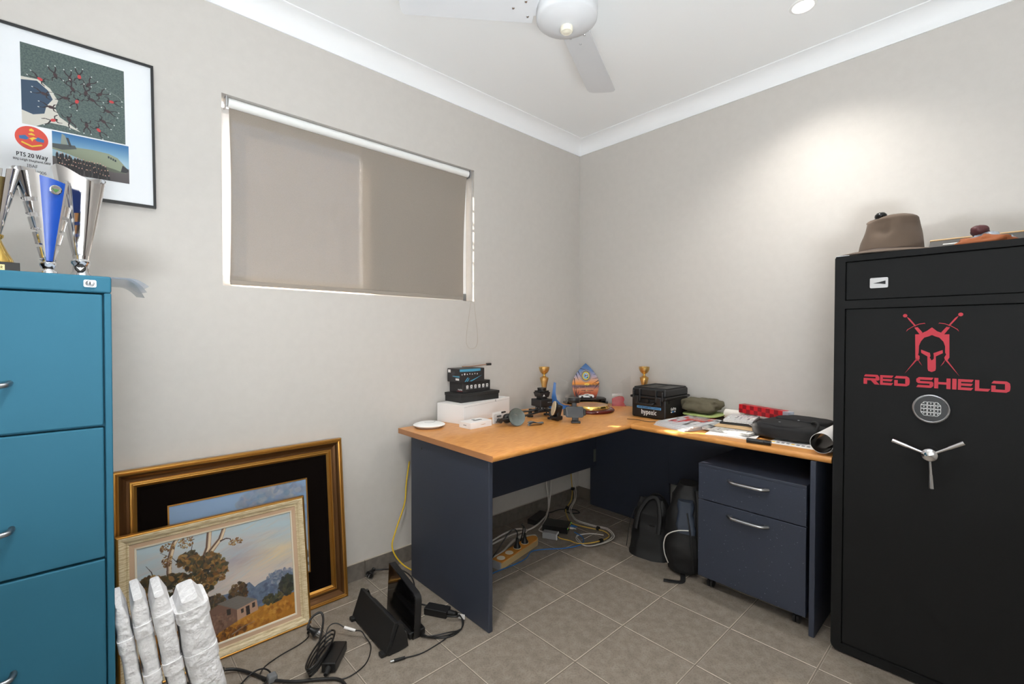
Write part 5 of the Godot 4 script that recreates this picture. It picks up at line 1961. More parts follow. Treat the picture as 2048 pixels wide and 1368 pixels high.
	for k in 5:
		boxpart("print_line", Vector3(-0.0893, 0.054 - k * 0.006, -0.005 + 0.006 * (k % 2)), Vector3(0.0005, 0.0012, 0.035 - 0.004 * k), 0, M.strap_grey, o)
	# selfie grip lying on the top box
	o = thing("hand_grip", "slim brown strap grip with a black end lying on the top carton", "grip", Vector3(-1.05, y + 0.283, 0.075), deg_to_rad(2))
	b = Mb.new()
	b.tube(curve([Vector3(-0.05, 0.006, -0.02), Vector3(0.0, 0.007, 0.0), Vector3(0.06, 0.012, 0.01), Vector3(0.1, 0.014, 0.015)], 5), 0.005, 8, 0.7)
	part("strap", b, mat("strap_brown", rgb(150, 118, 100), 0.7), o)
	b = Mb.new()
	b.box(Vector3(0.115, 0.015, 0.018), Vector3(0.034, 0.013, 0.018), 0.004)
	part("end", b, M.black_plastic, o)
	# small white carton
	o = carton("small_white_carton", "small white earphone carton with a dark picture on its lid", Vector3(-1.258, y, 0.34), Vector3(0.144, 0.031, 0.09), deg_to_rad(3.5), M.card_white)
	b = Mb.new()
	b.x = Transform3D(Basis(Vector3.RIGHT, -PI / 2), Vector3(0.012, 0.0312, 0))
	b.prism(rrect(Vector2(0, 0), Vector2(0.058, 0.018), 0.008), 0, 0.0004)
	b.prism(disc(Vector2(-0.012, 0.02), Vector2(0.012, 0.006), 14), 0, 0.0004)
	part("picture", b, M.strap_grey, o)
	scribble(o, facing(Vector3.LEFT, Vector3(-0.0722, 0.016, 0.0)), 0.018, 0.006, M.ink)
	scribble(o, Transform3D(Basis(), Vector3(0.01, 0.016, 0.0452)), 0.03, 0.003, mat("gold_ink", rgb(196, 150, 110), 0.5))


func suction_cup(b: Mb, at: Vector3, out: Vector3, r: float) -> void:
	var z := out.normalized()
	var s := z.cross(Vector3.UP).normalized()
	b.x = Transform3D(Basis(s, z, s.cross(z)), at)
	b.lathe(Vector3.ZERO, [Vector2(r * 0.4, -0.03), Vector2(r * 0.55, -0.02), Vector2(r * 0.9, -0.012), Vector2(r, -0.002), Vector2(r * 0.96, 0.001), Vector2(r * 0.9, 0.0)], 32)
	b.x = Transform3D()


func desk_gear() -> void:
	var y := 0.72
	# blister pack
	var o := thing("blister_pack", "clear blister pack of black fittings beside the white carton", "package", Vector3(-1.035, y, 0.315), deg_to_rad(12))
	boxpart("shell", Vector3(0, 0.028, 0), Vector3(0.1, 0.05, 0.035), 0.008, M.blister, o)
	boxpart("card", Vector3(0, 0.03, -0.019), Vector3(0.105, 0.06, 0.001), 0, M.card_white, o)
	for q in [Vector3(-0.03, 0.012, 0.0), Vector3(0.0, 0.022, 0.0), Vector3(0.025, 0.014, 0.004), Vector3(-0.02, 0.04, 0.0), Vector3(0.02, 0.056, 0.0)]:
		boxpart("fitting", q, Vector3(0.03, 0.008, 0.012), 0.003, M.black_plastic, o)
	# suction mount lying on its side, showing the clear cup
	o = thing("suction_mount", "suction mount lying over with its clear grey cup turned up", "mount", Vector3(-1.03, y, 0.43))
	var out := Vector3(-0.35, 0.28, 0.9)
	var b := Mb.new()
	suction_cup(b, Vector3(0.0, 0.047, 0.0), out, 0.046)
	b.cyl(Vector3(0, 0.047, 0) - out.normalized() * 0.03, Vector3(0, 0.035, 0) - out.normalized() * 0.06, 0.02, 0.014)
	b.soft(Vector3(0.0, 0.03, -0.075), Vector3(0.05, 0.05, 0.035), 0.8, 0.02, 3, 20, -1, 20, 14)
	part("body", b, M.black_plastic, o)
	b = Mb.new()
	b.x = Transform3D(Basis(out.cross(Vector3.UP).normalized(), out.normalized(), out.cross(Vector3.UP).normalized().cross(out.normalized())), Vector3(0, 0.047, 0))
	b.lathe(Vector3.ZERO, [Vector2(0.0445, 0.002), Vector2(0.036, -0.001), Vector2(0.02, -0.006), Vector2(0, -0.008)], 32)
	part("cup_pad", b, M.lens_disc, o)
	b = Mb.new()
	b.box(Vector3(-0.055, 0.035, -0.03), Vector3(0.07, 0.012, 0.014), 0.004)
	b.cyl(Vector3(-0.09, 0.035, -0.04), Vector3(-0.09, 0.035, -0.02), 0.012)
	part("hinge_arm", b, M.black_satin, o)
	# folded strap
	b = Mb.new()
	for k in 2:
		var pts := curve([Vector3(-0.99, y + 0.006 + 0.012 * k, 0.47), Vector3(-0.96, y + 0.016 + 0.006 * k, 0.47), Vector3(-0.93, y + 0.012, 0.48), Vector3(-0.895, y + 0.008 + 0.004 * k, 0.485)], 6)
		var rows := []
		for p in pts:
			rows.append(PackedVector3Array([p + Vector3(0.006, 0, -0.013), p + Vector3(0, 0.002, 0), p + Vector3(-0.006, 0, 0.013)]))
		b.loft(rows, false, false, Vector3.UP)
		for r in rows.size():
			for e in 3:
				rows[r][e].y -= 0.002
		b.loft(rows, false, false, Vector3.DOWN)
	solo("webbing_strap", b, M.strap_grey, "folded grey webbing strap lying beside the suction mount", "strap")
	# motorised panning head on small legs
	o = thing("panning_head", "black motorised camera panning head on stubby adjustable legs", "camera head", Vector3(-0.735, y, 0.325), deg_to_rad(-8))
	boxpart("motor_box", Vector3(0, 0.083, 0), Vector3(0.088, 0.042, 0.088), 0.004, M.black_plastic, o)
	scribble(o, Transform3D(Basis(), Vector3(0.02, 0.086, 0.0441)), 0.026, 0.006, M.strap_grey)
	b = Mb.new()
	b.lathe(Vector3.ZERO, [Vector2(0.0, 0.046), Vector2(0.038, 0.046), Vector2(0.038, 0.062), Vector2(0, 0.062)], 28)
	var dial := part("dial", b, M.black_satin, o)
	for k in 14:
		var a := TAU * k / 14
		b = Mb.new()
		b.x = Transform3D(Basis(Vector3.UP, -a), Vector3.ZERO)
		b.box(Vector3(0.0381, 0.054, 0), Vector3(0.0006, 0.006, 0.0012))
		part("tick", b, M.white_ink, dial)
	b = Mb.new()
	b.box(Vector3(0, 0.109, 0), Vector3(0.04, 0.012, 0.05), 0.002)
	b.prism(PackedVector2Array([Vector2(-0.026, 0.114), Vector2(0.026, 0.114), Vector2(0.036, 0.136), Vector2(0.036, 0.142), Vector2(-0.036, 0.142), Vector2(-0.036, 0.136)]), -0.03, 0.03)
	b.cyl(Vector3(0.03, 0.124, 0), Vector3(0.052, 0.124, 0), 0.009, 0.008)
	var cl := part("clamp", b, M.black_satin, o)
	b = Mb.new()
	b.x = Transform3D(Basis(), Vector3(-0.008, 0.119, 0.0302))
	b.prism(PackedVector2Array([Vector2(-0.008, 0), Vector2(0, 0.013), Vector2(0.008, 0), Vector2(0.003, 0), Vector2(0, 0.005), Vector2(-0.003, 0)]), 0, 0.0006)
	part("mark", b, M.white_ink, cl)
	b = Mb.new()
	b.box(Vector3(0, 0.1465, 0), Vector3(0.066, 0.008, 0.05), 0.002)
	b.cyl(Vector3(0, 0.15, 0), Vector3(0, 0.166, 0), 0.024, 0.026, 26)
	part("top_plate", b, M.black_plastic, o)
	boxpart("rail_block", Vector3(0, 0.038, 0.01), Vector3(0.1, 0.016, 0.05), 0.003, M.black_satin, o)
	for q in [[Vector3(-0.05, 0.04, 0.0), Vector3(-0.2, 0.036, -0.03)], [Vector3(-0.05, 0.034, 0.03), Vector3(-0.19, 0.026, 0.055)]]:
		b = Mb.new()
		b.cyl(q[0], q[1], 0.0055)
		part("rod", b, M.black_satin, o)
	for q in [Vector3(-0.005, 0, 0.085), Vector3(0.06, 0, -0.03), Vector3(-0.06, 0, -0.03)]:
		b = Mb.new()
		b.lathe(Vector3(q.x, 0, q.z), [Vector2(0, 0.0005), Vector2(0.0175, 0.0005), Vector2(0.0175, 0.009), Vector2(0.004, 0.01), Vector2(0.004, 0.017), Vector2(0.011, 0.018), Vector2(0.011, 0.03), Vector2(0.008, 0.034), Vector2(0.0095, 0.046), Vector2(0, 0.048)], 20)
		b.box(Vector3(q.x * 0.7, 0.04, q.z * 0.7), Vector3(0.014 + absf(q.x) * 0.6, 0.008, 0.014 + absf(q.z) * 0.6), 0.003)
		part("leg", b, M.black_plastic, o)
	# phone cradle on a folded suction arm
	o = thing("suction_cradle", "black suction cup arm folded up beside the phone holder", "mount", Vector3(-0.765, y, 0.455))
	b = Mb.new()
	out = Vector3(-0.8, 0.22, -0.55)
	suction_cup(b, Vector3(-0.012, 0.068, 0.0), out, 0.04)
	part("cup", b, M.black_plastic, o)
	b = Mb.new()
	b.x = Transform3D(Basis(out.cross(Vector3.UP).normalized(), out.normalized(), out.cross(Vector3.UP).normalized().cross(out.normalized())), Vector3(-0.014, 0.0685, 0))
	b.lathe(Vector3.ZERO, [Vector2(0.0395, -0.002), Vector2(0.0395, 0.002), Vector2(0.033, 0.0025), Vector2(0, 0.0025)], 28)
	part("pad", b, mat("pad_cream", rgb(206, 190, 160), 0.7), o)
	b = Mb.new()
	b.x = Transform3D(Basis(Vector3(0, 0, 1), deg_to_rad(-20)), Vector3(0.02, 0.05, 0))
	b.box(Vector3(0, 0, 0), Vector3(0.03, 0.07, 0.04), 0.006)
	b.x = Transform3D()
	b.cyl(Vector3(0.0, 0.0145, -0.02), Vector3(0.0, 0.0145, 0.022), 0.014, -1, 20)
	b.box(Vector3(0.02, 0.012, 0), Vector3(0.05, 0.022, 0.036), 0.006)
	part("arm", b, M.black_satin, o)
	# phone holder
	o = thing("phone_holder", "black carbon patterned phone clamp standing on its foot", "phone holder", Vector3(-0.74, y, 0.57), deg_to_rad(-46))
	var pm := mat("carbon", Color.WHITE, 0.4)
	var ci := Image.create(64, 64, false, Image.FORMAT_RGB8)
	for py in 64:
		for px in 64:
			ci.set_pixel(px, py, rgb(44, 47, 50) if (px / 8 + py / 8) % 2 == 0 else rgb(62, 66, 70))
	pm.albedo_texture = ImageTexture.create_from_image(ci)
	tri(pm, 0.03)
	b = Mb.new()
	b.x = Transform3D(Basis(), Vector3(0, 0.058, 0))
	b.prism(rrect(Vector2.ZERO, Vector2(0.1, 0.058), 0.015), -0.008, 0.008, 0.6)
	var pl := part("back_plate", b, pm, o)
	for k in 6:
		b = Mb.new()
		b.x = Transform3D(Basis(Vector3.RIGHT, PI / 2), Vector3(-0.043 + 0.0012 * k, 0.077 - k * 0.0072, 0.008))
		b.lathe(Vector3.ZERO, [Vector2(0.0011, 0), Vector2(0.0008, 0.0006), Vector2(0, 0.0007)], 8)
		part("stud", b, M.white_ink, pl)
	for s: float in [-1.0, 1.0]:
		boxpart("jaw", Vector3(s * 0.053, 0.058, 0.004), Vector3(0.012, 0.034, 0.022), 0.004, M.black_plastic, o)
	b = Mb.new()
	b.box(Vector3(0.004, 0.024, 0), Vector3(0.034, 0.026, 0.012), 0.003)
	b.box(Vector3(0.006, 0.006, 0.008), Vector3(0.05, 0.011, 0.03), 0.004)
	part("foot", b, M.black_plastic, o)
	b = Mb.new()
	b.box(Vector3(-0.002, 0.096, -0.004), Vector3(0.026, 0.03, 0.014), 0.004)
	b.cyl(Vector3(-0.002, 0.108, -0.006), Vector3(-0.002, 0.122, -0.006), 0.03, 0.032, 24)
	b.cyl(Vector3(-0.002, 0.122, -0.006), Vector3(-0.002, 0.134, -0.006), 0.034, 0.03, 24)
	part("ball_mount", b, M.black_satin, o)
	# a few clear packets between the holders and the medal
	b = Mb.new()
	b.box(Vector3(-0.62, y + 0.02, 0.42), Vector3(0.06, 0.04, 0.03), 0.008)
	solo("clear_packet", b, M.blister, "small clear plastic packet between suction arm and medal", "package")


func gold_cup(called: String, label: String, at: Vector3, turn: float, base: Material) -> void:
	var o := thing(called, label, "trophy", at, turn)
	boxpart("plinth", Vector3(0, 0.016, 0), Vector3(0.05, 0.032, 0.05), 0.001, base, o)
	var b := Mb.new()
	b.lathe(Vector3(0, 0.032, 0), [Vector2(0.021, 0), Vector2(0.016, 0.005), Vector2(0.015, 0.1), Vector2(0.018, 0.125), Vector2(0.0275, 0.165), Vector2(0.0275, 0.168), Vector2(0.012, 0.178)], 26)
	part("column", b, M.cut_gold, o)
	b = Mb.new()
	b.lathe(Vector3(0, 0.2, 0), [Vector2(0.012, 0.009), Vector2(0.006, 0.014), Vector2(0.006, 0.02), Vector2(0.009, 0.022), Vector2(0.006, 0.024)], 20)
	part("knop", b, M.gold, o)
	b = Mb.new()
	b.lathe(Vector3(0, 0.222, 0), [Vector2(0.006, 0.0), Vector2(0.016, 0.005), Vector2(0.026, 0.016), Vector2(0.0315, 0.03), Vector2(0.0335, 0.046), Vector2(0.0325, 0.046), Vector2(0.03, 0.031), Vector2(0.025, 0.018), Vector2(0.015, 0.008), Vector2(0, 0.006)], 32)
	part("bowl", b, M.cut_gold, o)
	for s in 2:
		b = Mb.new()
		var a := deg_to_rad(20 + 180 * s)
		shell(b, 0.223, 0.268, 0.01, 0.035, a - 0.55, a + 0.55, 0, 0, 0.001, 8, 5)
		part("side_panel", b, M.pale_gold, o)


func desk_trophies() -> void:
	var y := 0.72
	gold_cup("small_gold_cup", "small gold cup trophy standing behind the panning head", Vector3(-0.545, y, 0.165), 0.3, M.black_gloss)
	gold_cup("small_gold_cup", "small gold cup trophy standing behind the black hard case", Vector3(-0.06, y, 0.575), 1.2, M.black_gloss)
	# clear acrylic award with a blue flame foot
	var o := thing("acrylic_award", "clear hexagonal acrylic award with a blue flame shaped foot", "award", Vector3(-0.45, y, 0.2), deg_to_rad(-45))
	var b := Mb.new()
	b.prism(PackedVector2Array([Vector2(-0.05, 0.02), Vector2(0.05, 0.02), Vector2(0.072, 0.1), Vector2(0.06, 0.17), Vector2(-0.01, 0.205), Vector2(-0.055, 0.16)]), -0.005, 0.005)
	part("acrylic_plate", b, M.clear_acrylic, o)
	b = Mb.new()
	b.prism(PackedVector2Array([Vector2(-0.06, 0.0), Vector2(0.07, 0.0), Vector2(0.07, 0.022), Vector2(0.04, 0.024), Vector2(0.015, 0.034), Vector2(-0.01, 0.06), Vector2(-0.018, 0.1), Vector2(-0.016, 0.165), Vector2(-0.03, 0.17), Vector2(-0.04, 0.1), Vector2(-0.045, 0.05), Vector2(-0.06, 0.02)]), 0.006, 0.012)
	part("blue_flame", b, M.sole_blue, o)
	# drop-shaped sunset plaque
	o = thing("sunset_plaque", "leaf shaped sunset beach plaque with club badge on black oval base", "plaque", Vector3(-0.13, y, 0.165), deg_to_rad(-43))
	b = Mb.new()
	b.lathe(Vector3.ZERO, [Vector2(0, 0.0), Vector2(0.155, 0.0), Vector2(0.155, 0.012), Vector2(0.135, 0.016), Vector2(0.142, 0.022), Vector2(0.142, 0.034), Vector2(0.132, 0.04), Vector2(0, 0.04)], 44, 1.0, 0.6)
	part("oval_base", b, M.black_gloss, o)
	var leaf := PackedVector2Array()
	for k in 33:
		var t := k / 32.0
		leaf.append(Vector2(leaf_half(t), 0.038 + 0.237 * t))
	for k in range(31, 0, -1):
		var t := k / 32.0
		leaf.append(Vector2(-leaf_half(t), 0.038 + 0.237 * t))
	leaf.append(Vector2(-leaf_half(0.0), 0.038))
	b = Mb.new()
	b.prism(leaf, -0.004, 0.004)
	var face := part("leaf_print", b, printed("sunset", sunset_print(), 0.25), o)
	lettering("Get Your Kicks in 20", 0.017, M.ink, face, Transform3D(Basis(Vector3(0, 0, 1), 0.16), Vector3(0.005, 0.118, 0.0042)), 0.155, true, "lettering", true)
	scribble(face, Transform3D(Basis(), Vector3(0.012, 0.088, 0.0042)), 0.08, 0.007, M.ink)
	scribble(face, Transform3D(Basis(), Vector3(0.012, 0.076, 0.0042)), 0.05, 0.005, M.ink)
	# toy car on the plaque base
	o = thing("toy_car", "white toy sports car parked on the sunset plaque base", "toy car", Vector3(-0.155, y + 0.04, 0.19), deg_to_rad(-43))
	b = Mb.new()
	b.prism(PackedVector2Array([Vector2(-0.05, 0.006), Vector2(-0.05, 0.013), Vector2(-0.044, 0.016), Vector2(-0.02, 0.019), Vector2(-0.004, 0.026), Vector2(0.012, 0.0275), Vector2(0.03, 0.024), Vector2(0.046, 0.0225), Vector2(0.05, 0.02), Vector2(0.051, 0.008), Vector2(0.048, 0.006)]), -0.017, 0.017, 0.6)
	part("body", b, M.white_plastic, o)
	for s: float in [-1.0, 1.0]:
		b = Mb.new()
		b.prism(PackedVector2Array([Vector2(-0.014, 0.0195), Vector2(-0.002, 0.0245), Vector2(0.011, 0.0255), Vector2(0.018, 0.02)]), 0.0172 * s - 0.0003, 0.0172 * s + 0.0003)
		b.prism(PackedVector2Array([Vector2(0.014, 0.011), Vector2(0.022, 0.018), Vector2(0.026, 0.018), Vector2(0.022, 0.012)]), 0.0172 * s - 0.0003, 0.0172 * s + 0.0003)
		part("side_window", b, M.black_gloss, o)
		for x in [-0.029, 0.031]:
			b = Mb.new()
			b.cyl(Vector3(x, 0.008, s * 0.012), Vector3(x, 0.008, s * 0.0185), 0.008, -1, 16)
			part("wheel", b, M.rubber, o)
	# gold medallion lying on a round mahogany stand
	o = thing("medallion", "gold rimmed engraved medallion on a polished mahogany disc", "medallion", Vector3(-0.36, y, 0.385))
	b = Mb.new()
	b.lathe(Vector3.ZERO, [Vector2(0, 0.0), Vector2(0.142, 0.0), Vector2(0.146, 0.006), Vector2(0.145, 0.013), Vector2(0.138, 0.019), Vector2(0.125, 0.022), Vector2(0, 0.022)], 48)
	part("wood_disc", b, M.mahogany, o)
	b = Mb.new()
	b.lathe(Vector3.ZERO, [Vector2(0.118, 0.022), Vector2(0.118, 0.026), Vector2(0.113, 0.028), Vector2(0.11, 0.036), Vector2(0.1075, 0.04), Vector2(0.103, 0.04), Vector2(0.1, 0.038)], 48)
	part("rim", b, M.gold, o)
	b = Mb.new()
	b.lathe(Vector3.ZERO, [Vector2(0.1005, 0.0382), Vector2(0, 0.0382)], 48)
	var mf := part("face", b, mat("engraved_brass", rgb(214, 176, 140), 0.3, 0.7), o)
	var flat := Transform3D(Basis(Vector3.UP, deg_to_rad(-43)) * Basis(Vector3.RIGHT, -PI / 2), Vector3(0, 0.0384, 0))
	var eng := mat("engraving", rgb(120, 92, 74), 0.5)
	for k in 3:
		scribble(mf, flat * Transform3D(Basis(), Vector3(0, 0.03 - k * 0.03, 0)), [0.1, 0.08, 0.04][k], 0.008, eng)
	# clear award with a red wave
	o = thing("glass_award", "clear slanted acrylic award with a red wave at its foot", "award", Vector3(-0.052, y, 0.4), deg_to_rad(-52))
	b = Mb.new()
	b.prism(PackedVector2Array([Vector2(-0.06, 0.0), Vector2(0.06, 0.0), Vector2(0.06, 0.205), Vector2(-0.06, 0.125)]), -0.006, 0.0)
	part("acrylic_plate", b, M.clear_acrylic, o)
	b = Mb.new()
	b.prism(PackedVector2Array([Vector2(-0.06, 0.0), Vector2(0.032, 0.0), Vector2(0.022, 0.012), Vector2(0.015, 0.026), Vector2(0.02, 0.042), Vector2(0.018, 0.056), Vector2(0.008, 0.064), Vector2(-0.014, 0.066), Vector2(-0.035, 0.061), Vector2(-0.05, 0.054), Vector2(-0.06, 0.046)]), 0.0, 0.014, 0.6)
	part("red_wave", b, M.red_acrylic, o)


func leaf_half(t: float) -> float:
	# half width of the plaque at height t
	if t < 0.4:
		return lerpf(0.072, 0.0925, sin(t / 0.4 * PI / 2))
	var u := (t - 0.4) / 0.6
	return 0.0925 * (1.0 - pow(u, 1.75))


# a line of print too small to read: strokes of uneven width
func scribble(parent: Node3D, at: Transform3D, wide: float, high: float, m: Material) -> void:
	var b := Mb.new()
	b.x = at
	rng.seed = int(wide * 90000.0 + high * 700000.0)
	var x := -wide / 2
	while x < wide / 2:
		var w := high * rng.randf_range(0.25, 0.7)
		b.box(Vector3(x + w / 2, high * rng.randf_range(-0.1, 0.1), 0.0001), Vector3(w, high * rng.randf_range(0.5, 1.0), 0.0003))
		x += w + high * rng.randf_range(0.15, 0.4)
	part("print_line", b, m, parent)


# one bent page or cover: a thin slab over a footprint, with its far corner lifted
func page(b: Mb, c: Vector3, w: float, d: float, turn: float, th: float, curl: float, sag := 0.0) -> void:
	var bs := Basis(Vector3.UP, turn)
	for side in 2:
		var rows := []
		for r in 7:
			var row := PackedVector3Array()
			for k in 7:
				var u := k / 6.0
				var v := r / 6.0
				var lift := curl * pow(maxf(0.0, u * 0.6 + (1.0 - v) * 0.6 - 0.5) / 0.7, 2.0)
				var p := Vector3((u - 0.5) * w, lift + sag * sin(PI * u) + (th if side == 0 else 0.0), (v - 0.5) * d)
				row.append(c + bs * p)
			rows.append(row)
		b.loft(rows, false, false, Vector3.UP if side == 0 else Vector3.DOWN)
		if side == 0:
			continue
		for e in 4:
			for k in 6:
				var q: Array = [[0, k, 0, k + 1], [6, k, 6, k + 1], [k, 0, k + 1, 0], [k, 6, k + 1, 6]][e]
				var p0: Vector3 = rows[q[0]][q[1]]
				var p1: Vector3 = rows[q[2]][q[3]]
				var o := bs * Vector3([0, 0, -1, 1][e], 0, [-1, 1, 0, 0][e])
				b.quad(p0, p1, p1 + Vector3(0, th, 0), p0 + Vector3(0, th, 0), o)


func desk_return_things() -> void:
	var y := 0.72
	# hard case
	var o := thing("hard_case", "black hard camera case with blue tape label and ribbed lid", "case", Vector3(-0.2, y, 0.765))
	# front faces -x: local z spans -0.108..0.108, x -0.135..0.13
	var b := Mb.new()
	b.box(Vector3(0, 0.057, 0), Vector3(0.262, 0.112, 0.212), 0.01)
	var body := part("body", b, M.black_plastic, o)
	b = Mb.new()
	b.box(Vector3(0, 0.118, 0), Vector3(0.276, 0.014, 0.226), 0.004)
	part("rim", b, M.black_plastic, o)
	b = Mb.new()
	b.box(Vector3(0, 0.145, 0), Vector3(0.262, 0.048, 0.212), 0.012)
	b.box(Vector3(0.0, 0.169, 0), Vector3(0.24, 0.006, 0.014), 0.002)
	b.box(Vector3(-0.112, 0.17, 0), Vector3(0.014, 0.007, 0.19), 0.003)
	b.box(Vector3(0.112, 0.17, 0), Vector3(0.014, 0.007, 0.19), 0.003)
	b.box(Vector3(0, 0.17, 0.094), Vector3(0.23, 0.007, 0.014), 0.003)
	b.box(Vector3(0, 0.17, -0.094), Vector3(0.23, 0.007, 0.014), 0.003)
	var lid := part("lid", b, M.black_plastic, o)
	for z in [-0.09, -0.05, 0.05, 0.09]:
		b = Mb.new()
		b.box(Vector3(-0.134, 0.128, z), Vector3(0.018, 0.07 if absf(z) < 0.06 else 0.05, 0.011), 0.004)
		part("rib", b, M.black_satin, lid)
	for z in [-0.07, 0.07]:
		b = Mb.new()
		b.box(Vector3(-0.139, 0.1, z), Vector3(0.014, 0.046, 0.03), 0.004)
		part("latch", b, M.black_satin, o)
	b = Mb.new()
	b.cyl(Vector3(-0.128, 0.1, 0), Vector3(-0.144, 0.1, 0), 0.011, 0.009, 18)
	part("pressure_valve", b, M.black_satin, o)
	b = Mb.new()
	b.tube(curve([Vector3(-0.13, 0.088, -0.07), Vector3(-0.146, 0.083, -0.06), Vector3(-0.149, 0.081, 0.0), Vector3(-0.146, 0.083, 0.03), Vector3(-0.13, 0.088, 0.04)], 5), 0.006, 8)
	part("carry_handle", b, M.black_satin, o)
	boxpart("tape_label", Vector3(-0.1315, 0.0605, 0.004), Vector3(0.0008, 0.0125, 0.15), 0, M.tape_blue, body)
	scribble(body, facing(Vector3.LEFT, Vector3(-0.132, 0.0605, 0.004)), 0.14, 0.006, M.ink)
	lettering("hypoxic", 0.024, M.white_ink, body, facing(Vector3.LEFT, Vector3(-0.1315, 0.034, 0.004)), 0.094)
	lettering("GoPro", 0.0155, M.white_ink, body, Transform3D(Basis(), Vector3(-0.045, 0.056, 0.1062)), 0.058)
	for k in 4:
		boxpart("logo_square", Vector3(-0.068 + k * 0.0135, 0.0405, 0.1064), Vector3(0.0105, 0.0075, 0.0006), 0, [M.white_ink, M.tape_blue, M.sole_blue, M.white_ink][k], body)
	boxpart("side_notch", Vector3(-0.095, 0.099, 0.1065), Vector3(0.014, 0.02, 0.001), 0, M.safe_gap, body)
	# cable tail in front of the case
	b = Mb.new()
	b.tube(curve([Vector3(-0.44, y + 0.002, 0.7), Vector3(-0.42, y + 0.002, 0.76), Vector3(-0.43, y + 0.002, 0.82), Vector3(-0.39, y + 0.002, 0.86), Vector3(-0.35, y + 0.002, 0.86)], 6), 0.0016, 6)
	solo("thin_cord", b, M.leather_brown, "thin dark cord lying in front of the hard case", "cord")
	# folded garments
	b = Mb.new()
	b.soft(Vector3(-0.11, y + 0.0285, 0.985), Vector3(0.2, 0.012, 0.2), 0.5, 0.08, 33, 12.0)
	solo("lime_shirt", b, M.lime_cloth, "lime and black shirt folded beneath the olive garment", "shirt")
	b = Mb.new()
	b.soft(Vector3(-0.105, y + 0.073, 0.96), Vector3(0.18, 0.078, 0.22), 0.8, 0.3, 34, 11.0, -1, 56, 30)
	o = solo("olive_shirt", b, M.olive_cloth, "folded olive garment beside the hard case", "shirt")
	b = Mb.new()
	b.soft(Vector3(-0.1, y + 0.0115, 0.985), Vector3(0.18, 0.022, 0.19), 0.4, 0.06, 35, 12.0)
	solo("black_shirt", b, M.black_canvas, "black folded cloth at the bottom of the garments", "shirt")
	# foam roll along the wall
	b = Mb.new()
	b.cyl(Vector3(-0.045, y + 0.03, 1.075), Vector3(-0.045, y + 0.03, 1.6), 0.03, -1, 26)
	solo("foam_roll", b, M.white_foam, "white foam roll lying along the wall behind the papers", "roll")
	# magazines: a pile, each its own
	var looks := [[rgb(206, 206, 208), rgb(168, 170, 176), rgb(90, 92, 98)], [rgb(226, 226, 228), rgb(150, 40, 46), rgb(60, 62, 66)], [rgb(214, 214, 216), rgb(196, 198, 90), rgb(70, 74, 80)], [rgb(198, 198, 200), rgb(206, 30, 40), rgb(40, 40, 42), rgb(226, 226, 228)]]
	var edges := mat("pages", Color.WHITE, 0.7)
	edges.albedo_texture = page_edges(91, [rgb(226, 224, 222), rgb(190, 190, 196), rgb(150, 152, 160), rgb(206, 206, 206)])
	tri(edges, 0.03)
	var at := Vector3(-0.365, y, 1.02)
	for k in 4:
		var pt := printed("magazine_%d" % k, cover_print(100 + k, looks[k], 70), 0.35)
		o = thing("magazine", ["glossy magazine at the bottom of the pile by the hard case", "glossy magazine second from the bottom of the pile", "glossy magazine lying second from the top of the pile", "red and grey motoring magazine on top of the pile"][k], "magazine", at + Vector3(0.006 * k, k * 0.0062, 0.004 * (k % 2)), deg_to_rad(-16 + 3 * k), "pile of glossy magazines")
		b = Mb.new()
		page(b, Vector3.ZERO, 0.285, 0.205, 0, 0.0058, 0.0)
		part("pages", b, edges, o)
		b = Mb.new()
		var rows := []
		for r in 7:
			var row := PackedVector3Array()
			for e in 7:
				var u := e / 6.0
				var v := r / 6.0
				row.append(Vector3((u - 0.5) * 0.285, 0.006, (v - 0.5) * 0.205))
			rows.append(row)
		b.loft(rows, false, false, Vector3.UP)
		part("cover", b, pt, o)
	# eyeglass-like clear packet on the top magazine
	b = Mb.new()
	b.soft(Vector3(-0.3, y + 0.033, 1.045), Vector3(0.075, 0.012, 0.1), 0.5, 0.2, 36, 20.0, -0.004, 26, 14)
	solo("red_packet", b, M.blister, "crinkled clear packet lying on the top magazine", "packet")
	boxtop_card()
	# loose papers and folders
	var names := ["white printed form at the desk edge under the papers", "creased newspaper sheet among the loose papers", "buff envelope beneath the folder", "dark ring folder stuffed with papers", "sheaf of white pages in the folder", "bent white leaflet sticking out of the papers"]
	var spec := [[Vector3(-0.34, 0.0, 1.25), 0.3, 0.21, 9.0, 0.004, 0.0, "card_white"], [Vector3(-0.29, 0.0075, 1.24), 0.3, 0.22, -3.0, 0.011, 0.0, "news"], [Vector3(-0.26, 0.022, 1.25), 0.24, 0.2, 4.0, 0.003, 0.0, "tan_wood"], [Vector3(-0.2, 0.0265, 1.245), 0.23, 0.2, 8.0, 0.01, 0.0, "card_black"], [Vector3(-0.215, 0.039, 1.225), 0.2, 0.13, 10.0, 0.012, 0.0, "sheaf_print"], [Vector3(-0.33, 0.026, 1.345), 0.1, 0.05, 55.0, 0.002, 0.02, "card_white"]]
	printed("news", cover_print(120, [rgb(190, 188, 184), rgb(150, 150, 152), rgb(80, 82, 84), rgb(206, 206, 204)], 120), 0.8)
	printed("sheaf_print", cover_print(121, [rgb(206, 206, 206), rgb(226, 226, 226), rgb(160, 162, 166), rgb(120, 124, 130)], 50), 0.4)
	for k in 6:
		var s: Array = spec[k]
		b = Mb.new()
		page(b, s[0] + Vector3(0, y, 0), s[1], s[2], deg_to_rad(s[3]), s[4], s[5], 0.003)
		solo("paper_sheaf", b, M[s[6]], names[k], "paper", "papers strewn on the desk return")
	# red chequered box
	o = thing("chequered_box", "long red chequered gift box lying on the folder", "gift box", Vector3(-0.118, y + 0.058, 1.29), deg_to_rad(-20))
	b = Mb.new()
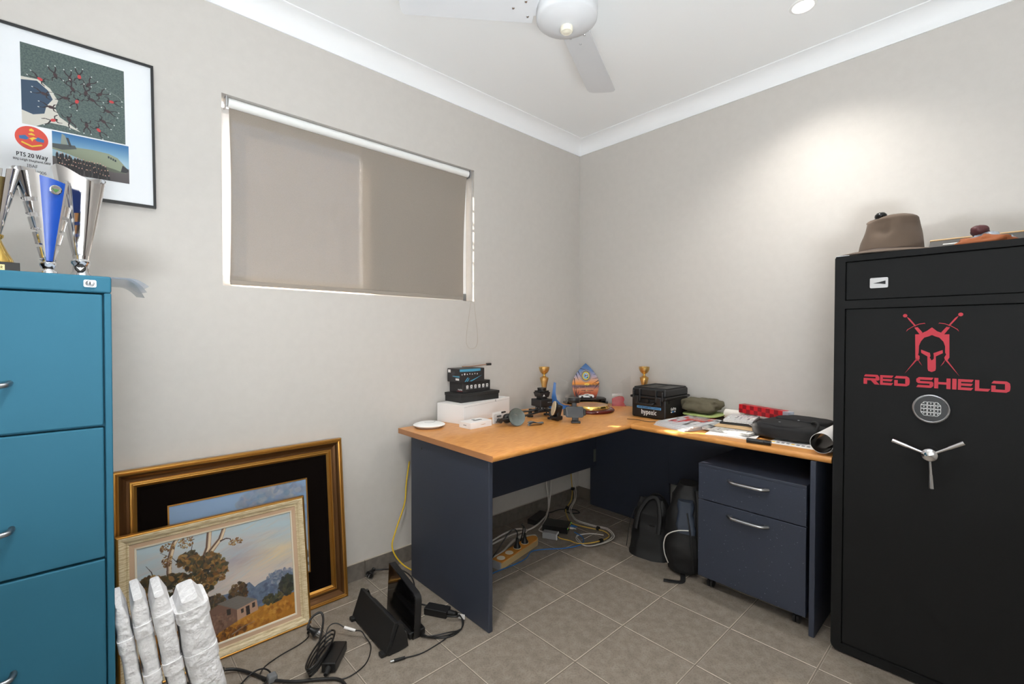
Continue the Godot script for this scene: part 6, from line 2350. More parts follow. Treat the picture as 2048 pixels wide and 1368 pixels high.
	b.box(Vector3(0, 0.022, 0), Vector3(0.045, 0.044, 0.25), 0.001)
	part("carton", b, M.check_red, o)
	for r in 2:
		for k in 11:
			if (k + r) % 2 == 0:
				b = Mb.new()
				b.box(Vector3(-0.0227, 0.011 + r * 0.022, -0.1135 + k * 0.0227), Vector3(0.0005, 0.0218, 0.0225))
				part("check", b, M.check_dark, o)
	b = Mb.new()
	b.box(Vector3(0, 0.022, 0.138), Vector3(0.043, 0.042, 0.03), 0.002)
	part("clear_end", b, M.sleeve, o)
	for r in 3:
		b = Mb.new()
		b.box(Vector3(0.0, 0.0443, -0.09 + r * 0.08), Vector3(0.03, 0.0005, 0.06))
		part("check", b, M.check_dark, o)
	# black canvas toiletry bag
	o = thing("canvas_bag", "black canvas shoulder bag lying flat with pocket flaps", "bag", Vector3(-0.275, y + 0.006, 1.472), deg_to_rad(-6))
	b = Mb.new()
	b.soft(Vector3(0, 0.034, 0), Vector3(0.31, 0.07, 0.27), 0.45, 0.07, 41, 9.0, -0.033, 56, 30)
	part("body", b, M.black_canvas, o)
	b = Mb.new()
	b.soft(Vector3(-0.055, 0.052, -0.01), Vector3(0.17, 0.04, 0.2), 0.45, 0.08, 42, 12.0, -1, 40, 20)
	part("pocket", b, M.black_canvas, o)
	b = Mb.new()
	b.soft(Vector3(0.07, 0.065, 0.02), Vector3(0.14, 0.035, 0.22), 0.5, 0.1, 43, 12.0, -1, 40, 20)
	part("flap", b, M.black_canvas, o)
	b = Mb.new()
	b.tube(curve([Vector3(-0.01, 0.074, 0.08), Vector3(-0.05, 0.084, 0.11), Vector3(-0.08, 0.075, 0.13), Vector3(-0.1, 0.05, 0.12)], 6), 0.006, 8)
	part("handle", b, M.black_nylon, o)
	for q in [Vector3(-0.09, 0.073, -0.02), Vector3(-0.02, 0.08, 0.03), Vector3(-0.12, 0.066, 0.04)]:
		b = Mb.new()
		b.soft(q, Vector3(0.006, 0.003, 0.01), 1.0, 0, 1, 1, -1, 10, 6)
		part("stud", b, M.satin_metal, o)
	# calendar sheets below it
	for k in 3:
		b = Mb.new()
		b.box(Vector3(-0.39, y + 0.0012 + k * 0.0018, 1.545 + k * 0.003), Vector3(0.16 - 0.008 * k, 0.0016, 0.235))
		o = solo("calendar_sheet", b, M.card_white, ["lowest year planner sheet under the canvas bag", "middle year planner sheet under the canvas bag", "topmost year planner sheet under the canvas bag"][k], "paper", "planner sheets under the canvas bag")
		if k == 2:
			for e in 12:
				b = Mb.new()
				b.box(Vector3(-0.062, 0.0018, -0.105 + e * 0.019), Vector3(0.018, 0.0004, 0.012))
				part("printed_cell", b, M.strap_grey if e % 4 else M.yellow_mark, o)
	# marker
	o = thing("black_marker", "fat black marker pen lying at the desk edge", "marker", Vector3(-0.53, y, 1.412))
	b = Mb.new()
	b.cyl(Vector3(-0.003, 0.0105, -0.046), Vector3(0.004, 0.0105, 0.02), 0.0105, -1, 20)
	part("barrel", b, M.black_satin, o)
	b = Mb.new()
	b.cyl(Vector3(0.004, 0.0105, 0.021), Vector3(0.0065, 0.0105, 0.048), 0.0108, 0.0102, 20)
	part("cap", b, M.black_gloss, o)
	# cardboard tube with black inside
	o = thing("poster_tube", "white poster tube with black lining lying against the safe", "tube", Vector3(-0.415, y + 0.007, 1.6465), deg_to_rad(0))
	b = Mb.new()
	b.x = Transform3D(Basis(Vector3(0, 0, 1), PI / 2), Vector3(0, 0.0405, 0))
	b.lathe(Vector3.ZERO, [Vector2(0.0385, 0.13), Vector2(0.0395, 0.13), Vector2(0.0395, -0.17), Vector2(0.0385, -0.17)], 32)
	part("tube_wall", b, M.card_white, o)
	b = Mb.new()
	b.x = Transform3D(Basis(Vector3(0, 0, 1), PI / 2), Vector3(0, 0.0405, 0))
	b.lathe(Vector3.ZERO, [Vector2(0.038, 0.1295), Vector2(0.038, -0.17)], 32)
	part("lining", b, M.black_gloss, o)


func boxtop_card() -> void:
	var b := Mb.new()
	b.x = Transform3D(Basis(Vector3.UP, deg_to_rad(-10)), Vector3(-0.3, 0.72 + 0.0262, 1.045))
	b.box(Vector3.ZERO, Vector3(0.085, 0.001, 0.11))
	solo("red_card", b, printed("red_card_print", cover_print(131, [rgb(206, 90, 76), rgb(226, 200, 196), rgb(70, 80, 130), rgb(196, 60, 56)], 50), 0.4), "red and blue printed card inside the clear packet", "card")


func plug(b: Mb, at: Transform3D) -> void:
	# three-pin plug: the disc faces local -x, the cord leaves along +x
	b.x = at * Transform3D(Basis(Vector3(0, 0, 1), -PI / 2), Vector3.ZERO)
	b.lathe(Vector3.ZERO, [Vector2(0, 0), Vector2(0.0185, 0), Vector2(0.019, 0.004), Vector2(0.017, 0.006), Vector2(0.013, 0.014), Vector2(0.009, 0.026), Vector2(0.0075, 0.034), Vector2(0.0095, 0.036), Vector2(0.0095, 0.041), Vector2(0.006, 0.043)], 22)
	b.x = at


func plug_thing(parent: Node3D, at: Transform3D) -> void:
	var b := Mb.new()
	plug(b, at)
	var p := part("plug", b, M.cable_black, parent)
	b = Mb.new()
	b.x = at
	for q in [[0.005, 0.006, 0.5], [0.005, -0.006, -0.5], [-0.007, 0.0, 0.0]]:
		b.x = at * Transform3D(Basis(Vector3.RIGHT, q[2]), Vector3(-0.007, q[0], q[1]))
		b.box(Vector3.ZERO, Vector3(0.015, 0.0058, 0.0016))
	part("pins", b, M.satin_metal, p)


func brick(o: Node3D, at: Transform3D, s: Vector3) -> void:
	var b := Mb.new()
	b.x = at
	b.box(Vector3(0, s.y / 2, 0), s, 0.004)
	part("power_brick", b, M.black_plastic, o)


func floor_by_panel() -> void:
	# sound bar stand lying on edge
	var o := thing("speaker_dock", "black wedge shaped speaker dock tipped on its edge beside the router", "dock", Vector3(-1.852, 0, 0.44), deg_to_rad(-2))
	var b := Mb.new()
	# long along z; the broad face leans away from the paintings
	b.x = Transform3D(Basis(Vector3(0, 0, 1), deg_to_rad(-20)), Vector3(0.004, 0.004, 0))
	b.box(Vector3(0.009, 0.062, 0), Vector3(0.018, 0.112, 0.315), 0.004)
	part("grille_face", b, M.black_nylon, o)
	for z in [-0.15, 0.15]:
		b = Mb.new()
		b.x = Transform3D(Basis(), Vector3(0, 0, z))
		b.prism(PackedVector2Array([Vector2(0.02, 0.002), Vector2(0.06, 0.1), Vector2(0.075, 0.1), Vector2(0.095, 0.04), Vector2(0.1, 0.006), Vector2(0.06, 0.0)]), -0.008, 0.008)
		part("side_cheek", b, M.black_plastic, o)
	b = Mb.new()
	b.box(Vector3(0.09, 0.032, 0.0), Vector3(0.03, 0.055, 0.3), 0.01)
	part("foot_bar", b, M.black_satin, o)
	for z in [-0.14, 0.14]:
		b = Mb.new()
		b.box(Vector3(0.004, 0.008, z), Vector3(0.022, 0.014, 0.026), 0.003)
		part("rubber_foot", b, M.rubber, o)
	# router
	o = thing("router", "upright glossy black router standing on edge before the desk panel", "router", Vector3(-1.714, 0, 0.46), deg_to_rad(-4))
	b = Mb.new()
	b.x = Transform3D(Basis(Vector3(0, 0, 1), Vector3(0, 1, 0), Vector3(-1, 0, 0)).rotated(Vector3(0, 0, 1), deg_to_rad(-3)), Vector3.ZERO)
	var sil := PackedVector2Array([Vector2(-0.125, 0.0), Vector2(0.118, 0.0), Vector2(0.124, 0.02), Vector2(0.124, 0.145), Vector2(0.118, 0.162), Vector2(0.1, 0.172), Vector2(-0.125, 0.204)])
	b.prism(sil, -0.001, 0.003)
	part("front_panel", b, M.black_gloss, o)
	b = Mb.new()
	b.x = Transform3D(Basis(Vector3(0, 0, 1), Vector3(0, 1, 0), Vector3(-1, 0, 0)).rotated(Vector3(0, 0, 1), deg_to_rad(-3)), Vector3.ZERO)
	b.prism(sil, -0.026, -0.001, 0.6)
	part("back_shell", b, M.black_plastic, o)
	boxpart("stand", Vector3(0.02, 0.014, 0.06), Vector3(0.07, 0.026, 0.11), 0.006, M.black_plastic, o)
	# its plug, lead and power brick
	o = thing("router_power_lead", "black power lead with three-pin plug running behind the router", "power lead", Vector3(-1.64, 0, 0.03))
	var T := Transform3D(Basis(), -o.position)
	plug_thing(o, T * Transform3D(Basis(Vector3.UP, 0.5) * Basis(Vector3(0, 0, 1), 0.25), Vector3(-1.65, 0.022, 0.045)))
	b = Mb.new()
	b.x = T
	b.tube(curve([Vector3(-1.615, 0.03, 0.03), Vector3(-1.57, 0.028, 0.06), Vector3(-1.54, 0.05, 0.15), Vector3(-1.55, 0.06, 0.28), Vector3(-1.6, 0.03, 0.4), Vector3(-1.57, 0.01, 0.43), Vector3(-1.53, 0.012, 0.5), Vector3(-1.51, 0.02, 0.59), Vector3(-1.535, 0.024, 0.6), Vector3(-1.56, 0.022, 0.57)], 7), 0.0036, 8)
	part("cord", b, M.cable_black, o)
	o = thing("router_adapter", "black power adapter with coiled cords against the desk panel", "adapter", Vector3(-1.56, 0, 0.5), deg_to_rad(-60))
	brick(o, Transform3D(), Vector3(0.105, 0.03, 0.05))
	b = Mb.new()
	b.cyl(Vector3(0.05, 0.015, 0), Vector3(0.085, 0.015, 0.0), 0.011, 0.007)
	part("strain_relief", b, M.rubber, o)
	b = Mb.new()
	for k in 3:
		var s := 0.006 * k
		b.tube(curve([Vector3(0.085, 0.015 + s, 0.0), Vector3(0.125, 0.012 + s, 0.02 + s), Vector3(0.14, 0.006, 0.06 + s), Vector3(0.12 - s, 0.004 + s, 0.12), Vector3(0.06 - s, 0.004 + s, 0.15 + s), Vector3(0.0, 0.006, 0.14 + s), Vector3(-0.03, 0.012 + s, 0.11)], 7), 0.0026, 7)
	part("coiled_cord", b, M.cable_black, o)
	b = Mb.new()
	b.box(Vector3(0.118, 0.02, 0.016), Vector3(0.03, 0.02, 0.001))
	part("paper_tag", b, M.card_white, o)
	# thin lead from the coil to the dock
	o = thing("jack_lead", "thin black lead ending in a metal jack by the dock", "lead", Vector3(-1.7, 0, 0.66))
	T = Transform3D(Basis(), -o.position)
	b = Mb.new()
	b.x = T
	b.tube(curve([Vector3(-1.8, 0.005, 0.65), Vector3(-1.74, 0.003, 0.668), Vector3(-1.66, 0.003, 0.665), Vector3(-1.59, 0.006, 0.655), Vector3(-1.55, 0.008, 0.66)], 7), 0.0022, 7)
	part("cord", b, M.cable_black, o)
	b = Mb.new()
	b.x = T
	b.cyl(Vector3(-1.8, 0.006, 0.65), Vector3(-1.838, 0.006, 0.638), 0.0048, 0.0055)
	part("jack_sleeve", b, M.rubber, o)
	b = Mb.new()
	b.x = T
	b.cyl(Vector3(-1.838, 0.006, 0.638), Vector3(-1.85, 0.006, 0.634), 0.004)
	part("jack_tip", b, M.satin_metal, o)
	# second adapter with its bundled cord
	o = thing("laptop_adapter", "black laptop adapter with bundled cord standing by the landscape painting", "adapter", Vector3(-1.995, 0, 0.49), deg_to_rad(48))
	b = Mb.new()
	b.x = Transform3D(Basis(Vector3.RIGHT, 0.0), Vector3.ZERO)
	b.box(Vector3(0, 0.021, 0.0), Vector3(0.12, 0.034, 0.05), 0.004)
	part("power_brick", b, M.black_plastic, o)
	b = Mb.new()
	for k in 4:
		var w := 0.03 + 0.005 * k
		var pts := []
		for e in 13:
			var a := TAU * e / 12.0
			pts.append(Vector3(cos(a) * (0.085 + 0.006 * k) - 0.01, 0.02 + 0.012 * k + sin(a) * 0.012, -0.045 + sin(a) * w * 0.7))
		b.tube(curve(pts, 4), 0.0033, 7)
	part("bundled_cord", b, M.cable_black, o)
	b = Mb.new()
	b.cyl(Vector3(-0.058, 0.02, 0), Vector3(-0.085, 0.015, 0), 0.01, 0.007)
	part("strain_relief", b, M.rubber, o)
	# its plug, standing on its cord
	o = thing("adapter_power_lead", "black three-pin plug and lead rising beside the bundled adapter cord", "power lead", Vector3(-2.0, 0, 0.33))
	T = Transform3D(Basis(), -o.position)
	plug_thing(o, T * Transform3D(Basis(Vector3.UP, 2.4) * Basis(Vector3(0, 0, 1), 0.6), Vector3(-1.995, 0.02, 0.315)))
	b = Mb.new()
	b.x = T
	b.tube(curve([Vector3(-2.022, 0.04, 0.29), Vector3(-2.0, 0.062, 0.27), Vector3(-1.965, 0.07, 0.27), Vector3(-1.965, 0.05, 0.3), Vector3(-2.01, 0.02, 0.38), Vector3(-2.04, 0.015, 0.44), Vector3(-2.06, 0.012, 0.5)], 7), 0.0042, 8)
	part("cord", b, M.cable_black, o)
	# thin lead with a white tag running to the dock
	o = thing("tagged_lead", "thin black lead looping with a white tag", "lead", Vector3(-1.92, 0, 0.42))
	T = Transform3D(Basis(), -o.position)
	b = Mb.new()
	b.x = T
	b.tube(curve([Vector3(-2.0, 0.01, 0.4), Vector3(-1.97, 0.05, 0.36), Vector3(-1.935, 0.055, 0.36), Vector3(-1.9, 0.03, 0.4), Vector3(-1.87, 0.03, 0.43), Vector3(-1.86, 0.012, 0.45), Vector3(-1.865, 0.005, 0.51), Vector3(-1.92, 0.003, 0.58), Vector3(-2.0, 0.004, 0.6), Vector3(-2.05, 0.006, 0.56)], 8), 0.0022, 7)
	part("cord", b, M.cable_black, o)
	b = Mb.new()
	b.x = T
	b.cyl(Vector3(-1.915, 0.042, 0.385), Vector3(-1.885, 0.032, 0.418), 0.0055, 0.005)
	part("white_tag", b, M.card_white, o)
	# lead to the small connector in front of the painting
	o = thing("connector_lead", "thin black lead curving to a small connector below the landscape frame", "lead", Vector3(-2.1, 0, 0.36))
	T = Transform3D(Basis(), -o.position)
	b = Mb.new()
	b.x = T
	b.tube(curve([Vector3(-2.012, 0.006, 0.268), Vector3(-2.02, 0.004, 0.29), Vector3(-2.06, 0.003, 0.31), Vector3(-2.13, 0.003, 0.325), Vector3(-2.19, 0.003, 0.35), Vector3(-2.215, 0.003, 0.39), Vector3(-2.21, 0.006, 0.43)], 8), 0.0022, 7)
	part("cord", b, M.cable_black, o)
	b = Mb.new()
	b.x = T
	b.cyl(Vector3(-2.012, 0.0062, 0.268), Vector3(-2.0, 0.0062, 0.245), 0.0052, 0.0045)
	part("connector", b, M.rubber, o)
	# thick lead with plug along the bottom
	o = thing("thick_power_lead", "thick black power lead with a three-pin plug below the landscape painting", "power lead", Vector3(-2.2, 0, 0.4))
	T = Transform3D(Basis(), -o.position)
	plug_thing(o, T * Transform3D(Basis(Vector3.UP, -0.25), Vector3(-2.345, 0.02, 0.285)))
	b = Mb.new()
	b.x = T
	b.tube(curve([Vector3(-2.302, 0.02, 0.297), Vector3(-2.27, 0.012, 0.31), Vector3(-2.235, 0.008, 0.36), Vector3(-2.2, 0.008, 0.43), Vector3(-2.14, 0.008, 0.5), Vector3(-2.07, 0.008, 0.55), Vector3(-2.02, 0.008, 0.6), Vector3(-2.02, 0.008, 0.68)], 8), 0.0052, 8)
	b.tube(curve([Vector3(-2.36, 0.004, 0.42), Vector3(-2.29, 0.006, 0.4), Vector3(-2.235, 0.014, 0.37), Vector3(-2.2, 0.02, 0.385), Vector3(-2.19, 0.014, 0.425), Vector3(-2.23, 0.006, 0.45), Vector3(-2.28, 0.004, 0.47)], 7), 0.0028, 7)
	part("cord", b, M.cable_black, o)
	b = Mb.new()
	b.x = T
	b.box(Vector3(-2.19, 0.014, 0.44), Vector3(0.03, 0.024, 0.03), 0.006)
	part("cable_clip", b, M.strap_grey, o)
	b = Mb.new()
	b.x = Transform3D(Basis(Vector3.UP, 0.5), Vector3(-2.392, 0, 0.3))
	b.box(Vector3(0, 0.014, 0), Vector3(0.045, 0.026, 0.04), 0.004)
	solo("plug_adapter", b, M.black_plastic, "small black plug block beside the wrapped panels", "adapter")
	# yellow network lead down the wall
	b = Mb.new()
	b.tube(curve([Vector3(-1.42, 0.53, 0.03), Vector3(-1.44, 0.43, 0.035), Vector3(-1.455, 0.32, 0.04), Vector3(-1.51, 0.2, 0.05), Vector3(-1.535, 0.13, 0.06), Vector3(-1.51, 0.06, 0.08), Vector3(-1.46, 0.01, 0.12), Vector3(-1.4, 0.005, 0.14)], 8), 0.0035, 8)
	solo("yellow_network_lead", b, M.cable_yellow, "yellow network lead hanging down the wall behind the desk", "cable")


func under_desk() -> void:
	# power board
	var o := thing("power_board", "amber and cream four-way power board with two black plugs", "power board", Vector3(-0.945, 0, 0.345), deg_to_rad(11))
	var b := Mb.new()
	b.x = Transform3D(Basis(Vector3.RIGHT, PI / 2), Vector3.ZERO)
	var pts := PackedVector2Array([Vector2(-0.185, -0.033), Vector2(0.15, -0.033), Vector2(0.175, -0.02), Vector2(0.185, 0.0), Vector2(0.175, 0.02), Vector2(0.15, 0.033), Vector2(-0.185, 0.033)])
	b.prism(pts, -0.032, -0.001)
	part("base", b, M.strip_cream, o)
	b = Mb.new()
	b.x = Transform3D(Basis(Vector3.RIGHT, PI / 2), Vector3.ZERO)
	var p2 := PackedVector2Array()
	for p in pts:
		p2.append(Vector2(p.x * 0.98, p.y * 0.9))
	b.prism(p2, -0.038, -0.032)
	var top := part("top", b, M.strip_amber, o)
	boxpart("end_cap", Vector3(-0.187, 0.019, 0), Vector3(0.012, 0.037, 0.066), 0.003, M.grey_plastic, o)
	for k in 4:
		b = Mb.new()
		b.lathe(Vector3(-0.145 + k * 0.072, 0.038, 0.0), [Vector2(0.022, 0), Vector2(0.0215, 0.0012), Vector2(0.0, 0.0012)], 26)
		part("socket", b, M.ivory, top)
	for k in 2:
		var x := -0.145 + (k + 2) * 0.072
		b = Mb.new()
		b.lathe(Vector3(x, 0.0395, 0), [Vector2(0.0, 0), Vector2(0.019, 0), Vector2(0.019, 0.008), Vector2(0.013, 0.014), Vector2(0.009, 0.03), Vector2(0.0075, 0.05), Vector2(0.0045, 0.052)], 20)
		b.tube(curve([Vector3(x, 0.09, 0), Vector3(x, 0.12, 0.0), Vector3(x - 0.015, 0.14, -0.01), Vector3(x - 0.04 + 0.07 * k, 0.12, -0.03), Vector3(x - 0.09 + 0.14 * k, 0.06, -0.05), Vector3(x - 0.16 + 0.2 * k, 0.01, -0.06)], 7), 0.0034, 8)
		var pg := part("plug", b, M.cable_black, o)
		pg.set_meta("label", "black plug with looping lead")
	# white extension lead in coils behind it
	b = Mb.new()
	b.tube(curve([Vector3(-0.33, 0.3, 0.03), Vector3(-0.33, 0.19, 0.03), Vector3(-0.36, 0.1, 0.05), Vector3(-0.47, 0.03, 0.12), Vector3(-0.64, 0.008, 0.17), Vector3(-0.82, 0.008, 0.16), Vector3(-1.02, 0.008, 0.18), Vector3(-1.14, 0.01, 0.25), Vector3(-1.06, 0.02, 0.31), Vector3(-0.86, 0.02, 0.24), Vector3(-0.72, 0.018, 0.19), Vector3(-0.79, 0.024, 0.14), Vector3(-1.0, 0.02, 0.17), Vector3(-1.12, 0.012, 0.22), Vector3(-1.14, 0.008, 0.3), Vector3(-1.03, 0.008, 0.3), Vector3(-0.85, 0.01, 0.22), Vector3(-0.73, 0.01, 0.25), Vector3(-0.74, 0.016, 0.29), Vector3(-0.77, 0.019, 0.31)], 8), 0.005, 8)
	solo("white_power_lead", b, M.cable_white, "white power lead coiled behind the power board", "cable")
	# injector block with its two leads
	o = thing("power_injector", "grey network power injector leaning on the black switch", "injector", Vector3(-0.665, 0, 0.33), deg_to_rad(-64))
	boxpart("case", Vector3(0, 0.02, 0), Vector3(0.085, 0.036, 0.045), 0.004, M.grey_plastic, o)
	boxpart("end_cap", Vector3(0.044, 0.02, 0), Vector3(0.006, 0.036, 0.047), 0.004, M.white_plastic, o)
	boxpart("port", Vector3(0.0475, 0.018, 0), Vector3(0.001, 0.022, 0.026), 0, M.safe_gap, o)
	b = Mb.new()
	b.tube(curve([Vector3(-0.375, 0.3, 0.03), Vector3(-0.38, 0.19, 0.035), Vector3(-0.4, 0.1, 0.07), Vector3(-0.47, 0.04, 0.13), Vector3(-0.59, 0.02, 0.2), Vector3(-0.66, 0.018, 0.235), Vector3(-0.67, 0.02, 0.28), Vector3(-0.685, 0.02, 0.292)], 8), 0.004, 8)
	solo("white_injector_lead", b, M.cable_white, "white lead dropping from the desk to the grey injector", "cable")
	# black network switch
	o = thing("network_switch", "black network switch with green and amber lights on the floor", "network switch", Vector3(-0.545, 0, 0.275), deg_to_rad(-62))
	boxpart("case", Vector3(0, 0.021, 0), Vector3(0.155, 0.036, 0.115), 0.003, M.black_satin, o)
	for k in 3:
		boxpart("port", Vector3(0.0777, 0.02, -0.035 + k * 0.03), Vector3(0.0006, 0.016, 0.018), 0, M.safe_gap, o)
	for q in [[0.033, -0.045, "led_green"], [0.033, -0.02, "led_amber"], [0.03, 0.03, "led_amber"], [0.033, 0.05, "led_green"]]:
		boxpart("indicator_led", Vector3(0.0779, q[0], q[1]), Vector3(0.001, 0.003, 0.003), 0, M[q[2]], o)
	for q in [[-0.035, M.sole_blue], [-0.005, M.cable_white]]:
		b = Mb.new()
		b.box(Vector3(0.09, 0.019, q[0]), Vector3(0.024, 0.011, 0.013), 0.002)
		b.cyl(Vector3(0.1, 0.019, q[0]), Vector3(0.118, 0.017, q[0]), 0.0045, 0.003)
		part("network_plug", b, q[1], o)
	# coil of patch leads, each lead its own
	var dull: Material = M.cable_dull_yellow
	b = Mb.new()
	b.tube(curve([Vector3(-0.135, 0.3, 0.04), Vector3(-0.13, 0.19, 0.04), Vector3(-0.13, 0.1, 0.05), Vector3(-0.2, 0.05, 0.1), Vector3(-0.29, 0.02, 0.13), Vector3(-0.36, 0.01, 0.2), Vector3(-0.42, 0.008, 0.29), Vector3(-0.4, 0.008, 0.4), Vector3(-0.37, 0.008, 0.49), Vector3(-0.4, 0.01, 0.555), Vector3(-0.47, 0.012, 0.57), Vector3(-0.56, 0.014, 0.55), Vector3(-0.62, 0.012, 0.5), Vector3(-0.63, 0.014, 0.45), Vector3(-0.65, 0.016, 0.4), Vector3(-0.647, 0.018, 0.372)], 8), 0.0032, 8)
	solo("yellow_patch_lead", b, dull, "yellow patch lead looping round to the grey injector", "cable")
	for k in 2:
		var s := 0.012 + 0.014 * k
		b = Mb.new()
		b.tube(curve([Vector3(-0.115 + 0.012 * k, 0.3, 0.04), Vector3(-0.125, 0.19, 0.044 + s * 0.3), Vector3(-0.118 + 0.02 * k, 0.1, 0.056), Vector3(-0.19 + s, 0.05, 0.11), Vector3(-0.28, 0.022, 0.14 + s), Vector3(-0.345, 0.012, 0.22 + s), Vector3(-0.39 + s, 0.01, 0.3), Vector3(-0.375 + s, 0.01, 0.41), Vector3(-0.36 + s, 0.014, 0.5), Vector3(-0.4, 0.014, 0.565 + s), Vector3(-0.5, 0.012, 0.585 + s * 0.5), Vector3(-0.6, 0.008, 0.55), Vector3(-0.6 + s, 0.008, 0.47), Vector3(-0.54, 0.008 + 0.004 * k, 0.43), Vector3(-0.46, 0.008, 0.46), Vector3(-0.42, 0.01, 0.53)], 8), 0.0028, 8)
		solo("white_patch_lead", b, M.cable_white, ["white patch lead looped beneath the yellow one", "white patch lead forming the outer loop by the switch"][k], "cable", "patch leads on the floor")
	var tl := ["black tie round the patch leads hanging at the wall", "black tie where the patch leads reach the floor", "black tie on the patch leads beside the network switch", "black tie on the patch lead loop by the blue lead"]
	var tk := 0
	for q in [[Vector3(-0.128, 0.1, 0.052), Vector3(0, 1, 0.1)], [Vector3(-0.285, 0.024, 0.135), Vector3(0.8, 0.2, -0.4)], [Vector3(-0.372, 0.012, 0.455), Vector3(0.2, 0, 1)], [Vector3(-0.5, 0.014, 0.572), Vector3(1, 0, 0.1)]]:
		b = Mb.new()
		var d: Vector3 = q[1].normalized()
		b.cyl(q[0] - d * 0.008, q[0] + d * 0.008, 0.0125, -1, 14)
		solo("cable_tie", b, M.rubber, tl[tk], "cable tie", "ties on the patch leads")
		tk += 1
	b = Mb.new()
	b.tube(curve([Vector3(-1.455, 0.004, 0.47), Vector3(-1.3, 0.004, 0.44), Vector3(-1.18, 0.004, 0.412), Vector3(-1.05, 0.004, 0.42), Vector3(-0.95, 0.004, 0.415), Vector3(-0.87, 0.004, 0.38), Vector3(-0.797, 0.004, 0.411), Vector3(-0.7, 0.004, 0.48), Vector3(-0.6, 0.006, 0.51), Vector3(-0.54, 0.012, 0.47), Vector3(-0.53, 0.018, 0.4)], 8), 0.0032, 8)
	solo("blue_network_lead", b, M.cable_blue, "blue network lead snaking across the tiles under the desk", "cable")
	# black adapter against the skirting
	o = thing("wall_adapter", "flat black power adapter lying against the skirting under the desk", "adapter", Vector3(-0.53, 0, 0.105), deg_to_rad(16))
	brick(o, Transform3D(), Vector3(0.17, 0.032, 0.07))
	b = Mb.new()
	b.tube(curve([Vector3(0.083, 0.016, 0), Vector3(0.15, 0.008, 0.02), Vector3(0.23, 0.006, 0.05), Vector3(0.27, 0.006, 0.13), Vector3(0.24, 0.006, 0.18), Vector3(0.2, 0.006, 0.13), Vector3(0.22, 0.006, 0.08)], 7), 0.0034, 8)
	part("cord", b, M.cable_black, o)


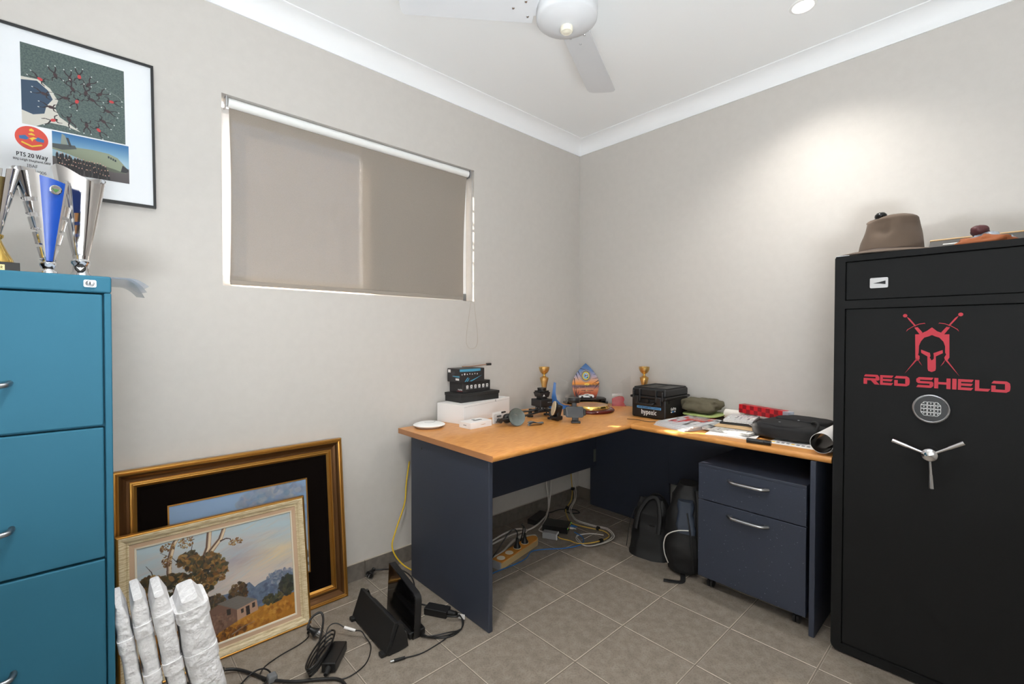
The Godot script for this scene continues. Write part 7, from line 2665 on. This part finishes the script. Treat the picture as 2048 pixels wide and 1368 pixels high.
func bags() -> void:
	# duffel bag
	var o := thing("duffel_bag", "slumped black nylon holdall on the tiles under the desk", "bag", Vector3(-0.36, 0, 0.82), deg_to_rad(-82))
	var b := Mb.new()
	var no := FastNoiseLite.new()
	no.seed = 51
	no.frequency = 9.0
	no.fractal_octaves = 3
	var rows := []
	for r in 21:
		var f := r / 20.0
		var row := PackedVector3Array()
		var w := lerpf(0.24, 0.15, pow(f, 1.1))
		var d := lerpf(0.25, 0.06, pow(f, 0.85))
		if f > 0.9:
			d *= 1.0 - (f - 0.9) * 6.0
		for q in rrect(Vector2.ZERO, Vector2(w, d), minf(w, d) * 0.34, 6):
			var p := Vector3(q.x, f * 0.29, q.y)
			var k := 0.013 * (0.3 + f)
			p += Vector3(no.get_noise_3d(p.x, p.y, p.z + 5.0), no.get_noise_3d(p.y, p.x, p.z) * 0.8 * f, no.get_noise_3d(p.z, p.y, p.x)) * k * 2.2
			p.y = maxf(p.y, 0.001)
			row.append(p)
		rows.append(row)
	b.loft(rows, true, true)
	part("body", b, M.black_nylon, o)
	for s: float in [-1.0, 1.0]:
		b = Mb.new()
		b.tube(curve([Vector3(-0.06, 0.14, s * 0.1), Vector3(-0.055, 0.22, s * 0.07), Vector3(-0.02, 0.29, s * 0.035), Vector3(0.03, 0.3, s * 0.03), Vector3(0.06, 0.22, s * 0.068), Vector3(0.065, 0.14, s * 0.1)], 6), 0.011, 8, 0.3)
		part("handle", b, M.black_nylon, o)
	b = Mb.new()
	b.tube(curve([Vector3(-0.122, 0.02, 0.08), Vector3(-0.105, 0.15, 0.075), Vector3(-0.09, 0.22, 0.05)], 6), 0.002, 6)
	part("piping", b, M.black_canvas, o)
	b = Mb.new()
	b.box(Vector3(0.03, 0.175, 0.094), Vector3(0.03, 0.008, 0.006), 0.002)
	part("strap_ring", b, M.black_satin, o)
	# backpack
	o = thing("backpack", "black backpack with slate pocket and white cord by the pedestal", "backpack", Vector3(-0.385, 0, 1.03), deg_to_rad(-75))
	b = Mb.new()
	rows = []
	for r in 25:
		var f := r / 24.0
		var row := PackedVector3Array()
		var w := 0.2 * pow(sin(PI * lerpf(0.2, 0.93, f)), 0.55)
		var d := 0.28 * pow(sin(PI * lerpf(0.22, 0.93, f)), 0.6)
		if r == 0:
			w *= 0.75
			d *= 0.75
		for q in rrect(Vector2(0.0, 0.02 - 0.04 * f), Vector2(w, d), minf(w, d) * 0.4, 6):
			var p := Vector3(q.x, 0.002 + f * 0.425, q.y)
			p += Vector3(no.get_noise_3d(p.x, p.y * 1.5, p.z), 0, no.get_noise_3d(p.z, p.y * 1.5, p.x)) * 0.014
			row.append(p)
		rows.append(row)
	b.loft(rows, true, true)
	part("body", b, M.black_nylon, o)
	b = Mb.new()
	rows = []
	for r in 9:
		var f := r / 8.0
		var row := PackedVector3Array()
		for q in rrect(Vector2(0.01, 0.118 - 0.02 * f), Vector2(0.1 - 0.03 * f, 0.05), 0.02, 5):
			var p := Vector3(q.x, 0.22 + f * 0.15, q.y)
			p += Vector3(no.get_noise_3d(p.x, p.y * 2.0, p.z), 0, no.get_noise_3d(p.z, p.y * 2.0, p.x)) * 0.012
			row.append(p)
		rows.append(row)
	b.loft(rows, true, true)
	part("slate_pocket", b, M.slate_nylon, o)
	b = Mb.new()
	b.tube(curve([Vector3(0.055, 0.04, 0.14), Vector3(0.05, 0.12, 0.152), Vector3(0.04, 0.22, 0.148), Vector3(0.02, 0.32, 0.128)], 6), 0.004, 6)
	part("zip", b, M.black_satin, o)
	b = Mb.new()
	b.tube(curve([Vector3(0.032, 0.245, 0.152), Vector3(-0.02, 0.235, 0.157), Vector3(-0.07, 0.2, 0.145), Vector3(-0.088, 0.15, 0.135), Vector3(-0.082, 0.1, 0.14), Vector3(-0.068, 0.055, 0.13)], 7), 0.0028, 8)
	var cord := part("cord", b, M.cable_white, o)
	cord.set_meta("label", "white elastic cord")
	b = Mb.new()
	b.tube(curve([Vector3(0.06, 0.41, 0.05), Vector3(0.075, 0.36, 0.1), Vector3(0.085, 0.24, 0.14), Vector3(0.09, 0.12, 0.14)], 6), 0.02, 8, 0.3)
	part("shoulder_strap", b, M.black_nylon, o)
	b = Mb.new()
	b.tube(curve([Vector3(0.0, 0.012, 0.12), Vector3(0.01, 0.005, 0.18), Vector3(-0.03, 0.004, 0.2), Vector3(-0.07, 0.004, 0.21)], 6), 0.012, 8, 0.2)
	part("loose_strap", b, M.black_nylon, o)
